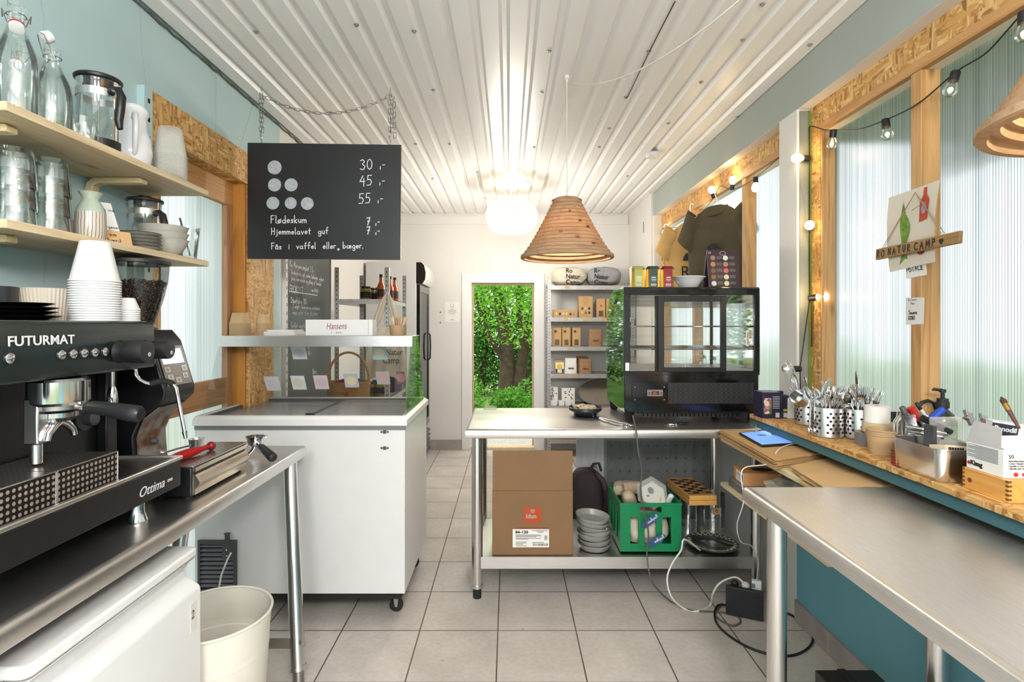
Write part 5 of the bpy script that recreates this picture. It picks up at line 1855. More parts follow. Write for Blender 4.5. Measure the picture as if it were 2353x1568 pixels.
for (x, y, c, lab, rz) in ((-.05, .0, '#7b1a22', 'dark red snack bag lying in the wicker basket', .3), (.07, .01, '#3d4a63', 'dark blue snack bag lying in the wicker basket', -.4), (.01, .04, '#cfc8b8', 'pale snack bag between the red and blue bags in the basket', 0)):
    o = thing('snack_bag', lab, 'bag', (-1.065 + x, 3.6 + y, 1.045), rz)
    MB(RY(.3 if x > 0 else -.3) @ RX(.25)).grid(lambda u, v: ((u - .5) * .13, (v - .5) * .09, .028 * math.sin(PI * u) ** .6 * math.sin(PI * v) ** .6 + .003 * math.sin(u * 30)), 14, 10).obj('pouch', pm('foil_bag', c, .3, .3, var=.25, scale=14), o, smooth=80, solid=.012)

# tall drinks fridge
t = thing('drinks_fridge', 'tall white drinks fridge with black glass door by the back wall', 'fridge', (-1.16, 5.8, 0))
MB().box(-1.44, -.93, 5.45, 6.15, .02, 2.074).obj('cabinet', pm('fridge_side_grey', '#c6c5c4', .35, var=.02), t, world=True, bevel=.004)
dr = MB().box(-.93, -.895, 5.47, 5.53, .34, 1.85).box(-.93, -.895, 6.07, 6.13, .34, 1.85).box(-.93, -.895, 5.53, 6.07, .34, .42).box(-.93, -.895, 5.53, 6.07, 1.78, 1.85).obj('door', MT['black'], t, world=True)
MB().box(-.92, -.905, 5.53, 6.07, .42, 1.78).obj('door_pane', glass('dark_door_glass', (.35, .38, .42), (.15, .17, .2), .15), dr, world=True)
MB().tube([(-.89, 6.02, 1.35), (-.872, 6.02, 1.33), (-.868, 6.02, 1.2), (-.872, 6.02, 1.07), (-.89, 6.02, 1.05)], .008, 8).obj('handle', MT['black'], dr, world=True)
MB().prism([(-.93, 1.862), (-.87, 1.862), (-.845, 1.90), (-.84, 1.97), (-.855, 2.04), (-.88, 2.07), (-.93, 2.07)], 5.48, 6.13, 'y').obj('light_canopy', MT['whitep'], t, world=True)
MB().prism([(-.935, 1.86), (-.868, 1.86), (-.842, 1.90), (-.836, 1.97), (-.852, 2.045), (-.88, 2.074), (-.935, 2.074)], 5.452, 5.48, 'y').obj('canopy_end', MT['black'], t, world=True)
gm = MB()
for k in range(5):
    gm.prism([(-.93, .06 + k * .05), (-.885, .05 + k * .05), (-.885, .062 + k * .05), (-.93, .085 + k * .05)], 5.47, 6.13, 'y')
gm.box(-.935, -.925, 5.47, 6.13, .03, .33)
gm.obj('grille', pm('blue_grey_grille', '#4c535f', .3), t, world=True)
m = MB()
for z in (.5, .82, 1.14, 1.46):
    m.box(-1.38, -.94, 5.5, 6.1, z, z + .006)
# notice on the back wall
t = thing('notice', 'white sheet with round logo taped to the back wall', 'notice', (-.645, YB - .002, 1.59))
a, b = at(1022, 740, YB - .003), at(1056, 694, YB - .003)
MB().quad((a.x, a.y, a.z), (b.x, a.y, a.z), (b.x, a.y, b.z), (a.x, a.y, b.z)).obj('sheet', MT['paper'], t, world=True, solid=.0008)
m = MB()
cx = (a.x + b.x) / 2
m.tube([(cx + .022 * math.cos(q), a.y - .001, b.z - .045 + .022 * math.sin(q)) for q in [2 * PI * i / 20 for i in range(20)]], .0012, 4, closed=True)
m.tube([(cx + .012 * math.cos(q), a.y - .001, b.z - .045 + .012 * math.sin(q)) for q in [PI + PI * i / 8 for i in range(9)]], .001, 4)
for k, (w_, dz) in enumerate(((.05, .085), (.10, .10), (.08, .11), (.11, .125), (.06, .14), (.03, .20), (.05, .21))):
    m.box(cx - w_ / 2, cx + w_ / 2, a.y - .0012, a.y - .0006, b.z - dz - .002, b.z - dz + .001)
m.obj('print', MT['dgrey'], t, world=True, fix=False)
for py in (718, 742):
    p = at(1012, py, YB)
    tag(MB(T3(p.x, YB, p.z) @ RX(PI / 2)).lathe([(.008, 0), (.008, .003), (0, .004)], 10).obj('wall_plug', MT['dgrey']), 'upper dark screw plug beside the notice on the back wall' if py == 718 else 'lower dark screw plug beside the notice on the back wall', 'screw')
# ------------------------------------------------------------------ steel table in the middle, cake display on it
steel_table('serving_table', 'steel table with undershelf carrying the black cake display', -.225, 1.372, 2.82, 3.55, .9,
            (((-.165, 2.865, .86), (-.165, 2.865, 0)), ((1.315, 2.865, .86), (1.315, 2.865, 0)), ((-.165, 3.45, .86), (-.165, 3.45, 0)), ((1.315, 3.45, .86), (1.315, 3.45, 0))),
            shelf=(-.15, 1.30, 2.845, 3.40, .222, .062))
DX0, DX1, DY, DB = .642, 1.398, 3.0, 3.545
def dsp(px, py):
    return at(px, py, DY)
t = thing('cake_display', 'black countertop refrigerated glass cake display on the steel table', 'display fridge', (1.02, 3.27, .9))
def xz(px0, py0, px1, py1):
    a, b = dsp(px0, py1), dsp(px1, py0)
    return a.x, b.x, a.z, b.z
m = MB()
zb, zt = .957, 1.656
side = [(DY + .004, zb), (DB - .03, zb), (DB, zb + .04), (DB, 1.185), (DY + .004, 1.185)]
m.prism(side, DX0 + .004, DX1 - .004, 'x')
m.obj('base_cabinet', MT['black'], t, world=True, bevel=.006)
m = MB()
m.prism([(DY, 1.612), (DY + .02, 1.612), (DY + .02, 1.628), (DB - .22, 1.628), (DB - .20, 1.64), (DB - .23, zt), (DY + .01, zt), (DY, zt - .008)], DX0, DX1, 'x')
m.obj('top_cover', MT['black'], t, world=True, bevel=.004)
fr = MB()
for x0, x1 in ((DX0, DX0 + .034), (DX1 - .032, DX1)):
    fr.box(x0, x1, DY, DY + .022, 1.18, 1.614)
x0, x1, z0, z1 = xz(1506, 680, 1514, 856)
fr.box(x0, x1, DY + .004, DY + .02, z0, z1)
fr.box(DX0, DX1, DY + .002, DY + .02, 1.165, 1.19)
fr.obj('front_frame', MT['black'], t, world=True, bevel=.003)
d = MB()
x0, x1, z0, z1 = xz(1512, 680, 1668, 855)
w_ = .032
d.box(x0, x0 + w_, DY - .008, DY + .006, z0, z1).box(x1 - w_, x1, DY - .008, DY + .006, z0, z1).box(x0 + w_, x1 - w_, DY - .008, DY + .006, z1 - w_, z1).box(x0 + w_, x1 - w_, DY - .008, DY + .006, z0, z0 + w_ * .8)
do = d.obj('sliding_door', MT['blackm'], t, world=True, bevel=.002)
MB().box(x0 + w_, x1 - w_, DY - .003, DY + .001, z0 + w_ * .8, z1 - w_).obj('door_pane', MT['pane'], do, world=True)
MB().prism(arc(0, 0, .006, 0, 2 * PI, 16, .05), DY - .0095, DY - .008, 'y')
hm = MB(T3(x1 - w_ / 2, 0, (z0 + z1) / 2 + .01)).prism(arc(0, 0, .006, 0, 2 * PI, 16, .05)[:-1], DY - .012, DY - .0075, 'y')
hm.obj('recessed_grip', MT['black'], do, world=True)
# curved side panes and customer-side pane
sd = [(DY + .02, 1.10), (DB - .01, 1.10), (DB + .012, 1.20), (DB, 1.40), (DB - .05, 1.54), (DB - .13, 1.61), (DB - .20, 1.64), (DY + .02, 1.64)]
for x in (DX0 - .001, DX1 - .004):
    MB().prism(sd, x, x + .005, 'x').obj('side_pane', MT['gpane'], t, world=True)
m = MB()
cv = [(DB - .01, 1.186), (DB + .006, 1.22), (DB - .006, 1.40), (DB - .056, 1.535), (DB - .135, 1.605), (DB - .20, 1.632)]
m.prism(cv + [(y - .005, z) for y, z in reversed(cv)], DX0 + .006, DX1 - .006, 'x')
m.obj('curved_back_pane', MT['pane'], t, world=True, smooth=60)
MB().box(DX1 - .10, DX1 - .085, DB - .08, DB - .065, 1.185, 1.60).box(DX0 + .085, DX0 + .1, DB - .08, DB - .065, 1.185, 1.60).obj('inner_post', MT['blackm'], t, world=True)
MB().box(DX0 + .01, DX1 - .01, DY + .025, DB - .02, 1.186, 1.192).obj('display_floor', MT['zinc'], t, world=True)
for z in (1.435, 1.308):
    m = MB()
    y1 = DB - .09 if z > 1.4 else DB - .05
    for k in range(5):
        y = DY + .035 + (y1 - DY - .035) * k / 4
        m.cyl((DX0 + .02, y, z), (DX1 - .02, y, z), .003, n=6)
    k = DX0 + .03
    while k < DX1 - .02:
        m.cyl((k, DY + .03, z + .004), (k, y1, z + .004), .0015, n=5)
        k += .02
    m.obj('wire_shelf', MT['chrome'], t, world=True)
p0 = dsp(1487, 911)
p1 = dsp(1523, 896)
ctl = MB().box(p0.x, p1.x, DY - .004, DY + .004, p0.z, p1.z).obj('controller', MT['grey'], t, world=True, bevel=.002)
MB().box(p0.x + .024, p1.x - .022, DY - .0052, DY - .0042, p0.z + .008, p1.z - .008).obj('display_window', pm('dark_red_display', '#3a1a14', .3), ctl, world=True)
text('digits', '285', .02, pm('led_amber', '#c05a20', .4, emit='#b04a18', es=.3), ctl, T3(-1.02, -3.27, -.9) @ face_M(Vector((p0.x + .029, DY - .0056, p0.z + .0105)), (1, 0, 0), (0, 0, 1)), sx=.85)
km = MB()
for dx in (.008, p1.x - p0.x - .014):
    for dz in (.009, .018):
        km.box(p0.x + dx, p0.x + dx + .008, DY - .005, DY - .004, p0.z + dz, p0.z + dz + .005)
tag(km.obj('button', MT['blackp'], ctl, world=True), kind='stuff')
bx0, bx1, bz0, bz1 = xz(1452, 878, 1528, 925)
MB().box(bx0, bx1, DY - .0015, DY + .004, bz0, bz1).obj('service_panel', MT['black'], t, world=True, bevel=.002)
for px in (1459, 1526):
    for py in (890, 919):
        p = dsp(px, py)
        MB(T3(p.x, DY - .0015, p.z) @ RX(PI / 2)).lathe([(.003, 0), (.003, .001), (0, .002)], 10).obj('screw', MT['zinc'], t, world=True)
g = MB()
gx0, gx1, gz0, gz1 = xz(1535, 880, 1733, 928)
g.box(gx0, gx1, DY + .001, DY + .0045, gz0, gz1)
g.mat(1)
nx, nz = 17, 5
for i in range(nx):
    for j in range(nz):
        cx = gx0 + (i + .5) * (gx1 - gx0) / nx
        cz = gz0 + (j + .5) * (gz1 - gz0) / nz
        for s in (-1, 1):
            for o in (-.0048, .0048):
                g.M = T3(cx + o, DY + .0005, cz + o * s * -1) @ RY(s * PI / 4)
                g.box(-.0085, .0085, -.001, .001, -.0012, .0012)
g.M = Matrix.Identity(4)
g.obj('vent_grille', [MT['ink'], pm('vent_rib', '#47484b', .25)], t, world=True)
m = MB()
for k in range(26):
    x = DX0 + .10 + k * .024
    m.box(x, x + .018, DY + .05, DY + .40, .925, .955)
m.box(DX0 + .08, DX1 - .06, DY + .045, DY + .42, .945, .958)
m.obj('underside_grille', MT['blackp'], t, world=True)
for x in (DX0 + .03, DX1 - .075):
    for y in (DY + .04, DB - .06):
        MB().lathe([(.022, .902), (.03, .958), (0, .958)], 4, c=(x + .01, y, 0)).lathe([(0, .902), (.022, .902)], 4, c=(x + .01, y, 0)).obj('foot', MT['blackp'], t, world=True, smooth=0)
MB().box(DX0 + .008, DX0 + .03, DY - .001, DY, 1.19, 1.235).obj('small_label', MT['silver'], t, world=True)
thm = MB().box(DX1 - .068, DX1 - .05, DY + .02, DY + .026, 1.325, 1.415).obj('thermometer', MT['whitep'], t, world=True, bevel=.003)
MB().box(DX1 - .061, DX1 - .057, DY + .0185, DY + .02, 1.335, 1.405).obj('scale', MT['red'], thm, world=True)

# tins, bowl and menu card on the display
for (px0, px1, c, lc, lab, rim) in ((1449, 1479, '#a8a95c', '#c2c47c', 'pale green octagonal tea tin on the cake display', '#c9a24a'), (1483, 1513, '#2d4a44', '#41636a', 'dark green octagonal tea tin between the pale green and red tins', '#b8913f'), (1517, 1546, '#8e1f2c', '#a83240', 'red octagonal tea tin beside the white bowl', '#c9a24a')):
    a = at((px0 + px1) / 2, 660, 3.1)
    t = thing('tea_tin', lab, 'tin', (a.x, 3.1, 1.657), PI / 8 * 0, 'tea tins on the cake display')
    r = (px1 - px0) * 3.1 / 1241 / 2
    oc = [(r * x, r * y) for x, y in ((-.62, -1), (.62, -1), (1, -.62), (1, .62), (.62, 1), (-.62, 1), (-1, .62), (-1, -.62))]
    gm = pm('gold_tin', rim, .25, .8, var=.1)
    MB().prism(oc, 0, .106, 'z').obj('body', gm, t, bevel=.001)
    MB().prism([(x * 1.01, y * 1.01) for x, y in oc], .106, .117, 'z').prism([(x * .85, y * .85) for x, y in oc], .117, .123, 'z').obj('lid', pm('tin_lid', c, .25, .3), t, bevel=.002)
    MB().box(-r * .62, r * .62, -r - .0012, -r, .004, .104).obj('paper_panel', pm('tin_panel', c, .35), t)
    MB().box(-r * .5, r * .5, -r - .0022, -r - .0012, .03, .068).obj('label', pm('tin_label', lc, .5), t)
    wm = MB()
    for q in range(9):
        wm.box(-r * .42 + q * r * .095, -r * .42 + q * r * .095 + r * .05, -r - .0028, -r - .0022, .008, .024)
    wm.box(-r * .3, r * .3, -r - .0028, -r - .0022, .055, .060).box(-r * .38, r * .38, -r - .0028, -r - .0022, .045, .048).box(-r * .3, r * .3, -r - .0028, -r - .0022, .038, .040)
    tag(wm.obj('print', MT['silver'], t), kind='stuff')
t = thing('bowl', 'white bowl with flared rim on top of the cake display', 'bowl', (1.045, 3.13, 1.657))
MB().lathe([(0, .002), (.045, 0), (.05, .004), (.07, .035), (.086, .056), (.095, .062), (.096, .066), (.090, .065), (.066, .038), (.045, .01), (0, .008)], 48).obj('body', MT['ceramic'], t)
t = thing('menu_card', 'purple ice cream menu card with ten round scoops on the cake display', 'sign', (1.225, 3.06, 1.657))
MB().prism([(0, 0), (.002, 0), (.032, .218), (.030, .218)], -.09, .092, 'x').prism([(.09, 0), (.092, 0), (.034, .216), (.031, .216)], -.09, .092, 'x').obj('card', pm('dark_purple_card', '#35252f', .35, var=.25, scale=10), t)
up = Vector((0, .030, .218)).normalized()
u = Vector((1, 0, 0))
def mc(x, s, e=-.0006):
    return Vector((x, 0, 0)) + up * s + Vector((0, e, 0))
for i, (cl, cr) in enumerate((('#8e6f66', '#d7d9dc'), ('#b87f52', '#a87b62'), ('#6e5552', '#c95f6c'), ('#8c5b3e', '#cfccb4'), ('#cfd2d4', '#d8d5b8'))):
    for x, c in ((-.058, cl), (.014, cr)):
        z = .172 - i * .037
        m = MB()
        m.add([mc(x + .0145 * math.cos(q), z + .0145 * math.sin(q)) for q in [2 * PI * k / 20 for k in range(20)]], [tuple(range(20))])
        m.obj('printed_scoop', pm('scoop_print', c, .5, var=.15, scale=120), t, fix=False)
        m = MB()
        for k in range(3):
            m.add([mc(x + .02, z + .007 - k * .006), mc(x + .052, z + .007 - k * .006), mc(x + .052, z + .0095 - k * .006), mc(x + .02, z + .0095 - k * .006)], [(0, 1, 2, 3)])
        tag(m.obj('small_print', MT['grey'], t, fix=False), kind='stuff')
m = MB().tube([mc(.0 + .017 * math.cos(q), .199 + .011 * math.sin(q), -.001) for q in [2 * PI * k / 20 for k in range(20)]], .0009, 4, closed=True)
m.tube([mc(-.075 + .007 * math.cos(q), .203 + .005 * math.sin(q), -.001) for q in [2 * PI * k / 14 for k in range(14)]], .001, 4, closed=True)
m.obj('printed_emblem', MT['silver'], t, fix=False)

# on the table beside the display
t = thing('bowl', 'shallow black bowl of wrapped biscuits beside the cake display', 'bowl', (.462, 3.245, .9005))
MB().lathe([(0, .004), (.055, .0), (.075, .008), (.098, .034), (.100, .052), (.097, .053), (.092, .036), (.07, .014), (0, .010)], 44).obj('body', pm('slate_glaze', '#30343a', .35), t)
rr = random.Random(4)
wr = pm('cream_wrapper', '#cdb899', .6, var=.2, scale=40)
wm_ = MB().grid(lambda u, v: ((u - .5) * .055, (v - .5) * .03, .012 * math.sin(PI * u) ** .5 * math.sin(PI * v) ** .5 + .004 * math.sin(u * 25)), 10, 6)
p0 = None
for k in range(11):
    a, r = k * 2.4, .013 + .045 * math.sqrt(k / 11)
    if p0 is None:
        o = p0 = wm_.obj('wrapped_biscuit', wr, smooth=80, solid=.006)
    else:
        o = p0.copy()
        COL.objects.link(o)
    o.location = (.462 + r * math.cos(a), 3.245 + r * math.sin(a), .9335 + .012 * (1 - k / 11) + rr.uniform(0, .008))
    o.rotation_euler = (rr.uniform(-.5, .5), rr.uniform(-.5, .5), rr.uniform(0, 6))
    tag(o, 'cream wrapped biscuit lying in the shallow black bowl', 'biscuit', 'wrapped biscuits in the black bowl')
t = thing('tongs', 'steel serving tongs lying in front of the black biscuit bowl', 'tongs', (.57, 3.0, .9))
P = [Vector((.50, 3.17, .909)), Vector((.545, 3.03, .909)), Vector((.60, 2.925, .906)), Vector((.632, 2.895, .906))]
for s in (-1, 1):
    m = MB()
    off = [Vector((0, 0, 0)), Vector((s * .008, 0, .003 * s)), Vector((s * .014, 0, .004 * s)), Vector((s * .012, .0, .004 * s))]
    q = [p + o_ for p, o_ in zip(P, off)]
    m.tube(q, [.0045, .006, .0075, .010], 8)
    m.sph(q[-1] + Vector((.012, -.012, 0)), .016, 12, 8, (1, .7, .4))
    m.obj('arm', MT['chrome'], t, world=True, smooth=70)
MB().sph(P[0], .0075, 10, 8).obj('hinge', MT['chrome'], t, world=True)
t = thing('key_ring', 'bunch of keys on a black fob under the cake display front', 'keys', (.90, 2.935, .9))
m = MB()
for k, (x, y, a) in enumerate(((.87, 2.93, .2), (.90, 2.925, -.3), (.885, 2.945, .6))):
    m = MB(T3(x, y, .9025 + k * .0022) @ RZ(a))
    m.box(-.028, 0, -.003, .003, 0, .002).box(-.028, -.022, -.005, .0, 0, .002).lathe([(.004, 0), (.011, 0), (.011, .002), (.004, .002)], 16, c=(.008, 0, 0), close=True)
    m.obj('key', MT['chrome'], t, world=True)
MB(T3(.945, 2.94, .902)).sph((0, 0, .007), .022, 14, 8, (1.3, .6, .3)).sph((.03, .005, .007), .012, 10, 8, (1, 1, .5)).obj('fob', MT['blackm'], t, world=True, smooth=80)
MB().tube([(.915 + .012 * math.cos(q), 2.938 + .012 * math.sin(q), .904) for q in [2 * PI * k / 20 for k in range(20)]], .0012, 5, closed=True).obj('ring', MT['chrome'], t, world=True)
t = thing('plastic_stand', 'small clear plastic plate lying at the doorway end of the steel table', 'stand', (-.115, 3.50, .9))
MB().box(-.16, -.075, 3.46, 3.53, .9008, .9035).box(-.16, -.075, 3.525, 3.53, .9035, .915).obj('plate', MT['plas'], t, world=True)

# ------------------------------------------------------------------ under the steel table
SZ = .2225
t = thing('cardboard_box', 'tall brown cardboard box with orange Idun logo and raised flap', 'box', (.129, 3.0, SZ))
bx = MB().box(-.085 - .129, .343 - .129, -.135, .15, 0, .342)
bx.obj('carton', MT['card'], t, bevel=.003)
MB().prism([(-.1365, .344), (-.1335, .344), (-.1315, .556), (-.1345, .556)], -.085 - .129 + .002, .343 - .129 - .002, 'x').obj('front_flap', MT['card'], t)
MB().box(-.214, .214, -.137, -.135, .338, .342).obj('fold_crease', pm('crease_cardboard', '#8d6a3f', .8), t)
org = pm('orange_print', '#b8481f', .7)
lg = MB().box(-.0465, .046, -.1358, -.135, .184, .252).box(-.0465, .046, -.1358, -.135, .169, .181).obj('printed_logo', org, t)
text('lettering', 'Idun', .032, MT['sand'], lg, face_M(Vector((-.036, -.1362, .198)), (1, 0, 0), (0, 0, 1)), off=.0012)
text('small_lettering', 'Idun Industri A/S', .0085, MT['card'], lg, face_M(Vector((-.044, -.1362, .172)), (1, 0, 0), (0, 0, 1)), sx=1.2)
m = MB()
for k in (-1, 0, 1):
    m.prism(arc(k * .008, .238, .003, 0, 2 * PI, 10, .007)[:-1], -.1362, -.1358, 'y')
m.box(-.008, .008, -.1362, -.1358, .226, .230)
tag(m.obj('emblem', MT['sand'], lg), kind='stuff')
MB().box(-.088, .088, -.1356, -.1351, .04, .150).obj('printed_frame', pm('brown_print', '#85532c', .8), t)
lb = MB().box(-.106, .087, -.137, -.1357, .043, .139).obj('paper_label', MT['paper'], t)
text('number', '84-120', .021, MT['ink'], lb, face_M(Vector((-.092, -.1375, .117)), (1, 0, 0), (0, 0, 1)), off=.0008, sx=1.15)
m = MB()
rr = random.Random(8)
for z, x0, x1 in ((.131, -.005, .078), (.125, .02, .06), (.119, .03, .05), (.108, -.09, .04), (.103, -.09, .05), (.098, -.09, .02), (.09, -.09, .045), (.085, -.09, -.02), (.07, -.09, -.03), (.064, -.09, -.035), (.058, -.09, -.05), (.05, -.09, -.03), (.068, -.003, .06)):
    m.box(x0, x1, -.1374, -.137, z, z + .0022)
for k in range(30):
    m.box(0 + k * .0027, k * .0027 + rr.choice((.0008, .0016, .002)), -.1374, -.137, .051, .064)
for k in range(9):
    m.box(.062, .078, -.1374, -.137, .082 + k * .0028, .0832 + k * .0028)
tag(m.obj('small_print', MT['ink'], lb), kind='stuff')
# stack of grey dishes
dm = MB().lathe([(0, .002), (.07, .0), (.078, .003), (.090, .026), (.093, .032), (.094, .035), (.0905, .034), (.076, .008), (0, .006)], 44)
dm2 = None
for k in range(7):
    if dm2 is None:
        dm2 = dm.obj('dish', pm('grey_dish_glaze', '#9d9a94', .18, var=.06))
        o = dm2
    else:
        o = dm2.copy()
        COL.objects.link(o)
    i = 6 - k
    o.location = (.472 + [0, .004, -.004, .006, -.002, -.008, -.012][i], 2.965 + .003 * (i % 3), SZ + .001 + .0235 * i + (.004 if i else 0))
    o.rotation_euler = ([0, .03, -.05, -.09, .05, .09, .10][i] * .4, [0, -.06, .08, -.09, .10, .13, .12][i] * .8, i)
    o.rotation_euler.z = 0
    tag(o, f'{ORD[k] if k < 6 else "lowest"} shallow grey dish in the leaning stack between carton and crate', 'dish', 'grey dishes on the undershelf')
# green crate
cx0, cx1, cyf, cyb, cz1 = .598, .925, 2.885, 3.235, .492
t = thing('crate', 'green plastic bottle crate full of odds and ends on the undershelf', 'crate', ((cx0 + cx1) / 2, 3.06, SZ))
m = MB()
z0 = SZ + .004
m.box(cx0, cx1, cyf, cyb, z0, z0 + .008)
for y0, y1 in ((cyf, cyf + .009), (cyb - .009, cyb)):
    m.box(cx0, cx0 + .055, y0, y1, z0, cz1).box(cx1 - .055, cx1, y0, y1, z0, cz1)
    m.box(cx0 + .055, cx1 - .055, y0, y1, z0, z0 + .048).box(cx0 + .055, cx0 + .105, y0, y1, z0 + .19, cz1).box(cx1 - .105, cx1 - .055, y0, y1, z0 + .19, cz1).box(cx0 + .105, cx1 - .105, y0, y1, z0 + .19, z0 + .215).box(cx0 + .105, cx1 - .105, y0, y1, cz1 - .02, cz1)
    for x in (cx0 + .097, cx0 + .097 + .062 + .033):
        m.box(x, x + .033, y0, y1, z0 + .048, z0 + .19)
for x0, x1 in ((cx0, cx0 + .009), (cx1 - .009, cx1)):
    m.box(x0, x1, cyf + .009, cyf + .06, z0, cz1).box(x0, x1, cyb - .06, cyb - .009, z0, cz1).box(x0, x1, cyf + .06, cyb - .06, z0, z0 + .05).box(x0, x1, cyf + .06, cyb - .06, cz1 - .07, cz1)
    for y in (cyf + .12, cyf + .2):
        m.box(x0, x1, y, y + .03, z0 + .05, cz1 - .07)
m.box(cx0 - .003, cx1 + .003, cyf - .003, cyf, cz1 - .012, cz1).box(cx0 - .003, cx0, cyf, cyb, cz1 - .012, cz1).box(cx1, cx1 + .003, cyf, cyb, cz1 - .012, cz1)
for x in (cx0 + .012, cx1 - .043):
    for k in range(7):
        m.box(x, x + .031, cyf - .0015, cyf, z0 + .055 + k * .024, z0 + .058 + k * .024)
for x in (cx0 + .06, cx1 - .07):
    m.box(x, x + .012, cyf + .01, cyf + .03, SZ, z0)
    m.box(x, x + .012, cyb - .03, cyb - .01, SZ, z0)
m.obj('crate_body', MT['gcrate'], t, world=True, bevel=.0015)
def soft(name, lab, cat, c, size, mat, rot=(0, 0, 0), lump=.12, grp=None, seed=1):
    """soft rounded bundle"""
    t = thing(name, lab, cat, c, 0, grp)
    t.rotation_euler = rot
    rr = random.Random(seed)
    ph = [rr.uniform(0, 6) for _ in range(6)]
    def f(u, v):
        a, b = u * 2 * PI, (v - .5) * PI
        cu, su, cb_, sb = math.cos(a), math.sin(a), math.cos(b), math.sin(b)
        sg = lambda x, e: math.copysign(abs(x) ** e, x)
        k = 1 + lump * (.5 * math.sin(3 * a + ph[0] + 2 * b) + .3 * math.sin(5 * a - 4 * b + ph[1]) + .3 * math.sin(9 * b + ph[2] + a) + .15 * math.sin(14 * a + 6 * b + ph[3]))
        return (size[0] * k * sg(cu, .75) * sg(cb_, .75), size[1] * k * sg(su, .75) * sg(cb_, .75), size[2] * (k * .5 + .5) * sg(sb, .75))
    MB().grid(f, 44, 26, wrap=True).obj('cloth_body' if cat in ('towel', 'cloth', 'bag') else 'body', mat, t, smooth=85)
    return t
towel = pm('beige_terry', '#b9a68c', .95, var=.1, bump=.6, bscale=260)
soft('rolled_towel', 'rolled beige towel in plastic sticking up at the crate front', 'towel', (.668, 2.985, .475), (.037, .036, .085), towel, (.75, -.35, 0), .05, seed=3)
soft('rolled_towel', 'rolled beige towel lying along the back of the crate', 'towel', (.735, 3.16, .495), (.09, .037, .035), towel, (0, .1, .1), .07, seed=5)
soft('rolled_towel', 'small rolled beige cloth in the back corner of the crate', 'towel', (.640, 3.13, .50), (.03, .05, .035), towel, (.2, 0, -.3), .08, seed=9)
soft('cloth_bundle', 'crumpled pale cloth showing through the crate openings', 'cloth', (.76, 3.06, .32), (.125, .145, .085), MT['linen'], (0, 0, 0), .10, seed=12)
t = thing('paper_pack', 'white six sided packet in clear plastic lying on the crate', 'packet', (.80, 2.985, .505))
t.rotation_euler = (.95, .0, .25)
hx_ = [(.075 * math.cos(PI / 3 * k + .35), .075 * math.sin(PI / 3 * k + .35)) for k in range(6)]
MB().prism(hx_, -.010, .010, 'z').obj('packet_body', MT['paper'], t, bevel=.004)
MB().lathe([(0, .0102), (.019, .0102), (.019, .011), (0, .011)], 24, c=(-.012, .022, 0)).obj('round_emblem', MT['navy'], t)
MB().box(-.045, -.028, -.01, .0, .0102, .011).obj('printed_mark', MT['navy'], t)
MB().prism([(.018, -.03), (.045, -.012), (.03, -.045)], .0102, .011, 'z').obj('gold_flap', pm('cream_gold', '#c9b67e', .4), t)
MB().prism([(x * 1.28, y * 1.22 + .012) for x, y in hx_], -.0145, -.013, 'z').prism([(x * 1.22, y * 1.2 + .012) for x, y in hx_], .013, .0142, 'z').obj('plastic_sleeve', MT['plas'], t)
tag(MB(T3(.885, 2.955, .497) @ RY(.2) @ RX(.5)).lathe([(0, -.03), (.014, -.03), (.015, -.02), (.015, .02), (.006, .028), (0, .03)], 20).obj('small_bottle', MT['whitep'], None), 'small white tube lying at the end of the crate', 'tube')
for (px, py, a, lab, wt) in ((1494, 1197, .62, 'blue oval tag with mirrored white writing hanging over the crate front', 'Rosylluos'), (1508, 1243, .55, 'blue oval tag with mirrored white writing hanging lowest on the crate', 'Rosyllins')):
    c = at(px, py, cyf - .02)
    t = thing('oval_tag', lab, 'tag', c)
    t.rotation_euler = (PI / 2, -a, 0)
    MB().prism(arc(0, 0, .056, 0, 2 * PI, 28, .021)[:-1], -.001, .001, 'z').obj('tag_body', MT['navy'] if py > 1e9 else pm('tag_blue', '#33507c', .5), t)
    wm = MB()
    wm.write(wt, (.045, -.007, .0014), (-1, 0, 0), (0, 1, 0), .017, .0022, gap=.12)
    wm.obj('lettering', MT['silver'], t, smooth=0, fix=False)
# chess box on a glass vase, second vase, plate
t = thing('glass_vase', 'clear cylinder vase standing under the chess box', 'vase', (1.075, 3.225, SZ), 0, 'glass vases')
def vase(t, h, r):
    MB().lathe([(0, .004), (r, 0), (r, .01), (r, h)], 40).obj('outer_wall', MT['glass'], t)
    MB().lathe([(0, .016), (r * .94, .014), (r * .95, h)], 40).obj('inner_wall', MT['glass'], t)
vase(t, .218, .072)
t = thing('glass_vase', 'clear cylinder vase with a small price note beside the chess box', 'vase', (1.235, 3.27, SZ), 0, 'glass vases')
vase(t, .205, .072)
nb = MB().box(-.026, .026, -.0745, -.0735, .10, .14).obj('price_note', MT['kraft'], t)
wm = MB()
wm.write('15', (-.012, -.0751, .111), (1, 0, 0), (0, 0, 1), .017, .0022)
wm.obj('lettering', MT['ink'], nb, smooth=0, fix=False)
t = thing('chess_box', 'folded wooden chess box resting on a glass vase', 'game', (1.072, 3.18, SZ + .219), .06)
chk, N, L, b = nm('chess_squares')
ck = _n(N, 'TexChecker', Scale=1 / .0365)
ck.inputs[1].default_value = C('#b98a50')
ck.inputs[2].default_value = C('#2b1d14')
L.new(mapped(N, L, loc=(.0, .0, .01)), ck.inputs[0])
L.new(ck.outputs[0], b.inputs['Base Color'])
b.inputs['Roughness'].default_value = .4
MB().box(-.078, .078, -.18, .17, 0, .027).box(-.078, .078, -.18, .17, .0285, .055).obj('case', MT['box'], t, bevel=.002)
MB().box(-.073, .073, -.151, .141, .055, .0556).obj('playing_field', chk, t)
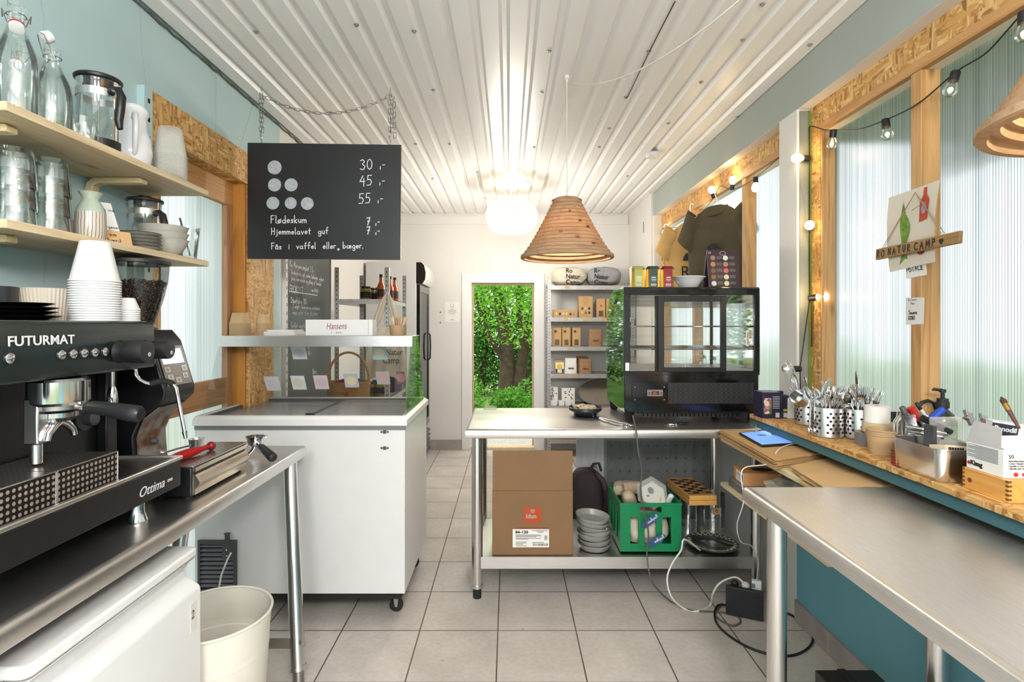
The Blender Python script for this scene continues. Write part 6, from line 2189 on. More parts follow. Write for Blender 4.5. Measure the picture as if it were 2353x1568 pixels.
t = thing('serving_plate', 'large dark green plate with cream squiggle border', 'plate', (1.127, 2.992, SZ + .001))
MB().lathe([(0, .006), (.085, .004), (.09, 0), (.10, .002), (.135, .012), (.142, .018), (.139, .0195), (.10, .010), (.085, .009), (0, .009)], 56).obj('plate_body', pm('dark_green_glaze', '#3d453a', .22), t)
sq = []
for i in range(220):
    a = 2 * PI * i / 219
    r = .117 + .0115 * math.sin(24 * a)
    sq.append((r * math.cos(a), r * math.sin(a), .0138 + (r - .10) * .28))
MB().tube(sq, .0013, 5).obj('squiggle', pm('cream_glaze', '#cfc7ae', .3), t)
t = thing('cake_server', 'black plastic cake server lying on the dark green plate', 'utensil', (1.13, 2.99, SZ + .02))
MB(T3(1.085, 3.03, SZ + .0225) @ RZ(2.55)).prism([(-.01, -.01), (.0, -.022), (.05, -.026), (.078, 0), (.05, .026), (.0, .022), (-.01, .01)], 0, .004, 'z').obj('blade', MT['blackp'], t, world=True)
MB().tube([(1.092, 3.026, SZ + .025), (1.13, 2.998, SZ + .034), (1.165, 2.975, SZ + .034), (1.215, 2.94, SZ + .03), (1.222, 2.935, SZ + .029)], [.006, .006, .011, .012, .009], 12).obj('handle', MT['blackp'], t, world=True, smooth=70)

# panels and backpack behind the table
t = thing('backpack', 'dark brown backpack standing on the floor behind the cardboard box', 'backpack', (.505, 3.52, 0))
bp_ = pm('dark_brown_cloth', '#352b2b', .8, var=.15, bump=.3, bscale=200)
def bag(u, v):
    a, b = u * 2 * PI, (v - .5) * PI
    sg = lambda x, e: math.copysign(abs(x) ** e, x)
    w_ = 1 - .22 * max(0, v - .55) / .45
    k = 1 + .03 * math.sin(5 * a + 7 * b)
    return (.505 + .115 * w_ * k * sg(math.cos(a), .6) * sg(math.cos(b), .45), 3.52 + .085 * k * sg(math.sin(a), .7) * sg(math.cos(b), .45), .255 + .255 * sg(math.sin(b), .7))
MB().grid(bag, 40, 28, wrap=True).obj('main_body', bp_, t, world=True, smooth=80)
MB().grid(lambda u, v: (.50 + (u - .5) * .15, 3.432 - .035 * math.sin(PI * u) ** .5 * math.sin(PI * v) ** .5, .06 + .2 * v), 14, 12).obj('front_pocket', bp_, t, world=True, smooth=80, solid=.01)
MB().tube([(.56, 3.44, .50), (.60, 3.42, .46), (.63, 3.43, .36), (.625, 3.45, .24), (.60, 3.46, .14)], [.016, .018, .018, .014, .01], 8).obj('shoulder_strap', pm('plum_strap', '#473539', .8), t, world=True, smooth=80)
MB().tube([(.53, 3.50, .50), (.55, 3.49, .545), (.585, 3.49, .55), (.60, 3.49, .50)], .009, 8).obj('carry_loop', bp_, t, world=True, smooth=80)
tag(MB().box(.458, .642, 3.63, 3.648, 0, .88).obj('white_panel', wood('white_panel_wood', '#d3d4d4', '#c4c5c6', 2, knots=False)), 'upright white wooden panel behind the steel table beside the backpack', 'panel')
t = thing('grey_partition', 'grey partition sheet behind the steel table with rows of small crosses', 'panel', (1.0, 3.64, 0))
MB().box(.643, 1.39, 3.63, 3.645, 0, .885).obj('sheet', pm('grey_sheet', '#8d8c89', .45), t, world=True)
MB().box(.66, 1.37, 3.618, 3.622, 0, .665).obj('clear_sheet', glass('smoky_sheet', (.93, .94, .94), (.8, .82, .82), .03), t, world=True)
m = MB()
for i in range(11):
    for j in range(8):
        x, z = .69 + i * .062, .635 - j * .085
        if z > 0:
            m.box(x - .012, x + .012, 3.6172, 3.6178, z - .001, z + .001).box(x - .001, x + .001, 3.6172, 3.6178, z - .012, z + .012)
tag(m.obj('cross_mark', MT['dgrey'], t, world=True), kind='stuff')
# ------------------------------------------------------------------ bare steel counter in front, paper shelf between the counters
sc_t = steel_table('steel_counter', 'bare scratched steel counter along the teal wall', .795, 1.395, .25, 1.835, .9,
            (((.835, 1.68, .86), (.835, 1.68, 0)), ((1.335, 1.68, .86), (1.335, 1.68, 0)), ((.835, .4, .86), (.835, .4, 0)), ((1.335, .4, .86), (1.335, .4, 0))))
bright = steel('bright_scratched_steel', (.82, .80, .77), .40, 1, .08)
for o in sc_t.children:
    if o.name.startswith('tabletop'):
        o.data.materials[0] = bright
t = thing('wooden_shelf_unit', 'pale wooden double shelf fitted between the two steel counters', 'shelf', (1.25, 2.33, 0))
MB().box(1.10, 1.405, 1.86, 2.80, .845, .866).obj('board', MT['pale'], t, world=True, bevel=.002)
MB().box(1.10, 1.405, 1.86, 2.80, .612, .632).obj('board', MT['pale'], t, world=True, bevel=.002)
for x, y in ((1.385, 2.775),):
    MB().cyl((x, y, 0), (x, y, .845), .015, n=16).obj('post', MT['steelz'], t, world=True)

def sheets(lab, pts, z0, z1, n, seed, mat=None):
    """stack of flat paper bags with a ragged edge"""
    cx = sum(p[0] for p in pts) / 4
    cy_ = sum(p[1] for p in pts) / 4
    t = thing('paper_bag_stack', lab, 'paper bags', (cx, cy_, z0))
    m = MB()
    rr = random.Random(seed)
    dz = (z1 - z0) / n
    for k in range(n):
        j = lambda: rr.uniform(-.011, .011)
        q = [(x + j() - cx, y + j() - cy_) for x, y in pts]
        m.prism(q, k * dz, k * dz + dz * .72, 'z')
    tag(m.obj('bag_layer', mat or MT['kraft'], t, smooth=0), kind='stuff')
    return t
sheets('thick stack of kraft paper bags under the tablet', [(1.075, 2.17), (1.385, 2.33), (1.39, 2.79), (1.09, 2.79)], .8665, .904, 12, 1)
sheets('thin middle stack of kraft paper bags beside the tablet stack', [(1.10, 2.02), (1.385, 2.02), (1.385, 2.29), (1.12, 2.13)], .8665, .889, 7, 2, pm('light_kraft', '#c4a375', .7, var=.05, scale=5))
sheets('kraft paper bags nearest the bare steel counter', [(1.075, 1.845), (1.39, 1.845), (1.39, 2.005), (1.09, 2.005)], .8665, .897, 9, 3, bpy.data.materials['light_kraft'])
t = thing('tablet', 'tablet with lit blue screen lying on the kraft paper bags', 'tablet', (1.228, 2.57, .9045))
A_, B_, C_, D_ = [Vector((x, y, 0)) for x, y in ((1.137, 2.665), (1.335, 2.745), (1.315, 2.435), (1.118, 2.385))]
o = Vector((1.228, 2.57, 0))
q = [p - o for p in (D_, C_, B_, A_)]
MB().prism([(p.x, p.y) for p in q], .001, .009, 'z').obj('case', MT['blackp'], t, bevel=.003)
scr = pm('lit_tablet_screen', '#5f86d8', .2, emit='#6f96e6', es=.4)
MB().prism([(p.x * .91, p.y * .91) for p in q], .0091, .0096, 'z').obj('screen', scr, t)
MB(T3(-.01, .03, .0098)).prism([(-.02, -.008), (.02, -.006), (.022, .006), (.0, .012), (-.02, .008)], 0, .0003, 'z').obj('cloud_icon', pm('screen_icon', '#35507f', .4), t)
MB(T3(-.035, .01, .010) @ RY(-.5)).quad((0, -.02, 0), (.0, .03, 0), (.03, .035, .045), (.01, -.012, .035)).obj('peeling_film', MT['plas'], t)
# lower board
t = thing('tray_stack', 'stack of small grey metal trays on the lower wooden shelf', 'trays', (1.20, 2.66, .6325))
m = MB()
for k in range(5):
    m.rbox(-.085, .085, -.10, .10, k * .0085, k * .0085 + .005, .03)
m.obj('tray', MT['zinc'], t)
t = thing('box', 'open orange and white cardboard box on the small trays', 'box', (1.215, 2.655, .6325 + .0395), -.08)
m = MB().box(-.08, .10, -.07, .07, 0, .062)
m.obj('carton', pm('orange_carton', '#c98f5a', .6, var=.1), t, bevel=.001)
MB().box(-.0812, -.0802, -.066, .03, .006, .056).obj('label', MT['paper'], t)
tag(MB().box(-.0818, -.0812, -.06, -.04, .012, .05).box(-.0818, -.0812, -.03, .02, .04, .043).box(-.0818, -.0812, -.03, .02, .03, .032).box(-.0818, -.0812, -.03, .0, .02, .022).obj('small_print', MT['ink'], t), kind='stuff')
MB().prism(arc(.03, .0, .05, 0, 2 * PI, 18, .03)[:-1], .0622, .0632, 'z').obj('tear_hole', MT['ink'], t)
t = thing('tray_stack', 'stack of dark trays with a plastic bag on top, lower wooden shelf', 'trays', (1.20, 2.36, .6325))
m = MB()
for k in range(7):
    m.rbox(-.07, .085, -.09, .09, k * .008, k * .008 + .005, .03)
m.obj('tray', MT['dgrey'], t)
soft('plastic_bag', 'crumpled clear plastic bag on the dark trays', 'bag', (1.215, 2.36, .725), (.07, .085, .035), MT['plas'], (0, 0, 0), .25, seed=21)
t = thing('flat_tray', 'small flat wooden tray with yellow packets at the lower shelf edge', 'tray', (1.15, 2.18, .6325))
MB().box(-.045, .2, -.06, .06, 0, .006).box(-.045, -.04, -.06, .06, .006, .02).box(-.04, .2, -.06, -.055, .006, .02).obj('tray_body', MT['pale'], t)
MB().box(-.035, -.01, -.05, .0, .006, .014).obj('packet', pm('yellow_packet', '#c9a52c', .5), t)

# ------------------------------------------------------------------ things on the chipboard window shelf
WS = .9855
def ws(name, lab, cat, px, Y, rz=0, grp=None, z=WS):
    x = (px - 1168) * Y / 1241
    return thing(name, lab, cat, (x, Y, z), rz, grp)
t = thing('tea_box', 'dark blue tea box with flower picture beside the cake display', 'box', (1.318, 2.70, WS), .0)
MB().box(-.068, .022, -.045, .05, 0, .128).obj('carton', pm('dark_indigo_carton', '#262339', .4, var=.15), t, bevel=.001)
MB().box(.023, .068, -.045, .05, 0, .112).box(.023, .068, .02, .05, .112, .126).obj('side_carton', bpy.data.materials['dark_indigo_carton'], t, bevel=.001)
fl, N, L, b = nm('flower_picture')
vo = _n(N, 'TexVoronoi', Scale=70)
L.new(mapped(N, L), vo.inputs['Vector'])
sp = N.new('ShaderNodeSeparateColor')
L.new(vo.outputs['Color'], sp.inputs[0])
L.new(ramp(N, L, sp.outputs[0], [(0, C('#3a5a2c')), (.45, C('#6b8440')), (.6, C('#a0305f')), (.75, C('#c56b93')), (.9, C('#d9c7b0'))]), b.inputs['Base Color'])
MB().box(-.062, -.024, -.0462, -.0452, .022, .10).obj('flower_picture', fl, t)
m = MB()
for k in range(8):
    m.box(-.018, .016, -.0458, -.0452, .05 + k * .008, .052 + k * .008)
    m.box(-.004 + k * .0025, -.0025 + k * .0025, -.0458, -.0452, .005, .028)
    m.box(.035 + k * .0028, .0366 + k * .0028, -.0458, -.0452, .005, .028)
tag(m.obj('small_print', MT['silver'], t), kind='stuff')
MB().box(.034, .058, -.046, -.0452, .036, .046).obj('yellow_mark', pm('yellow_mark', '#c8b52c', .5), t)
tag(MB().box(1.372, 1.408, 2.645, 2.70, WS, WS + .10).obj('small_white_box', MT['whitep'], bevel=.002), 'small plain white box between the tea box and whisk holder', 'box')

hol = dots('perforated_holder', '#b3b0ab', '#2a2724', 'X', 'Z', .0155, .0052, .95, .25)
# holes laid out round the drum
N, L = hol.node_tree.nodes, hol.node_tree.links
def holder(lab, px, Y):
    t = ws('utensil_holder', lab, 'holder', px, Y, 0, 'perforated steel holders')
    MB().lathe([(0, .003), (.056, .0), (.0585, .003), (.0585, .119), (.0575, .121), (.056, .119), (.055, .006), (0, .006)], 44).obj('drum', MT['steel'], t)
    m = MB()
    for i in range(18):
        for j in range(6):
            if i % 6 == 5:
                continue
            a = 2 * PI * (i + .5 * (j % 2)) / 18
            m.M = RZ(a) @ T3(.0584, 0, .022 + j * .0155) @ RY(PI / 2)
            m.add([(.0052 * math.cos(q), .0052 * math.sin(q), .0004) for q in [2 * PI * k / 12 for k in range(12)]], [tuple(range(12))])
    tag(m.obj('round_hole', MT['ink'], t, fix=False), kind='stuff')
    return t
h1 = holder('perforated steel holder with the balloon whisk, standing by the white pillar', 1858, 2.51)
h2 = holder('perforated steel holder packed with spoons and forks in the middle', 1902, 2.245)
h3 = holder('perforated steel holder of forks beside the white paper roll', 1978, 2.20)

def fork_mesh():
    m = MB()
    m.tube([(0, 0, 0), (0, .001, .05), (0, .0, .11), (0, -.004, .135)], [.005, .0035, .0028, .0035], 8)
    m.prism([(-.004, .132), (.004, .132), (.011, .142), (.0115, .152), (-.0115, .152), (-.011, .142)], -.006, -.0045, 'y')
    for k in range(4):
        x = -.0095 + k * .0063
        m.tube([(x, -.005, .15), (x, -.003, .175), (x, .002, .195)], [.0017, .0015, .0009], 5)
    return m
def spoon_mesh():
    m = MB()
    m.tube([(0, 0, 0), (0, .001, .05), (0, 0, .11), (0, -.003, .14)], [.005, .0035, .0028, .0035], 8)
    m.grid(lambda u, v: (.019 * math.sin(2 * PI * u) * math.sin(PI * (v * .92 + .06)) ** .6 if True else 0, -.003 + .006 * (math.cos(2 * PI * u) * math.sin(PI * v)), .137 + .055 * v), 18, 10)
    return m
def knife_mesh():
    m = MB()
    m.tube([(0, 0, 0), (0, 0, .05), (0, 0, .095)], [.006, .0055, .004], 8)
    m.prism([(-.004, .09), (.005, .09), (.009, .12), (.009, .18), (.003, .205), (-.004, .195)], -.0008, .0008, 'y')
    return m
protos = {}
def cutlery(kind, h, k, n, lab, grp, rr, lean=.4, r=.04, sc=1.0):
    mesh = {'fork': fork_mesh, 'spoon': spoon_mesh, 'knife': knife_mesh}[kind]
    if kind not in protos:
        o = mesh().obj(kind, MT['chrome'], smooth=60)
        protos[kind] = o
    else:
        o = protos[kind].copy()
        COL.objects.link(o)
    a = 2 * PI * k / n + rr.uniform(-.3, .3)
    ro = r * rr.uniform(.3, 1)
    top = Vector((h.location.x + ro * math.cos(a), h.location.y + ro * math.sin(a), h.location.z + .115))
    base = Vector((h.location.x + rr.uniform(-.02, .02), h.location.y + rr.uniform(-.02, .02), h.location.z + .012 + rr.uniform(0, .02)))
    d = (top - base).normalized()
    d = (d + Vector((math.cos(a), math.sin(a), 0)) * rr.uniform(0, lean) * .25).normalized()
    q = Vector((0, 0, 1)).rotation_difference(d)
    M = q.to_matrix().to_4x4() @ RZ(rr.uniform(0, 6.28))
    o.matrix_basis = T3(*base) @ M
    o.scale = (sc,) * 3
    tag(o, lab, kind, grp)
    return o
rr = random.Random(31)
for k in range(11):
    cutlery('spoon', h2, k, 11, 'steel spoon standing bowl up in the middle perforated holder', 'spoons in the middle holder', rr)
for k in range(8):
    cutlery('fork', h2, k, 8, 'steel fork standing tines up in the middle perforated holder', 'forks in the middle holder', rr)
for k in range(15):
    cutlery('fork', h3, k, 15, 'steel fork standing in the holder beside the white paper roll', 'forks in the holder by the paper roll', rr)
for k in range(4):
    cutlery('spoon', h3, k, 4, 'steel spoon among the forks beside the white paper roll', 'spoons in the holder by the paper roll', rr)
for k in range(2):
    cutlery('knife', h3, k + 1, 5, 'table knife standing tallest among the forks by the window', 'knives in the holder by the paper roll', rr, .1, .02, 1.2)
for k in range(3):
    cutlery('spoon', h1, k, 3, 'large steel spoon in the holder with the whisk', 'spoons in the whisk holder', rr, .5, .04, 1.15)
t = thing('whisk', 'steel balloon whisk standing up in the holder by the pillar', 'whisk', h1.location)
w0 = Vector((-.03, -.0, .02))
d = Vector((-.055, -.01, .20)).normalized()
MB().tube([w0, w0 + d * .14], [.006, .005], 10).obj('handle', MT['chrome'], t)
hm = MB()
bas = d.orthogonal().normalized()
bt = d.cross(bas)
for k in range(5):
    a = PI * k / 5
    sd = bas * math.cos(a) + bt * math.sin(a)
    hm.tube([w0 + d * (.14 + .145 * math.sin(q) ** .8 * (.5 + .5 * math.sin(q)) if 0 else .135 + .15 * (1 - abs(math.cos(q)) ** 1.6)) + sd * .034 * math.copysign(abs(math.cos(q)) ** .75, math.cos(q)) * (.15 + .85 * min(1, math.sin(q) * 1.6)) for q in [PI * i / 18 for i in range(19)]], .0009, 5)
tag(hm.obj('wire_loop', MT['chrome'], t, smooth=80), kind=None)
t = thing('measuring_cup', 'steel measuring scoop hanging out of the whisk holder', 'scoop', h1.location)
MB(T3(-.055, -.05, .115) @ RY(-1.0) @ RX(.3)).lathe([(0, .0), (.030, .0), (.034, .004), (.036, .045), (.034, .045), (.031, .006), (0, .004)], 32).obj('cup_body', MT['chrome'], t)
MB().tube([(-.045, -.035, .128), (-.02, -.02, .135), (.015, .0, .15)], [.004, .004, .006], 8).obj('handle', MT['chrome'], t, smooth=70)
t = thing('tongs', 'clear and steel serving tongs hooked over the middle perforated holder', 'tongs', h2.location)
for s in (-1, 1):
    MB().tube([(-.064 + s * .008, -.006, .17), (-.068 + s * .008, -.006, .10), (-.066 + s * .012, -.005, .045), (-.066 + s * .013, -.004, .03)], [.004, .004, .004, .003], 8).sph((-.066 + s * .012, -.004, .022), .016, 12, 8, (.7, .5, 1)).obj('arm', MT['chrome'], t, smooth=80)
MB().tube([(-.064 - .008, -.006, .17), (-.064, -.006, .182), (-.064 + .008, -.006, .17)], .004, 8).obj('spring', MT['chrome'], t, smooth=80)
t = thing('paper_note', 'folded white paper poking up behind the cutlery', 'paper', (1.40, 2.33, WS + .0))
MB().add([(.0, 0, .10), (.05, .0, .10), (.065, -.01, .205), (.01, .0, .135)], [(0, 1, 2, 3)]).obj('sheet', MT['paper'], t, solid=.0006)

t = ws('tape_roll', 'roll of grey duct tape at the bottom beside the kraft bowl', 'tape', 1996, 2.085)
def roll(t, ro, ri, z0, z1, mat, core=None, nm_='tape'):
    MB().lathe([(ri, z0), (ro, z0), (ro, z1), (ri, z1)], 44, close=True).obj(nm_, mat, t)
    MB().lathe([(ri - .003, z0), (ri - .0005, z0), (ri - .0005, z1), (ri - .003, z1)], 36, close=True).obj('core', core or MT['kraft'], t)
roll(t, .046, .037, 0, .048, pm('duct_tape', '#77787c', .4))
t = ws('tape_roll', 'roll of beige packing tape between duct tape and paper roll', 'tape', 2018, 2.085, z=WS + .0485)
roll(t, .054, .040, 0, .038, pm('beige_tape', '#cdbf94', .3))
t = ws('paper_roll', 'white till paper roll standing on the beige tape', 'paper roll', 2015, 2.085, z=WS + .087)
roll(t, .0435, .008, 0, .062, MT['paper'], nm_='paper_coil')
t = ws('kraft_bowl', 'two nested kraft paper bowls at the shelf front', 'bowl', 2030, 1.94)
MB().lathe([(0, .003), (.044, 0), (.046, .004), (.053, .066), (.0555, .068), (.0555, .072), (.0525, .072), (.045, .006), (0, .006)], 44).obj('outer_bowl', MT['kraftp'], t)
MB().lathe([(.052, .0725), (.0535, .082), (.056, .084), (.056, .088), (.053, .088), (.046, .02), (0, .02)], 44).obj('inner_bowl', MT['kraftp'], t)
t = ws('tape_dispenser', 'black and purple desk device by the window behind the rolls', 'device', 2050, 2.12)
MB().box(-.045, .02, -.03, .05, 0, .125).box(-.035, .0, -.0305, -.03, .05, .10).obj('casing', MT['black'], t, bevel=.008)
MB().box(.021, .05, -.028, .05, .0, .118).obj('side_cover', pm('deep_purple', '#3d2145', .3), t, bevel=.006)
MB().box(-.042, .035, -.033, -.0315, .0, .045).obj('pale_plate', MT['whitep'], t)
# jar of pens
t = ws('pen_jar', 'glass jar crammed with pens beside the steel container', 'jar', 2098, 1.865)
jl = t.location.copy()
MB().lathe([(0, .003), (.053, 0), (.056, .006), (.056, .125), (.047, .14), (.046, .158), (.049, .16)], 44).obj('outer_wall', MT['glass'], t)
MB().lathe([(0, .012), (.052, .011), (.053, .122), (.043, .14)], 40).obj('inner_wall', MT['glass'], t)
def pen(lab, px, py, px2, py2, r, mat, capmat=None, name='pen', cat='pen', Y=1.85, Y2=None, capf=.3):
    a, b_ = at(px, py, Y), at(px2, py2, Y2 or Y)
    t = thing(name, lab, cat, a)
    d = (b_ - a).normalized()
    L_ = (b_ - a).length
    MB().tube([a, a + d * L_ * (1 - capf)], [r * .8, r], 12).obj('barrel', mat, t, world=True, smooth=50)
    MB().tube([a + d * L_ * (1 - capf), a + d * (L_ * .98), b_], [r * 1.12, r * 1.08, r * .75], 12).obj('cap', capmat or mat, t, world=True, smooth=50)
    return t
pen('thick black marker with ribbed white cap leaning out of the pen jar', 2112, 1010, 2072, 935, .0085, MT['blackp'], MT['dgrey'])
pen('red capped marker leaning out of the pen jar', 2118, 985, 2092, 936, .012, MT['blackp'], MT['red'], capf=.6)
pen('slim black ballpoint pen above the red marker', 2140, 975, 2105, 926, .0055, MT['silver'], MT['blackp'])
pen('broad blue capped highlighter leaning towards the window', 2120, 985, 2168, 940, .012, MT['whitep'], pm('bright_blue', '#1f49b4', .35), capf=.75)
pen('steel rod with black grip lying across the steel container', 2082, 980, 2180, 998, .008, MT['dsteel'], MT['chrome'], Y=1.80, Y2=1.72, name='peeler', cat='utensil', capf=.6)
pen('second steel rod lying parallel across the steel container', 2084, 990, 2170, 1006, .007, MT['dsteel'], MT['chrome'], Y=1.80, Y2=1.72, name='peeler', cat='utensil', capf=.6)
pen('black handled knife resting on the steel container', 2186, 994, 2117, 960, .0105, MT['blackp'], MT['blackm'], Y=1.71, Y2=1.80, name='knife', cat='knife', capf=.25)
rr = random.Random(40)
for k, (c, lab) in enumerate((('#5d2e83', 'purple pen inside the glass jar'), ('#2a58b8', 'blue pen inside the glass jar'), ('#22242a', 'black pen standing upright inside the glass jar'), ('#a8a9ad', 'silver pen inside the glass jar'), ('#8a2a5e', 'magenta pen inside the glass jar'), ('#d9d9d9', 'white pen inside the glass jar'))):
    a = k * 1.05
    o = MB().tube([(0, 0, 0), (0, 0, .12)], .0048, 10).cyl((0, 0, .12), (0, 0, .128), .0048, .002, 10).obj('pen', pm('pen_plastic', c, .35))
    o.location = (jl.x + .034 * math.cos(a), jl.y + .034 * math.sin(a), WS + .014)
    o.rotation_euler = (.12 * math.sin(a), -.12 * math.cos(a), 0)
    tag(o, lab, 'pen', None)
t = ws('scissors', 'scissors with curved black handle standing behind the pens', 'scissors', 2140, 1.93)
MB().tube([at(2112, 935, 1.90), at(2118, 925, 1.90), at(2132, 921, 1.90), at(2145, 926, 1.90), at(2150, 940, 1.90), at(2156, 955, 1.90)], .006, 10).obj('loop_handle', MT['blackp'], t, world=True, smooth=80)
MB().tube([at(2156, 955, 1.90), at(2140, 1000, 1.90)], [.005, .003], 8).obj('blade', MT['chrome'], t, world=True)
t = ws('soap_dispenser', 'dark green pump bottle with black pump by the window', 'bottle', 2166, 1.86)
MB().lathe([(0, 0), (.036, 0), (.040, .006), (.040, .13), (.032, .155), (.016, .172), (.015, .178)], 32).obj('bottle_body', pm('dark_green_soap', '#27331f', .15, var=.3, scale=10), t)
MB().lathe([(.0405, .03), (.0408, .03), (.0408, .12), (.0405, .12)], 32, close=True).obj('label', pm('green_label', '#5f9a3b', .4, var=.3), t)
MB().lathe([(.018, .176), (.0195, .178), (.0195, .197), (.017, .199), (.017, .208), (.006, .21), (.006, .228), (.010, .229), (.010, .24), (0, .241)], 24).obj('pump', MT['blackp'], t)
MB().tube([(0, 0, .236), (-.03, .0, .24), (-.034, .0, .236)], [.006, .005, .004], 8).obj('nozzle', MT['blackp'], t)
# steel gastro container and what it holds
t = thing('steel_container', 'small rectangular steel container with rounded corners, full of oddments', 'container', (1.335, 1.66, WS))
m = MB()
def gcont(s, z):
    return [(x, y, z) for x, y in rrect(-.075 - s, .075 + s, -.088 - s, .115 + s, .026 + s, 5)]
r1, r2, r3, r4, r5 = gcont(-.004, 0), gcont(0, .006), gcont(.004, .094), gcont(.010, .097), gcont(.010, .099)
r6 = gcont(.002, .096)
r7 = gcont(-.006, .008)
vs = [p for r_ in (r1, r2, r3, r4, r5, r6, r7) for p in r_]
n_ = len(r1)
fs = [tuple(range(n_ - 1, -1, -1))] + [(k * n_ + i, k * n_ + (i + 1) % n_, (k + 1) * n_ + (i + 1) % n_, (k + 1) * n_ + i) for k in range(6) for i in range(n_)] + [tuple(range(6 * n_, 7 * n_))]
m.add(vs, fs).obj('pan', MT['steelz'], t, smooth=50)
t = thing('price_label_box', 'small card box with barcode sticking out of the steel container', 'box', (1.325, 1.60, WS + .075), .15)
t.rotation_euler = (-.2, .1, .15)
MB().box(-.055, .055, -.02, .03, 0, .028).obj('carton', pm('cream_card', '#d8c3a4', .6), t)
m = MB()
for k in range(18):
    m.box(-.045 + k * .003, -.0435 + k * .003 + (.0008 if k % 3 else 0), -.0206, -.02, .006, .022)
    m.box(-.045 + k * .003, -.0435 + k * .003 + (.0008 if k % 3 else 0), -.012, .012, .028, .0285)
tag(m.obj('barcode', MT['ink'], t), kind='stuff')
t = thing('clear_pouch', 'clear plastic hanging pack standing behind the steel container', 'pack', (1.395, 1.735, WS + .03))
MB().box(-.035, .055, -.012, .012, .0, .135).obj('pouch', MT['plas'], t, bevel=.003)
MB().box(-.045, -.034, -.02, .02, .03, .11).obj('dark_edge', MT['dgrey'], t)
for (px, py, lab, a) in ((2227, 960, 'dull metal star shaped cutter above the white carton', 0), (2262, 968, 'dull metal star shaped cutter leaning right of its twin', .5)):
    c = at(px, py, 1.63)
    t = thing('icing_cutter', lab, 'cutter', c, 0, 'metal cutters')
    t.rotation_euler = (1.2, a, .3)
    st = [((.026 if k % 2 else .012) * math.cos(PI * k / 5 + a), (.026 if k % 2 else .012) * math.sin(PI * k / 5 + a)) for k in range(10)]
    MB().prism(st, -.006, .006, 'z').obj('star_rim', MT['dsteel'], t, bevel=.002)
t = thing('matchbook_stack', 'small stack of red edged matchboxes in front of the pen jar', 'matchboxes', (1.283, 1.765, WS), -.25)
for k in range(5):
    MB().box(-.018, .018, -.026, .026, k * .0095, k * .0095 + .0085).obj('matchbox', pm('match_side', '#3a2a26', .6) if k == 0 else bpy.data.materials['match_side'], t)
    MB().box(-.0188, -.018, -.026, .026, k * .0095 + .001, k * .0095 + .0075).obj('red_edge', pm('match_red', '#a5422f', .6) if k == 0 else bpy.data.materials['match_red'], t)
# wooden box, cream charger carton and neighbours
t = thing('wooden_box', 'flat varnished wooden box with finger joints under the white carton', 'box', (1.42, 1.47, WS))
MB().box(-.125, .125, -.072, .07, 0, .058).obj('case', MT['box'], t, bevel=.001)
m = MB()
for k in range(5):
    m.box(-.1258, -.117, -.0728, -.064, .006 + k * .0115, .0115 + k * .0115)
    m.box(-.1258, -.117, .062, .0706, .006 + k * .0115, .0115 + k * .0115)
m.obj('finger_joint', MT['dwood'], t)
MB(T3(-.1256, .045, .027) @ RY(-PI / 2)).lathe([(.004, 0), (.0068, 0), (.0068, .0006), (.004, .0006)], 18, close=True).box(-.003, .003, -.003, .003, 0, .0006).obj('burnt_emblem', MT['dwood'], t)
t = thing('carton', 'white cream charger carton reading 50 with strawberries, flap open', 'carton', (1.40, 1.485, WS + .0585), 0)
MB().box(-.098, .12, -.065, .05, 0, .074).obj('carton_body', MT['paper'], t, bevel=.001)
MB().add([(-.098, .05, .074), (-.098, -.058, .074), (-.088, -.05, .128), (-.088, .035, .136)], [(0, 1, 2, 3)]).obj('open_flap', pm('grey_board', '#b5b3b0', .8), t, solid=.001)
MB().add([(-.095, -.066, .0745), (.12, -.066, .0745), (.12, .01, .098), (-.09, .01, .096)], [(0, 1, 2, 3)]).obj('top_flap', MT['paper'], t, solid=.001)
m = MB()
for k in range(17):
    m.box(-.0987, -.0982, -.05, .046 if k % 5 else .02, .032 + k * .0023, .0329 + k * .0023)
tag(m.obj('small_print', MT['grey'], t), kind='stuff')
text('lettering', 'Kisag', .018, MT['ink'], t, face_M(Vector((-.0986, .036, .012)), (0, -1, 0), (0, 0, 1)), off=.0006)
MB(T3(-.0986, .041, .016) @ RY(-PI / 2)).prism([(-.006, 0), (0, .006), (.006, 0), (0, -.006)], 0, .0005, 'z').obj('red_mark', MT['red'], t)
text('number', '50', .014, MT['ink'], t, face_M(Vector((-.085, -.0656, .052)), (1, 0, 0), (0, 0, 1)))
text('small_lettering', 'Rahmbläserkapseln\nCream Chargers\nCapsules à crème chantilly\nCápsulas para nata', .0062, MT['ink'], t, face_M(Vector((-.085, -.0656, .043)), (1, 0, 0), (0, 0, 1)), ls=1.05)
for k, (x, s) in enumerate(((-.066, 1), (-.045, .8), (-.030, 1), (.03, 2.6))):
    m = MB().prism([(x + p[0] * s, .009 + p[1] * s) for p in ((-.007, .001), (-.003, -.005), (.004, -.005), (.0075, .0), (.004, .006), (-.003, .006))], -.0656, -.0652, 'y')
    m.obj('printed_strawberry', pm('strawberry_red', '#c8352c', .5, var=.15, scale=150) if k == 0 else bpy.data.materials['strawberry_red'], t)
t = thing('medicine_box', 'white medicine carton with blue Panodil band behind the cream chargers', 'box', (1.50, 1.60, WS + .135), -.3)
t.rotation_euler = (0, .15, -.25)
MB().box(-.075, .09, -.03, .03, 0, .035).obj('carton', MT['paper'], t, bevel=.001)
MB().box(-.0755, -.01, -.0306, -.03, .0, .03).obj('blue_band', MT['navy'], t)
text('lettering', 'Panodil', .019, MT['silver'], t, face_M(Vector((-.070, -.0312, .009)), (1, 0, 0), (0, 0, 1)), off=.0006)
MB().box(.02, .075, -.0308, -.03, .012, .024).obj('red_label', MT['red'], t)
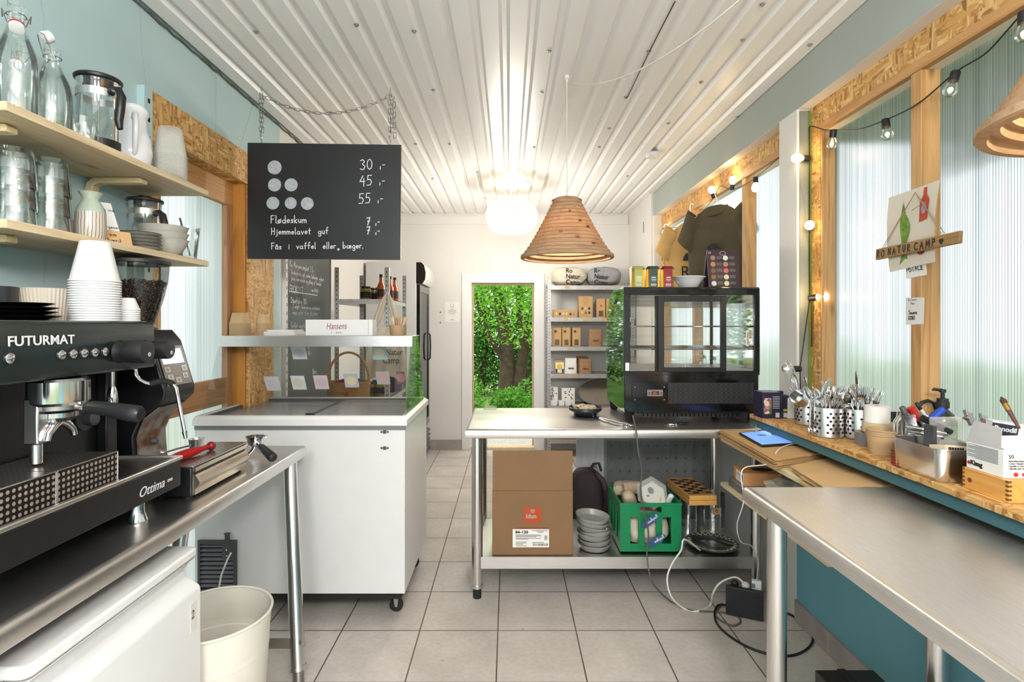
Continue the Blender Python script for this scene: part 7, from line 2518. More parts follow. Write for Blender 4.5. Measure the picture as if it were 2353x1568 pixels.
tag(MB().box(1.44, 1.544, 1.56, 1.66, WS, WS + .132).obj('carton', pm('dim_grey_carton', '#8b8a88', .7), bevel=.002), 'plain grey carton under the medicine box by the window', 'carton')
t = thing('paint_brush', 'long brown paint brush leaning against the ribbed window', 'brush', at(2340, 985, 1.52))
a, b_ = at(2342, 985, 1.50), at(2300, 912, 1.56)
d = b_ - a
MB().tube([a, a + d * .55], [.004, .0065], 10).obj('handle', pm('brush_handle_brown', '#5b3a33', .3), t, world=True)
MB().tube([a + d * .55, a + d * .76], [.007, .0075], 10).obj('ferrule', pm('brass_ferrule', '#b48a50', .25, .8), t, world=True)
MB().tube([a + d * .76, a + d * .88, b_], [.007, .008, .001], 10).obj('bristle', pm('dark_bristle', '#4a2f1c', .8), t, world=True)

# ------------------------------------------------------------------ drawing, wooden sign and notes on the window post
PX = 1.470
def on_post(px, py, X=PX):
    Y = X * 1241 / (px - 1168)
    return Vector((X, Y, 1.45 - (py - 745) * Y / 1241))
t = thing('drawing', 'childlike drawing of a green fish and red bottle pinned to the window post', 'drawing', on_post(2105, 520))
Pq = [on_post(2047, 626), on_post(2152, 602), on_post(2163, 413), on_post(2045, 455)]
def dq(u, v, e=0):
    a = Pq[0].lerp(Pq[1], u)
    b = Pq[3].lerp(Pq[2], u)
    p = a.lerp(b, v)
    p.x -= .004 + .010 * math.sin(PI * v) * abs(u - .5) * 2 + e
    return p
MB().grid(lambda u, v: dq(u, v), 12, 12).obj('paper_sheet', pm('cream_drawing_paper', '#d9d0c1', .8, var=.03), t, world=True, fix=False, smooth=80)
fishm = pm('green_crayon', '#6f8f35', .8, var=.4, scale=60)
fish = [(.30, .10), (.36, .13), (.42, .12), (.40, .22), (.41, .34), (.46, .45), (.47, .55), (.43, .64), (.38, .70), (.35, .80), (.325, .88), (.29, .72), (.27, .60), (.28, .48), (.30, .38), (.31, .28), (.30, .2), (.24, .06)]
def poly_on(pts, e):
    m = MB()
    m.add([dq(u, v, e) for u, v in pts], [tuple(range(len(pts)))])
    return m
poly_on(fish, .0012).obj('painted_fish', fishm, t, world=True, fix=False, smooth=0)
bot = [(.66, .55), (.84, .56), (.85, .80), (.79, .88), (.785, .97), (.72, .97), (.72, .88), (.66, .80)]
poly_on(bot, .0012).obj('painted_bottle', pm('red_crayon', '#bb4a2c', .8, var=.3, scale=60), t, world=True, fix=False, smooth=0)
poly_on([(.755 + .055 * math.cos(a), .71 + .075 * math.sin(a)) for a in [2 * PI * k / 16 for k in range(16)]], .002).obj('painted_label', pm('mauve_crayon', '#a88fa5', .8, var=.3, scale=80), t, world=True, fix=False, smooth=0)
poly_on([(.72 + .11 * math.cos(a), .22 + .09 * math.sin(a)) for a in [2 * PI * k / 18 for k in range(18)]], .0012).obj('painted_fruit', pm('crimson_crayon', '#9c3549', .8, var=.3, scale=80), t, world=True, fix=False, smooth=0)
t = thing('wooden_sign', 'hand lettered driftwood sign reading RO NATUR CAMP hung on string', 'sign', on_post(2108, 560, 1.44))
S = [on_post(2011, 598, 1.445), on_post(2203, 559, 1.445), on_post(2205, 530, 1.445), on_post(2012, 573, 1.445)]
v = S + [p + Vector((.014, .001, 0)) for p in S]
MB().add(v, [(0, 1, 2, 3), (7, 6, 5, 4), (0, 4, 5, 1), (1, 5, 6, 2), (2, 6, 7, 3), (3, 7, 4, 0)]).obj('board', wood('driftwood', '#a58254', '#8a6a42', 1, rough=.8), t, world=True, bevel=.003)
u = (S[1] - S[0]).normalized()
upv = (S[3] - S[0]).normalized()
ln = (S[1] - S[0]).length
wm = MB()
xx = ln * .03
hh = (S[3] - S[0]).length * .56
for wd in ('RO', 'NATUR', 'CAMP'):
    xx += wm.write(wd, S[0] + u * xx + upv * hh * .34 + Vector((-.0012, 0, 0)), u, upv, hh, .0042, .08, .52) + hh * .42
wm.write('<', S[0] + u * (xx - hh * .1) + upv * hh * .45 + Vector((-.0012, 0, 0)), u, upv, hh * 1.6, .005)
wm.obj('lettering', MT['ink'], t, world=True, smooth=0, fix=False)
top = on_post(2103, 442, 1.455)
m = MB()
for f in (.10, .13):
    m.tube([top, S[0].lerp(S[1], f) + (S[3] - S[0])], .0012, 5)
    m.tube([top, S[0].lerp(S[1], .95 - f) + (S[3] - S[0])], .0012, 5)
m.tube([top, on_post(2118, 468, 1.452), on_post(2095, 484, 1.452)], .0012, 5)
m.obj('string', pm('jute_string', '#a58a68', .9), t, world=True)
for nme, lab, q, lines in (('note', 'white note reading PISTACIE under the drawing', [(2083, 641), (2130, 632), (2128, 607), (2080, 615)], (('PISTACIE', .08, .52, .42, .0024),)),
                           ('note', 'white note reading Sauna 0280 stuck on the window post', [(2082, 747), (2122, 745), (2124, 684), (2082, 684)], (('De Sauna', .14, .86, .09, .0009), ('Max', .3, .72, .09, .0009), ('Sauna', .18, .38, .14, .0022), ('0280', .16, .18, .13, .0022)))):
    Q = [on_post(px, py, 1.4735) for px, py in q]
    t = thing(nme, lab, 'note', Q[0])
    MB().add(Q, [(0, 1, 2, 3)]).obj('sheet', MT['paper'], t, world=True, solid=.0008, fix=False)
    u = (Q[1] - Q[0]).normalized()
    upv = (Q[3] - Q[0])
    H_ = upv.length
    wm = MB()
    for tx, fx, fy, h_, wd in lines:
        wm.write(tx, Q[0] + u * fx * (Q[1] - Q[0]).length + upv * fy + Vector((-.0012, 0, 0)), u, upv, h_ * H_, wd, .03, .18)
    wm.obj('lettering', MT['ink'], t, world=True, smooth=0, fix=False)

# ------------------------------------------------------------------ power block, cables, black crate on the floor
t = thing('power_block', 'black folding power socket block standing on the floor by the counter leg', 'socket block', (1.165, 2.665, 0), -.42)
MB().box(-.085, .085, -.012, .012, 0.004, .145).obj('front_cover', MT['blackp'], t, bevel=.004)
MB().box(-.08, .085, .014, .075, .0, .12).obj('socket_body', MT['rubber'], t, bevel=.006)
for x in (-.045, .005, .055):
    MB().lathe([(0, .1202), (.019, .1202), (.020, .122), (.016, .122), (.015, .1206)], 24, c=(x, .043, 0)).obj('socket', MT['ink'], t)
MB().lathe([(0, .12), (.004, .12), (.004, .124), (0, .125)], 12, c=(.03, .022, 0)).obj('switch_light', pm('yellow_lamp', '#d8b224', .3), t)
for x, z in ((-.07, .13), (.06, .12), (-.07, .02), (.065, .03)):
    MB().box(x - .004, x + .004, -.0128, -.0118, z - .008, z + .008).obj('cover_slot', MT['ink'], t)
def plug(lab, px, py, Y, mat):
    c = at(px, py, Y)
    t = thing('plug', lab, 'plug', c)
    MB().sph((0, 0, .0), .019, 14, 10, (1, 1, .85)).cyl((0, 0, -.022), (0, 0, .0), .017, .019).obj('plug_body', mat, t)
    return t
pb = bpy.data.objects['power_block']
Mp = T3(1.165, 2.665, 0) @ RZ(-.42)
pl_ = Mp @ Vector((-.045, .043, .145))
t = plug('black angled plug in the end socket of the power block', 0, 0, 1, MT['blackp']); t.location = pl_
pl2 = Mp @ Vector((.005, .043, .143))
t = plug('cream plug in the middle socket of the power block', 0, 0, 1, MT['wcable']); t.location = pl2
t = thing('usb_charger', 'white usb charger cube in the power block', 'charger', Mp @ Vector((.055, .043, .122)), -.42)
MB().box(-.022, .022, -.014, .014, 0, .055).obj('cube', MT['whitep'], t, bevel=.003)
MB().box(-.0222, -.006, -.0146, -.014, .02, .042).obj('small_print', MT['grey'], t)
def smooth_path(pts, n=8):
    pts = [Vector(p) for p in pts]
    out = []
    for i in range(len(pts) - 1):
        p0 = pts[max(0, i - 1)]
        p1, p2 = pts[i], pts[i + 1]
        p3 = pts[min(len(pts) - 1, i + 2)]
        for k in range(n):
            f = k / n
            out.append(.5 * ((2 * p1) + (p2 - p0) * f + (2 * p0 - 5 * p1 + 4 * p2 - p3) * f * f + (3 * p1 - p0 - 3 * p2 + p3) * f ** 3))
    out.append(pts[-1])
    return out
def cable(name, lab, pts, r, mat):
    return tag(MB().tube(smooth_path(pts), r, 8).obj(name, mat, smooth=80), lab, 'cable')
def fl(px, py, z=.005):
    Y = 1241 * (1.45 - z) / (py - 745)
    return ((px - 1168) * Y / 1241, Y, z)
ch = Mp @ Vector((.055, .043, .18))
cable('usb_cable', 'thin white charging cable running from the tablet down to the charger', [(1.312, 2.47, .911), (1.30, 2.43, .912), (1.25, 2.40, .915), (1.15, 2.30, .914), (1.075, 2.24, .87), at(1706, 1080, 2.2), at(1709, 1150, 2.2), at(1694, 1205, 2.25), at(1702, 1245, 2.3), at(1727, 1256, 2.4), at(1742, 1290, 2.55), ch], .0021, MT['whitep'])
cable('power_cable', 'grey power cable running from the cake display down to the floor', [(.70, 3.0, .935), at(1455, 958, 2.88), at(1462, 990, 2.80), at(1467, 1040, 2.78), at(1475, 1080, 2.79), at(1472, 1130, 2.79), at(1484, 1190, 2.8), at(1490, 1230, 2.8), at(1487, 1280, 2.79), at(1500, 1340, 2.74), fl(1545, 1385), fl(1590, 1403), fl(1650, 1407), fl(1690, 1415), fl(1702, 1430), fl(1680, 1438), fl(1645, 1415), fl(1660, 1388)], .0042, MT['gcable'])
cable('extension_lead', 'cream cable hanging off the undershelf and looping up to the power block', [(1.03, 2.90, .235), at(1573, 1240, 2.815), at(1565, 1265, 2.80), at(1545, 1295, 2.79), at(1533, 1330, 2.75), at(1542, 1370, 2.72), fl(1570, 1398), fl(1605, 1405), fl(1632, 1390), at(1638, 1365, 2.72), at(1655, 1340, 2.72), at(1690, 1327, 2.74), pl2], .0048, MT['wcable'])
cable('black_lead', 'thick black lead curling across the floor tiles to the teal wall', [Mp @ Vector((-.085, .03, .03)), fl(1650, 1392), fl(1642, 1412), fl(1652, 1440), fl(1690, 1472), fl(1745, 1498), fl(1810, 1508), fl(1852, 1494), fl(1868, 1468), fl(1852, 1435), fl(1820, 1415), fl(1800, 1408)], .0055, MT['cable'])
t = thing('black_box', 'dark open topped box on the floor under the bare steel counter', 'box', (1.16, 1.72, 0))
MB().box(-.11, .09, -.14, .13, 0, .265).obj('case', pm('dark_brown_box', '#211b17', .35), t, bevel=.003)
MB().box(-.035, -.008, -.141, .131, .2655, .268).obj('lid_gap', MT['ink'], t)
text('lettering', 'Ro', .05, MT['silver'], t, face_M(Vector((-.095, -.1412, .20)), (1, 0, 0), (0, 0, 1)))
# ------------------------------------------------------------------ rack by the back wall
t = thing('back_rack', 'grey metal rack of packaged goods against the back wall beside the door', 'rack', (.9, 6.0, 0))
RX0, RX1, RY0, RY1 = .424, 1.365, 5.85, 6.215
for x, nx in ((RX0, 1), (RX1, -1)):
    perforated_post(x, RY0, 1.93, t, nx=nx, dx=.036)
    perforated_post(x, RY1 - .035, 1.93, t, nx=nx)
RZ_ = (1.868, 1.522, 1.205, .908, .56, .20)
tg = 0
for i, z in enumerate(RZ_):
    s = MB().box(RX0 + .004, RX1 - .004, RY0 + .003, RY1, z - .003, z).box(RX0 + .03, RX1 - .03, RY0 - .002, RY0 + .003, z - .045, z).obj('shelf', MT['zinc'], t, world=True)
    if i < 4:
        for k, px in enumerate(((1303,), (1300, 1345, 1388), (1310,), (1290, 1322))[i]):
            p = at(px, 0, RY0)
            MB().box(p.x - .025, p.x + .025, RY0 - .0035, RY0 - .002, z - .036, z - .008).obj('price_tag', MT['kraft'], s, world=True)
def gift(name, lab, px0, px1, py0, z, mat, cat='box', dep=.1, win=True, Y=5.93, grp=None, dark=True):
    k = Y / 1241
    x0, x1 = (px0 - 1168) * k, (px1 - 1168) * k
    h = 1.45 - (py0 - 745) * k - z
    t = thing(name, lab, cat, ((x0 + x1) / 2, Y, z + .0005), 0, grp)
    w_ = (x1 - x0) / 2
    MB().box(-w_, w_, 0, dep, 0, h).obj('carton', mat, t, bevel=.002)
    return t, w_, h
t, w_, h = gift('egg_box', 'long kraft box with a row of small eggs in its window', 1271, 1326, 712, 1.522, MT['kraft'])
for k in range(6):
    MB(T3(-w_ * .72 + k * w_ * .29, -.0005, h * .45)).sph((0, 0, 0), .013, 12, 8, (1, .25, 1.35)).obj('egg', pm('egg_shell', ('#d8c06a', '#3d3f46', '#c9beb0', '#cdb088', '#4a4a50', '#a7865f')[k], .4), t)
t, w_, h = gift('gift_box', 'tall kraft gift box with six window eggs on the rack', 1330, 1362, 681, 1.522, MT['kraft'])
for k in range(6):
    MB(T3(-w_ * .5 + (k % 3) * w_ * .5, -.0005, h * (.22 if k < 3 else .42))).sph((0, 0, 0), .014, 12, 8, (1, .25, 1)).obj('egg', pm('egg_shell', ('#d1b24c', '#7c6146', '#39383c', '#4a3c31', '#c5b8a7', '#33322f')[k], .4), t)
MB(T3(0, -.0012, h * .78) @ RX(PI / 2)).lathe([(.022, 0), (.024, 0), (.024, .001), (.022, .001)], 24, close=True).obj('printed_ring', MT['dwood'], t)
for px0, px1, z, py0, lab in ((1371, 1391, 1.522, 687, 'narrow kraft box with orange leaf print beside the tall gift box'), (1393, 1412, 1.522, 687, 'narrow kraft box partly hidden behind the cake display'),
                              (1270, 1290, 1.205, 753, 'dark tagged kraft box next to the rack post'), (1292, 1311, 1.205, 753, 'middle kraft box of three with a dark window'), (1315, 1334, 1.205, 753, 'kraft box nearest the brown pouch, with a dark window')):
    t, w_, h = gift('kraft_box', lab, px0, px1, py0, z, MT['kraft'], grp='narrow kraft boxes on the rack')
    MB().box(-w_ * .5, w_ * .5, -.002, -.0005, h * .06, h * .36).obj('window', pm('dark_nut_window', '#5b4a40', .3, var=.5, scale=90) if 'dark_nut_window' not in bpy.data.materials else bpy.data.materials['dark_nut_window'], t)
    if z > 1.5:
        MB(T3(0, -.0012, h * .62) @ RX(PI / 2)).lathe([(0, 0), (.012, 0), (.012, .001), (0, .001)], 14).obj('printed_leaf', pm('orange_leaf', '#b5602c', .6) if 'orange_leaf' not in bpy.data.materials else bpy.data.materials['orange_leaf'], t)
    else:
        MB().sph((-w_ * .4, -.008, h * .8), .014, 8, 6, (1, .5, 1)).obj('bow', MT['dgrey'], t)
def pouch(lab, px0, px1, py0, z, mat, n=1, Y=5.93, grp=None):
    k = Y / 1241
    x0, x1 = (px0 - 1168) * k, (px1 - 1168) * k
    h = 1.45 - (py0 - 745) * k - z
    for q in range(n):
        t = thing('pouch', lab if n == 1 else f'{ORD[q] if q else "front"} brown paper pouch in the row of three on the rack', 'pouch', ((x0 + x1) / 2 - q * .012, Y + q * .055, z + .0005), 0, grp)
        w_ = (x1 - x0) / 2
        MB().grid(lambda u, v: (w_ * (1 - .12 * v) * math.cos(u * 2 * PI), .03 * (1 - v) ** .7 * math.sin(u * 2 * PI) + .004 * math.sin(v * 20), (h + .012 * q) * v), 24, 10, wrap=True).obj('paper_body', mat, t, smooth=70)
        MB().box(-w_ * .45, w_ * .45, -.031, -.030, h * .3, h * .38).obj('print', MT['dwood'], t)
pouch('brown paper pouch standing alone on the third rack shelf', 1352, 1384, 757, 1.205, pm('brown_pouch', '#9c7756', .7))
pouch('white paper pouch between the yellow box and brown pouches', 1297, 1326, 823, .908, MT['paper'])
pouch('brown', 1330, 1360, 825, .908, bpy.data.materials['brown_pouch'], 3, grp='brown paper pouches on the rack')
t, w_, h = gift('soap_box', 'small box with a yellow round picture on the rack', 1275, 1297, 829, .908, MT['kraft'])
MB().box(-w_ * .85, w_ * .85, -.002, -.0005, h * .05, h * .85).obj('label', MT['paper'], t)
MB(T3(0, -.0025, h * .5) @ RX(PI / 2)).lathe([(0, 0), (w_ * .6, 0), (w_ * .6, .001), (0, .001)], 20).obj('yellow_disc', pm('lemon_yellow', '#d8c52c', .5), t)
MB().box(-w_ * .85, -w_ * .45, -.003, -.002, h * .05, h * .35).box(w_ * .45, w_ * .85, -.003, -.002, h * .05, h * .35).obj('blue_corner', pm('violet_blue', '#3d3f7c', .5), t)
for px0, px1, py0, lab in ((1262, 1282, 890, 'white box with black herb drawings beside the rack post'), (1291, 1321, 892, 'wider white box with black herb drawings on the low rack shelf')):
    t, w_, h = gift('printed_box', lab, px0, px1, py0, .56, MT['paper'], grp='herb print boxes')
    m = MB()
    rr = random.Random(px0)
    for k in range(9):
        m.M = T3(rr.uniform(-.75, .75) * w_, -.0012, h * rr.uniform(.35, .95)) @ RX(PI / 2) @ RZ(rr.uniform(0, 3))
        m.prism(arc(0, 0, .014, 0, 2 * PI, 8, .005)[:-1], 0, .0006, 'z')
    m.M = Matrix.Identity(4)
    tag(m.obj('printed_leaf', MT['dgrey'], t), kind='stuff')
for px0, px1, lab in ((1265, 1280, 'low white carton in front of the herb print box'), (1284, 1297, 'low white carton between the herb print boxes'), (1299, 1312, 'low white carton before the wider herb print box')):
    gift('low_carton', lab, px0, px1, 921, .56, MT['whitep'], Y=5.87, dep=.05, grp='low white cartons')
t = thing('oval_tray', 'large dark oval tray leaning on the low rack shelf', 'tray', (1.04, 5.90, .56))
MB(T3(1.05, 5.99, .70) @ RX(1.15)).prism(arc(0, 0, .27, 0, 2 * PI, 40, .155)[:-1], 0, .004, 'z').obj('tray_base', pm('dull_tray_metal', '#8b867e', .3, .8), t, world=True)
MB(T3(1.05, 5.99, .70) @ RX(1.15)).tube([(p[0], p[1], .006) for p in arc(0, 0, .275, 0, 2 * PI, 40, .16)[:-1]], .007, 8, closed=True).obj('rolled_rim', MT['dsteel'], t, world=True)
for (px0, px1, mat, lab, grp) in ((1266, 1346, MT['linen'], 'stuffed natural cotton bag with Natur Camp print on the top rack shelf', 'n'), (1347, 1425, MT['greycloth'], 'stuffed grey cotton bag with Natur Camp print on the top rack shelf', 'g')):
    k = 6.02 / 1241
    x0, x1 = (px0 - 1168) * k, (px1 - 1168) * k
    t = soft('stuffed_bag', lab, 'bag', ((x0 + x1) / 2, 6.02, 1.868 + .108), ((x1 - x0) / 2, .13, .107), mat, (0, 0, 0), .07, None, 3 if grp == 'n' else 8)
    for i, s_ in enumerate(('Ro', 'Natur', 'Camp')):
        text('lettering', s_, .072, MT['ink'], t, face_M(Vector((-.075 + .03 * (grp == 'n') - .05 * (grp == 'g'), -.139 if i else -.128, .035 - .062 * i)), (1, .02 * (i - 1), -.10 if grp == 'g' else 0), (.08, .1 if i == 0 else 0, 1)), off=.001, sx=.9)
soft('cloth_bag', 'pale grey knotted bag on the bottom rack shelf', 'bag', (.62, 6.0, .30), (.13, .13, .10), pm('pale_grey_bag', '#a9b1b8', .8, var=.15, bump=.3, bscale=150), (0, 0, 0), .14, seed=17)

# ------------------------------------------------------------------ bottles in the far window
for i, (px, c, lab) in enumerate(((1618, '#c73a2c', 'red juice bottle seen through the cake display, nearest the door frame post'), (1640, '#d8c0b8', 'pale pink juice bottle behind the glass cake display'), (1660, '#c9968a', 'rose juice bottle behind the glass cake display'), (1676, '#d5502c', 'orange red juice bottle behind the display post'), (1686, '#d9b84a', 'yellow juice bottle between two red bottles in the far window'), (1703, '#cf3f2c', 'tallest red juice bottle at the display edge in the far window'))):
    X = 1.503
    Y = X * 1241 / (px - 1168)
    t = thing('juice_bottle', lab, 'bottle', (X, Y, .9505), 0, 'juice bottles in the far window')
    MB().lathe([(0, 0), (.038, 0), (.041, .006), (.030, .12), (.016, .165)], 24).obj('juice', pm('juice', c, .2, var=.08), t)
    MB().lathe([(.017, .165), (.015, .235), (.017, .24), (0, .24)], 20).obj('bottle_neck', MT['glass'], t)
    MB().lathe([(.0165, .236), (.0165, .262), (0, .262)], 18).obj('cap', MT['sand'], t)

# ------------------------------------------------------------------ string lights
def bulb_part(par, p, d, sc=1.0, on=True):
    d = Vector(d).normalized()
    q = Vector((0, 0, -1)).rotation_difference(d).to_matrix().to_4x4()
    M = T3(*p) @ q
    b_ = MB(M).lathe([(.010 * sc, -.032 * sc), (.015 * sc, -.04 * sc), (.021 * sc, -.056 * sc), (.0215 * sc, -.068 * sc), (.016 * sc, -.081 * sc), (0, -.087 * sc)], 18).obj('bulb', MT['bulb'] if on else MT['glass'], par, world=True, smooth=80)
    MB(M).lathe([(0, .004), (.013 * sc, .002), (.0145 * sc, -.004), (.0145 * sc, -.032 * sc), (0, -.034 * sc)], 16).obj('socket', MT['blackp'], b_, world=True)
    if not on:
        MB(M).sph((0, 0, -.06 * sc), .008, 8, 6).obj('filament', MT['bulb'], b_, world=True)
def sl(px, py, X=1.462):
    Y = X * 1241 / (px - 1168)
    return Vector((X, Y, 1.45 - (py - 745) * Y / 1241))
t = thing('string_lights', 'string of clear bulbs draped across the large ribbed window and pillar', 'string lights', (1.455, 2.62, 1.0))
hp_ = [sl(1862, 290, 1.455), sl(1893, 298), sl(1915, 299), sl(1970, 298), sl(2034, 276), sl(2110, 238), sl(2196, 166), sl(2262, 125), sl(2310, 75), sl(2353, 28), sl(2440, -40)]
vp_ = [Vector((1.4565, 2.612, z)) for z in (2.365, 2.25, 2.1, 1.92, 1.75, 1.58)] + [Vector((1.440, 2.61, 1.45)), Vector((1.413, 2.60, 1.30)), Vector((1.40, 2.59, 1.22)), Vector((1.41, 2.60, 1.05))]
MB().tube(smooth_path(list(reversed(hp_)) + vp_, 5), .0026, 6).obj('cord', MT['cable'], t, world=True)
for p, d in ((hp_[2], (0, .2, -1)), (hp_[4], (0, -.2, -1)), (hp_[6], (-.3, 0, -1)), (hp_[9], (0, 0, -1))):
    bulb_part(t, p, d, on=False)
for z, d in ((2.25, (-1, -.1, 0)), (1.917, (-.5, -1, 0)), (1.575, (1, -1, .1))):
    bulb_part(t, Vector((1.452, 2.608, z)), d)
bulb_part(t, Vector((1.40, 2.588, 1.235)), (-1, .1, 0), on=False)
for z in (2.2506, 1.917, 1.575):
    lamp('bulb_light', (1.40 - 1.455, 2.56 - 2.62, z - 1.0), .22, (1, .68, .32), .02, t)
MB().box(1.4635, 1.4645, 2.600, 2.612, 1.34, 1.56).obj('tape_strip', pm('brown_tape', '#5a3a26', .6), t, world=True)
t = thing('string_lights', 'string of glowing bulbs along the far window above the shirts', 'string lights', (1.455, 4.0, 2.2))
fp = [sl(1522, 600), sl(1522, 533), sl(1531, 523), sl(1550, 523), sl(1573, 519), sl(1606, 494), sl(1640, 455), sl(1655, 428), sl(1682, 436), sl(1712, 424), sl(1736, 408), sl(1765, 385), sl(1789, 362)]
MB().tube(smooth_path(fp, 5), .0024, 6).obj('cord', MT['cable'], t, world=True)
for i, d in ((1, (0, -1, -.2)), (2, (-.3, -1, 0)), (4, (0, -1, -.3)), (5, (0, -.6, -1)), (6, (-.3, 0, 1)), (8, (0, -.2, 1)), (10, (0, 0, -1))):
    bulb_part(t, fp[i], d)
lamp('bulb_light', (-.05, .05, .10), .3, (1, .7, .36), .03, t)
lamp('bulb_light', (-.05, -.5, .22), .3, (1, .7, .36), .03, t)

# ------------------------------------------------------------------ shirts hanging in the far window
def tshirt(lab, c, ang, w_, mat, hook_z, prints):
    t = thing('t_shirt', lab, 'shirt', c, ang)
    zt = 0
    def body(u, v):
        a = u * 2 * PI
        k = 1 + .04 * math.sin(7 * a + 4 * v) + .03 * math.sin(13 * a - 7 * v)
        sh = 1 - .50 * max(0, (v - .86) / .14) ** 1.3
        xw = w_ * (.92 + .08 * v) * sh
        dp = .032 * (1 - .5 * v ** 4)
        cs, sn = math.cos(a), math.sin(a)
        z = -.66 * (1 - v) - (0.03 * abs(cs) ** 2 if v > .9 else 0)
        return (xw * math.copysign(abs(cs) ** .8, cs), dp * k * sn, z)
    MB().grid(body, 56, 26, wrap=True).obj('fabric_body', mat, t, smooth=80)
    for s in (-1, 1):
        def slv(u, v):
            a = u * 2 * PI
            p = Vector((s * (w_ * .70 + .085 * v), 0, -.05 - .20 * v))
            r = .07
            return (p.x + .062 * math.cos(a) * s, .03 * math.sin(a) * (1 + .15 * math.sin(9 * v)), p.z + .055 * math.cos(a) * 1.0)
        MB().grid(slv, 22, 8, wrap=True).obj('sleeve', mat, t, smooth=80)
    MB().tube([(.078 * math.cos(a), .026 * math.sin(a), -.012 + (.035 * math.sin(a) - .018 if math.sin(a) < 0 else 0)) for a in [2 * PI * k / 24 for k in range(24)]], .008, 8, closed=True).obj('collar', mat, t, smooth=80)
    MB().box(-.012, .012, .018, .020, -.05, -.02).obj('neck_label', MT['paper'], t)
    for (mk, mt) in prints:
        mk().obj('print', mt, t)
    hg = thing('coat_hanger', 'white hanger holding the ' + lab.split(' hanging')[0], 'hanger', c, ang)
    MB().tube(smooth_path([(-w_ * .75, 0, -.06), (-.06, 0, -.015), (0, 0, .03), (.06, 0, -.015), (w_ * .75, 0, -.06)], 5), .0035, 6).obj('arm', MT['whitep'], hg, smooth=80)
    hz = hook_z - c[2]
    MB().tube(smooth_path([(0, 0, .03), (.004, 0, hz * .35), (-.008, 0, hz * .6), (-.012, 0, hz * .85), (0, 0, hz), (.018, 0, hz * .92)], 5), .0028, 6).obj('hook', MT['whitep'], hg, smooth=80)
olv = pm('olive_cotton', '#4d4530', .9, var=.12, scale=8, bump=.2, bscale=300)
tanc = pm('tan_cotton', '#c09a5c', .9, var=.1, scale=8, bump=.2, bscale=300)
def hedgehog(x, z, r):
    def f():
        m = MB()
        pts = []
        for k in range(21):
            a = PI * k / 20
            rr_ = r * (1 if k % 2 else .84)
            pts.append((x + rr_ * math.cos(a), z + rr_ * 1.2 * math.sin(a)))
        m.prism(pts, -.0365, -.0345, 'y')
        return m
    return f
tshirt('olive green t-shirt hanging in the far window', (1.392, 3.62, 2.245), -.95, .225, olv, 2.372, ((hedgehog(0, -.33, .065), MT['ink']),))
tshirt('tan t-shirt with R print hanging behind the olive shirt', (1.40, 4.13, 2.235), -.75, .215, tanc, 2.372, ((hedgehog(0, -.30, .055), MT['ink']),))
tt = bpy.data.objects['t_shirt.001']
text('lettering', 'Ro', .13, MT['ink'], tt, face_M(Vector((-.07, -.037, -.43)), (1, 0, 0), (0, 0, 1)))
m = MB()
m.write('Camp', (-.07, -.037, -.48), (1, 0, 0), (0, 0, 1), .04, .005)
for k in range(3):
    m.tube([(-.05 + .1 * i / 10, -.036, -.53 - k * .022 + .004 * math.sin(i * 1.3)) for i in range(11)], .002, 4)
tag(m.obj('script_print', MT['ink'], tt, fix=False), kind='stuff')

# smoke alarm
t = thing('smoke_alarm', 'round white smoke alarm on the ribbed ceiling', 'alarm', (.81, 3.05, H))
p = at(1500, 352, 1241 * (H - 1.45) / (745 - 352))
t.location = (p.x, p.y, H)
MB().lathe([(.050, 0), (.052, -.004), (.050, -.026), (.044, -.034), (0, -.036)], 36).obj('housing', MT['whitep'], t)
MB().lathe([(.012, -.0358), (.012, -.038), (0, -.038)], 16).obj('test_button', MT['whitep'], t)
p = sl(1486, 505, 1.385)
tag(MB(T3(XR - .0205, 5.55, 2.45)).box(0, .0005, -.012, .012, -.06, .05).obj('wall_scuff', pm('dark_scuff', '#45423e', .9)), 'small dark worn fitting on the far white wall', 'fitting')

# ------------------------------------------------------------------ outside: trees through the doorway, hedge and eaves past the windows
def leaves(m, c, rad, n, size, rr):
    for k in range(n):
        d = Vector((rr.gauss(0, 1), rr.gauss(0, 1), rr.gauss(0, 1)))
        d = d.normalized() * rr.random() ** .4
        p = Vector((c[0] + d.x * rad[0], c[1] + d.y * rad[1], c[2] + d.z * rad[2]))
        a = Vector((rr.gauss(0, 1), rr.gauss(0, 1), rr.gauss(0, .6))).normalized()
        b = a.cross(Vector((rr.gauss(0, 1), rr.gauss(0, 1), rr.gauss(0, 1)))).normalized()
        s = size * rr.uniform(.6, 1.3)
        m.v += [p - a * s, p - b * s * .42 + a * s * .1, p + a * s, p + b * s * .42 + a * s * .1]
        i = len(m.v) - 4
        m.f.append([i, i + 1, i + 2, i + 3])
        m.mi.append(0)
bark = pm('bark', '#4a3d31', .95, var=.35, scale=14, bump=.8, bscale=40)
lf = [leafy('bright_leaf', '#4c8f1f', '#a3dc4a', .45), leafy('dark_leaf', '#2c5a1e', '#64a03a', .4), leafy('low_leaf', '#3f8424', '#7fbf3f', .4)]
def tree(lab, x, y, h, trunk, crowns, leafm, n, size, seed, name='tree', cat='tree'):
    rr = random.Random(seed)
    t = thing(name, lab, cat, (x, y, -.06))
    for pts, r in trunk:
        MB().tube(smooth_path(pts, 4), [r * (1 - .6 * i / (len(pts) * 4 - 4)) for i in range(len(pts) * 4 - 3)], 10).obj('trunk', bark, t, smooth=80)
    m = MB()
    for c, rad in crowns:
        leaves(m, c, rad, n, size, rr)
    tag(m.obj('foliage', leafm, t, smooth=0, fix=False), kind='stuff')
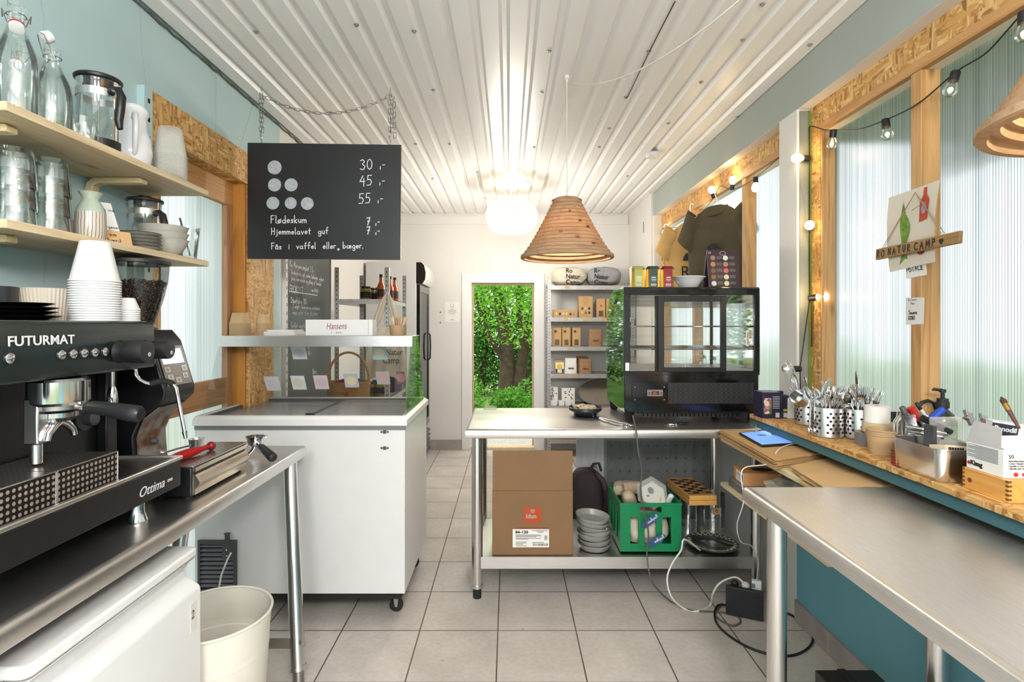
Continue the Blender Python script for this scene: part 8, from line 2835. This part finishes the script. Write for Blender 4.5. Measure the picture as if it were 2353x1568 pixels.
tree('leafy tree with twin dark trunks straight outside the open doorway', -.05, 9.3, 4, [([(0, 0, 0), (.03, .05, 1), (-.12, .1, 2), (-.3, .1, 3.6)], .17), ([(.12, 0, .1), (.32, .0, 1.1), (.25, .1, 2.1), (.5, .1, 3.6)], .12), ([(-.05, 0, .9), (-.35, -.2, 1.5), (-.6, -.3, 2.4)], .05)],
     [((-.5, -.3, 2.3), (.7, .6, .5)), ((.45, -.35, 2.2), (.7, .5, .55)), ((.0, -.5, 3.0), (1.3, .6, .6)), ((.75, -.2, 1.3), (.35, .45, .6)), ((-.95, -.1, 1.5), (.35, .4, .7)), ((0, .6, 2.2), (1.4, .4, 1.2)), ((.15, -.9, 2.0), (.9, .3, .9))], lf[0], 2100, .033, 3)
tree('dark bushy tree filling the view behind the twin trunks', .3, 11.4, 5, [([(.2, 0, 0), (.2, 0, 1.5), (.5, 0, 4)], .16), ([(-.9, 0, 0), (-.8, .1, 1.6), (-1.2, 0, 4)], .10)],
     [((-.9, 0, 1.2), (.9, .5, 1.3)), ((.6, 0, 1.2), (.9, .5, 1.3)), ((0, .2, 2.6), (1.9, .6, 1.3)), ((0, .3, 4), (2.0, .8, 1)), ((0, .5, .9), (2.2, .4, 1))], lf[1], 3600, .062, 5)
for i, (x, y, sx, sz, lab) in enumerate(((-.72, 8.6, .42, .34, 'low green shrub at the foot of the trees on the hinge side of the doorway'), (.55, 8.5, .50, .36, 'broad low green shrub at the foot of the trees beside the doorway'), (.05, 8.9, .38, .24, 'small low shrub straight below the twin trunks'))):
    t = thing('shrub', lab, 'shrub', (x, y, -.06))
    m = MB()
    leaves(m, (0, 0, sz), (sx, .35, sz), 1300, .034, random.Random(50 + i))
    tag(m.obj('foliage', lf[2], t, smooth=0, fix=False), kind='stuff')
    MB().tube([(0, 0, 0), (.02, 0, sz), (.05, 0, sz * 1.5)], [.02, .015, .006], 6).obj('stem', bark, t)
gm = MB()
rr = random.Random(77)
for k in range(2600):
    x, y = rr.uniform(-1.5, 1.5), rr.uniform(7.55, 9.6)
    h = rr.uniform(.05, .16)
    a = rr.uniform(0, PI)
    dx, dy = .006 * math.cos(a), .006 * math.sin(a)
    lx, ly = rr.uniform(-.04, .04), rr.uniform(-.04, .04)
    i = len(gm.v)
    gm.v += [Vector((x - dx, y - dy, -.056)), Vector((x + dx, y + dy, -.056)), Vector((x + lx, y + ly, -.056 + h))]
    gm.f.append([i, i + 1, i + 2])
    gm.mi.append(0)
tag(gm.obj('tall_grass', lf[2], smooth=0, fix=False), 'tall grass growing outside the open doorway under the trees', 'grass', kind='stuff')
# hedge and roof overhang outside the big windows
t = thing('hedge', 'long green hedge outside the ribbed window wall', 'hedge', (6.5, 3, -.06))
hm = MB()
rr = random.Random(9)
def hed(u, v):
    y = -8 + 20 * u
    return (.5 * (.4 * math.sin(y * 1.7) + .3 * math.sin(y * 4.1 + 3 * v)) + .6 * (v - .5) ** 2, y, (1.05 + .14 * math.sin(y * .9) + .12 * math.sin(y * 2.7)) * v)
hm.grid(hed, 120, 12).obj('foliage', pm('hedge_leaf', '#86b860', .9, var=.45, scale=7, bump=1, bscale=20), t, fix=False)
t = thing('roof_overhang', 'dark roof eave outside above the ribbed windows', 'roof', (2.2, 2, 2.6))
MB().box(1.63, 2.55, -3, 3.2, 2.52, 2.56).obj('soffit', pm('weathered_boards', '#6d6a66', .8), t, world=True)
MB().box(2.5, 2.55, -3, 3.2, 2.30, 2.52).obj('fascia', pm('dark_fascia', '#4a4b50', .7), t, world=True)
for y in (-2.9, .4, 3.1):
    MB().box(2.42, 2.5, y, y + .08, -.055, 2.52).obj('post', bpy.data.materials['dark_fascia'], t, world=True)
for i, (x, y, c, lab) in enumerate(((3.3, 2.0, '#51565e', 'blurred dark garden table outside the large ribbed window'), (3.6, .4, '#3f4c55', 'blurred dark garden bench outside the large ribbed window'))):
    t = thing('garden_table' if i == 0 else 'garden_bench', lab, 'table' if i == 0 else 'bench', (x, y, -.055))
    MB().box(-.4, .4, -.6, .6, .70 if i == 0 else .42, .74 if i == 0 else .46).obj('seat' if i else 'tabletop', pm('garden_paint', c, .6), t)
    for sx in (-.35, .35):
        for sy in (-.5, .5):
            MB().box(sx - .03, sx + .03, sy - .03, sy + .03, 0, .70 if i == 0 else .42).obj('leg', MT['dgrey'], t)
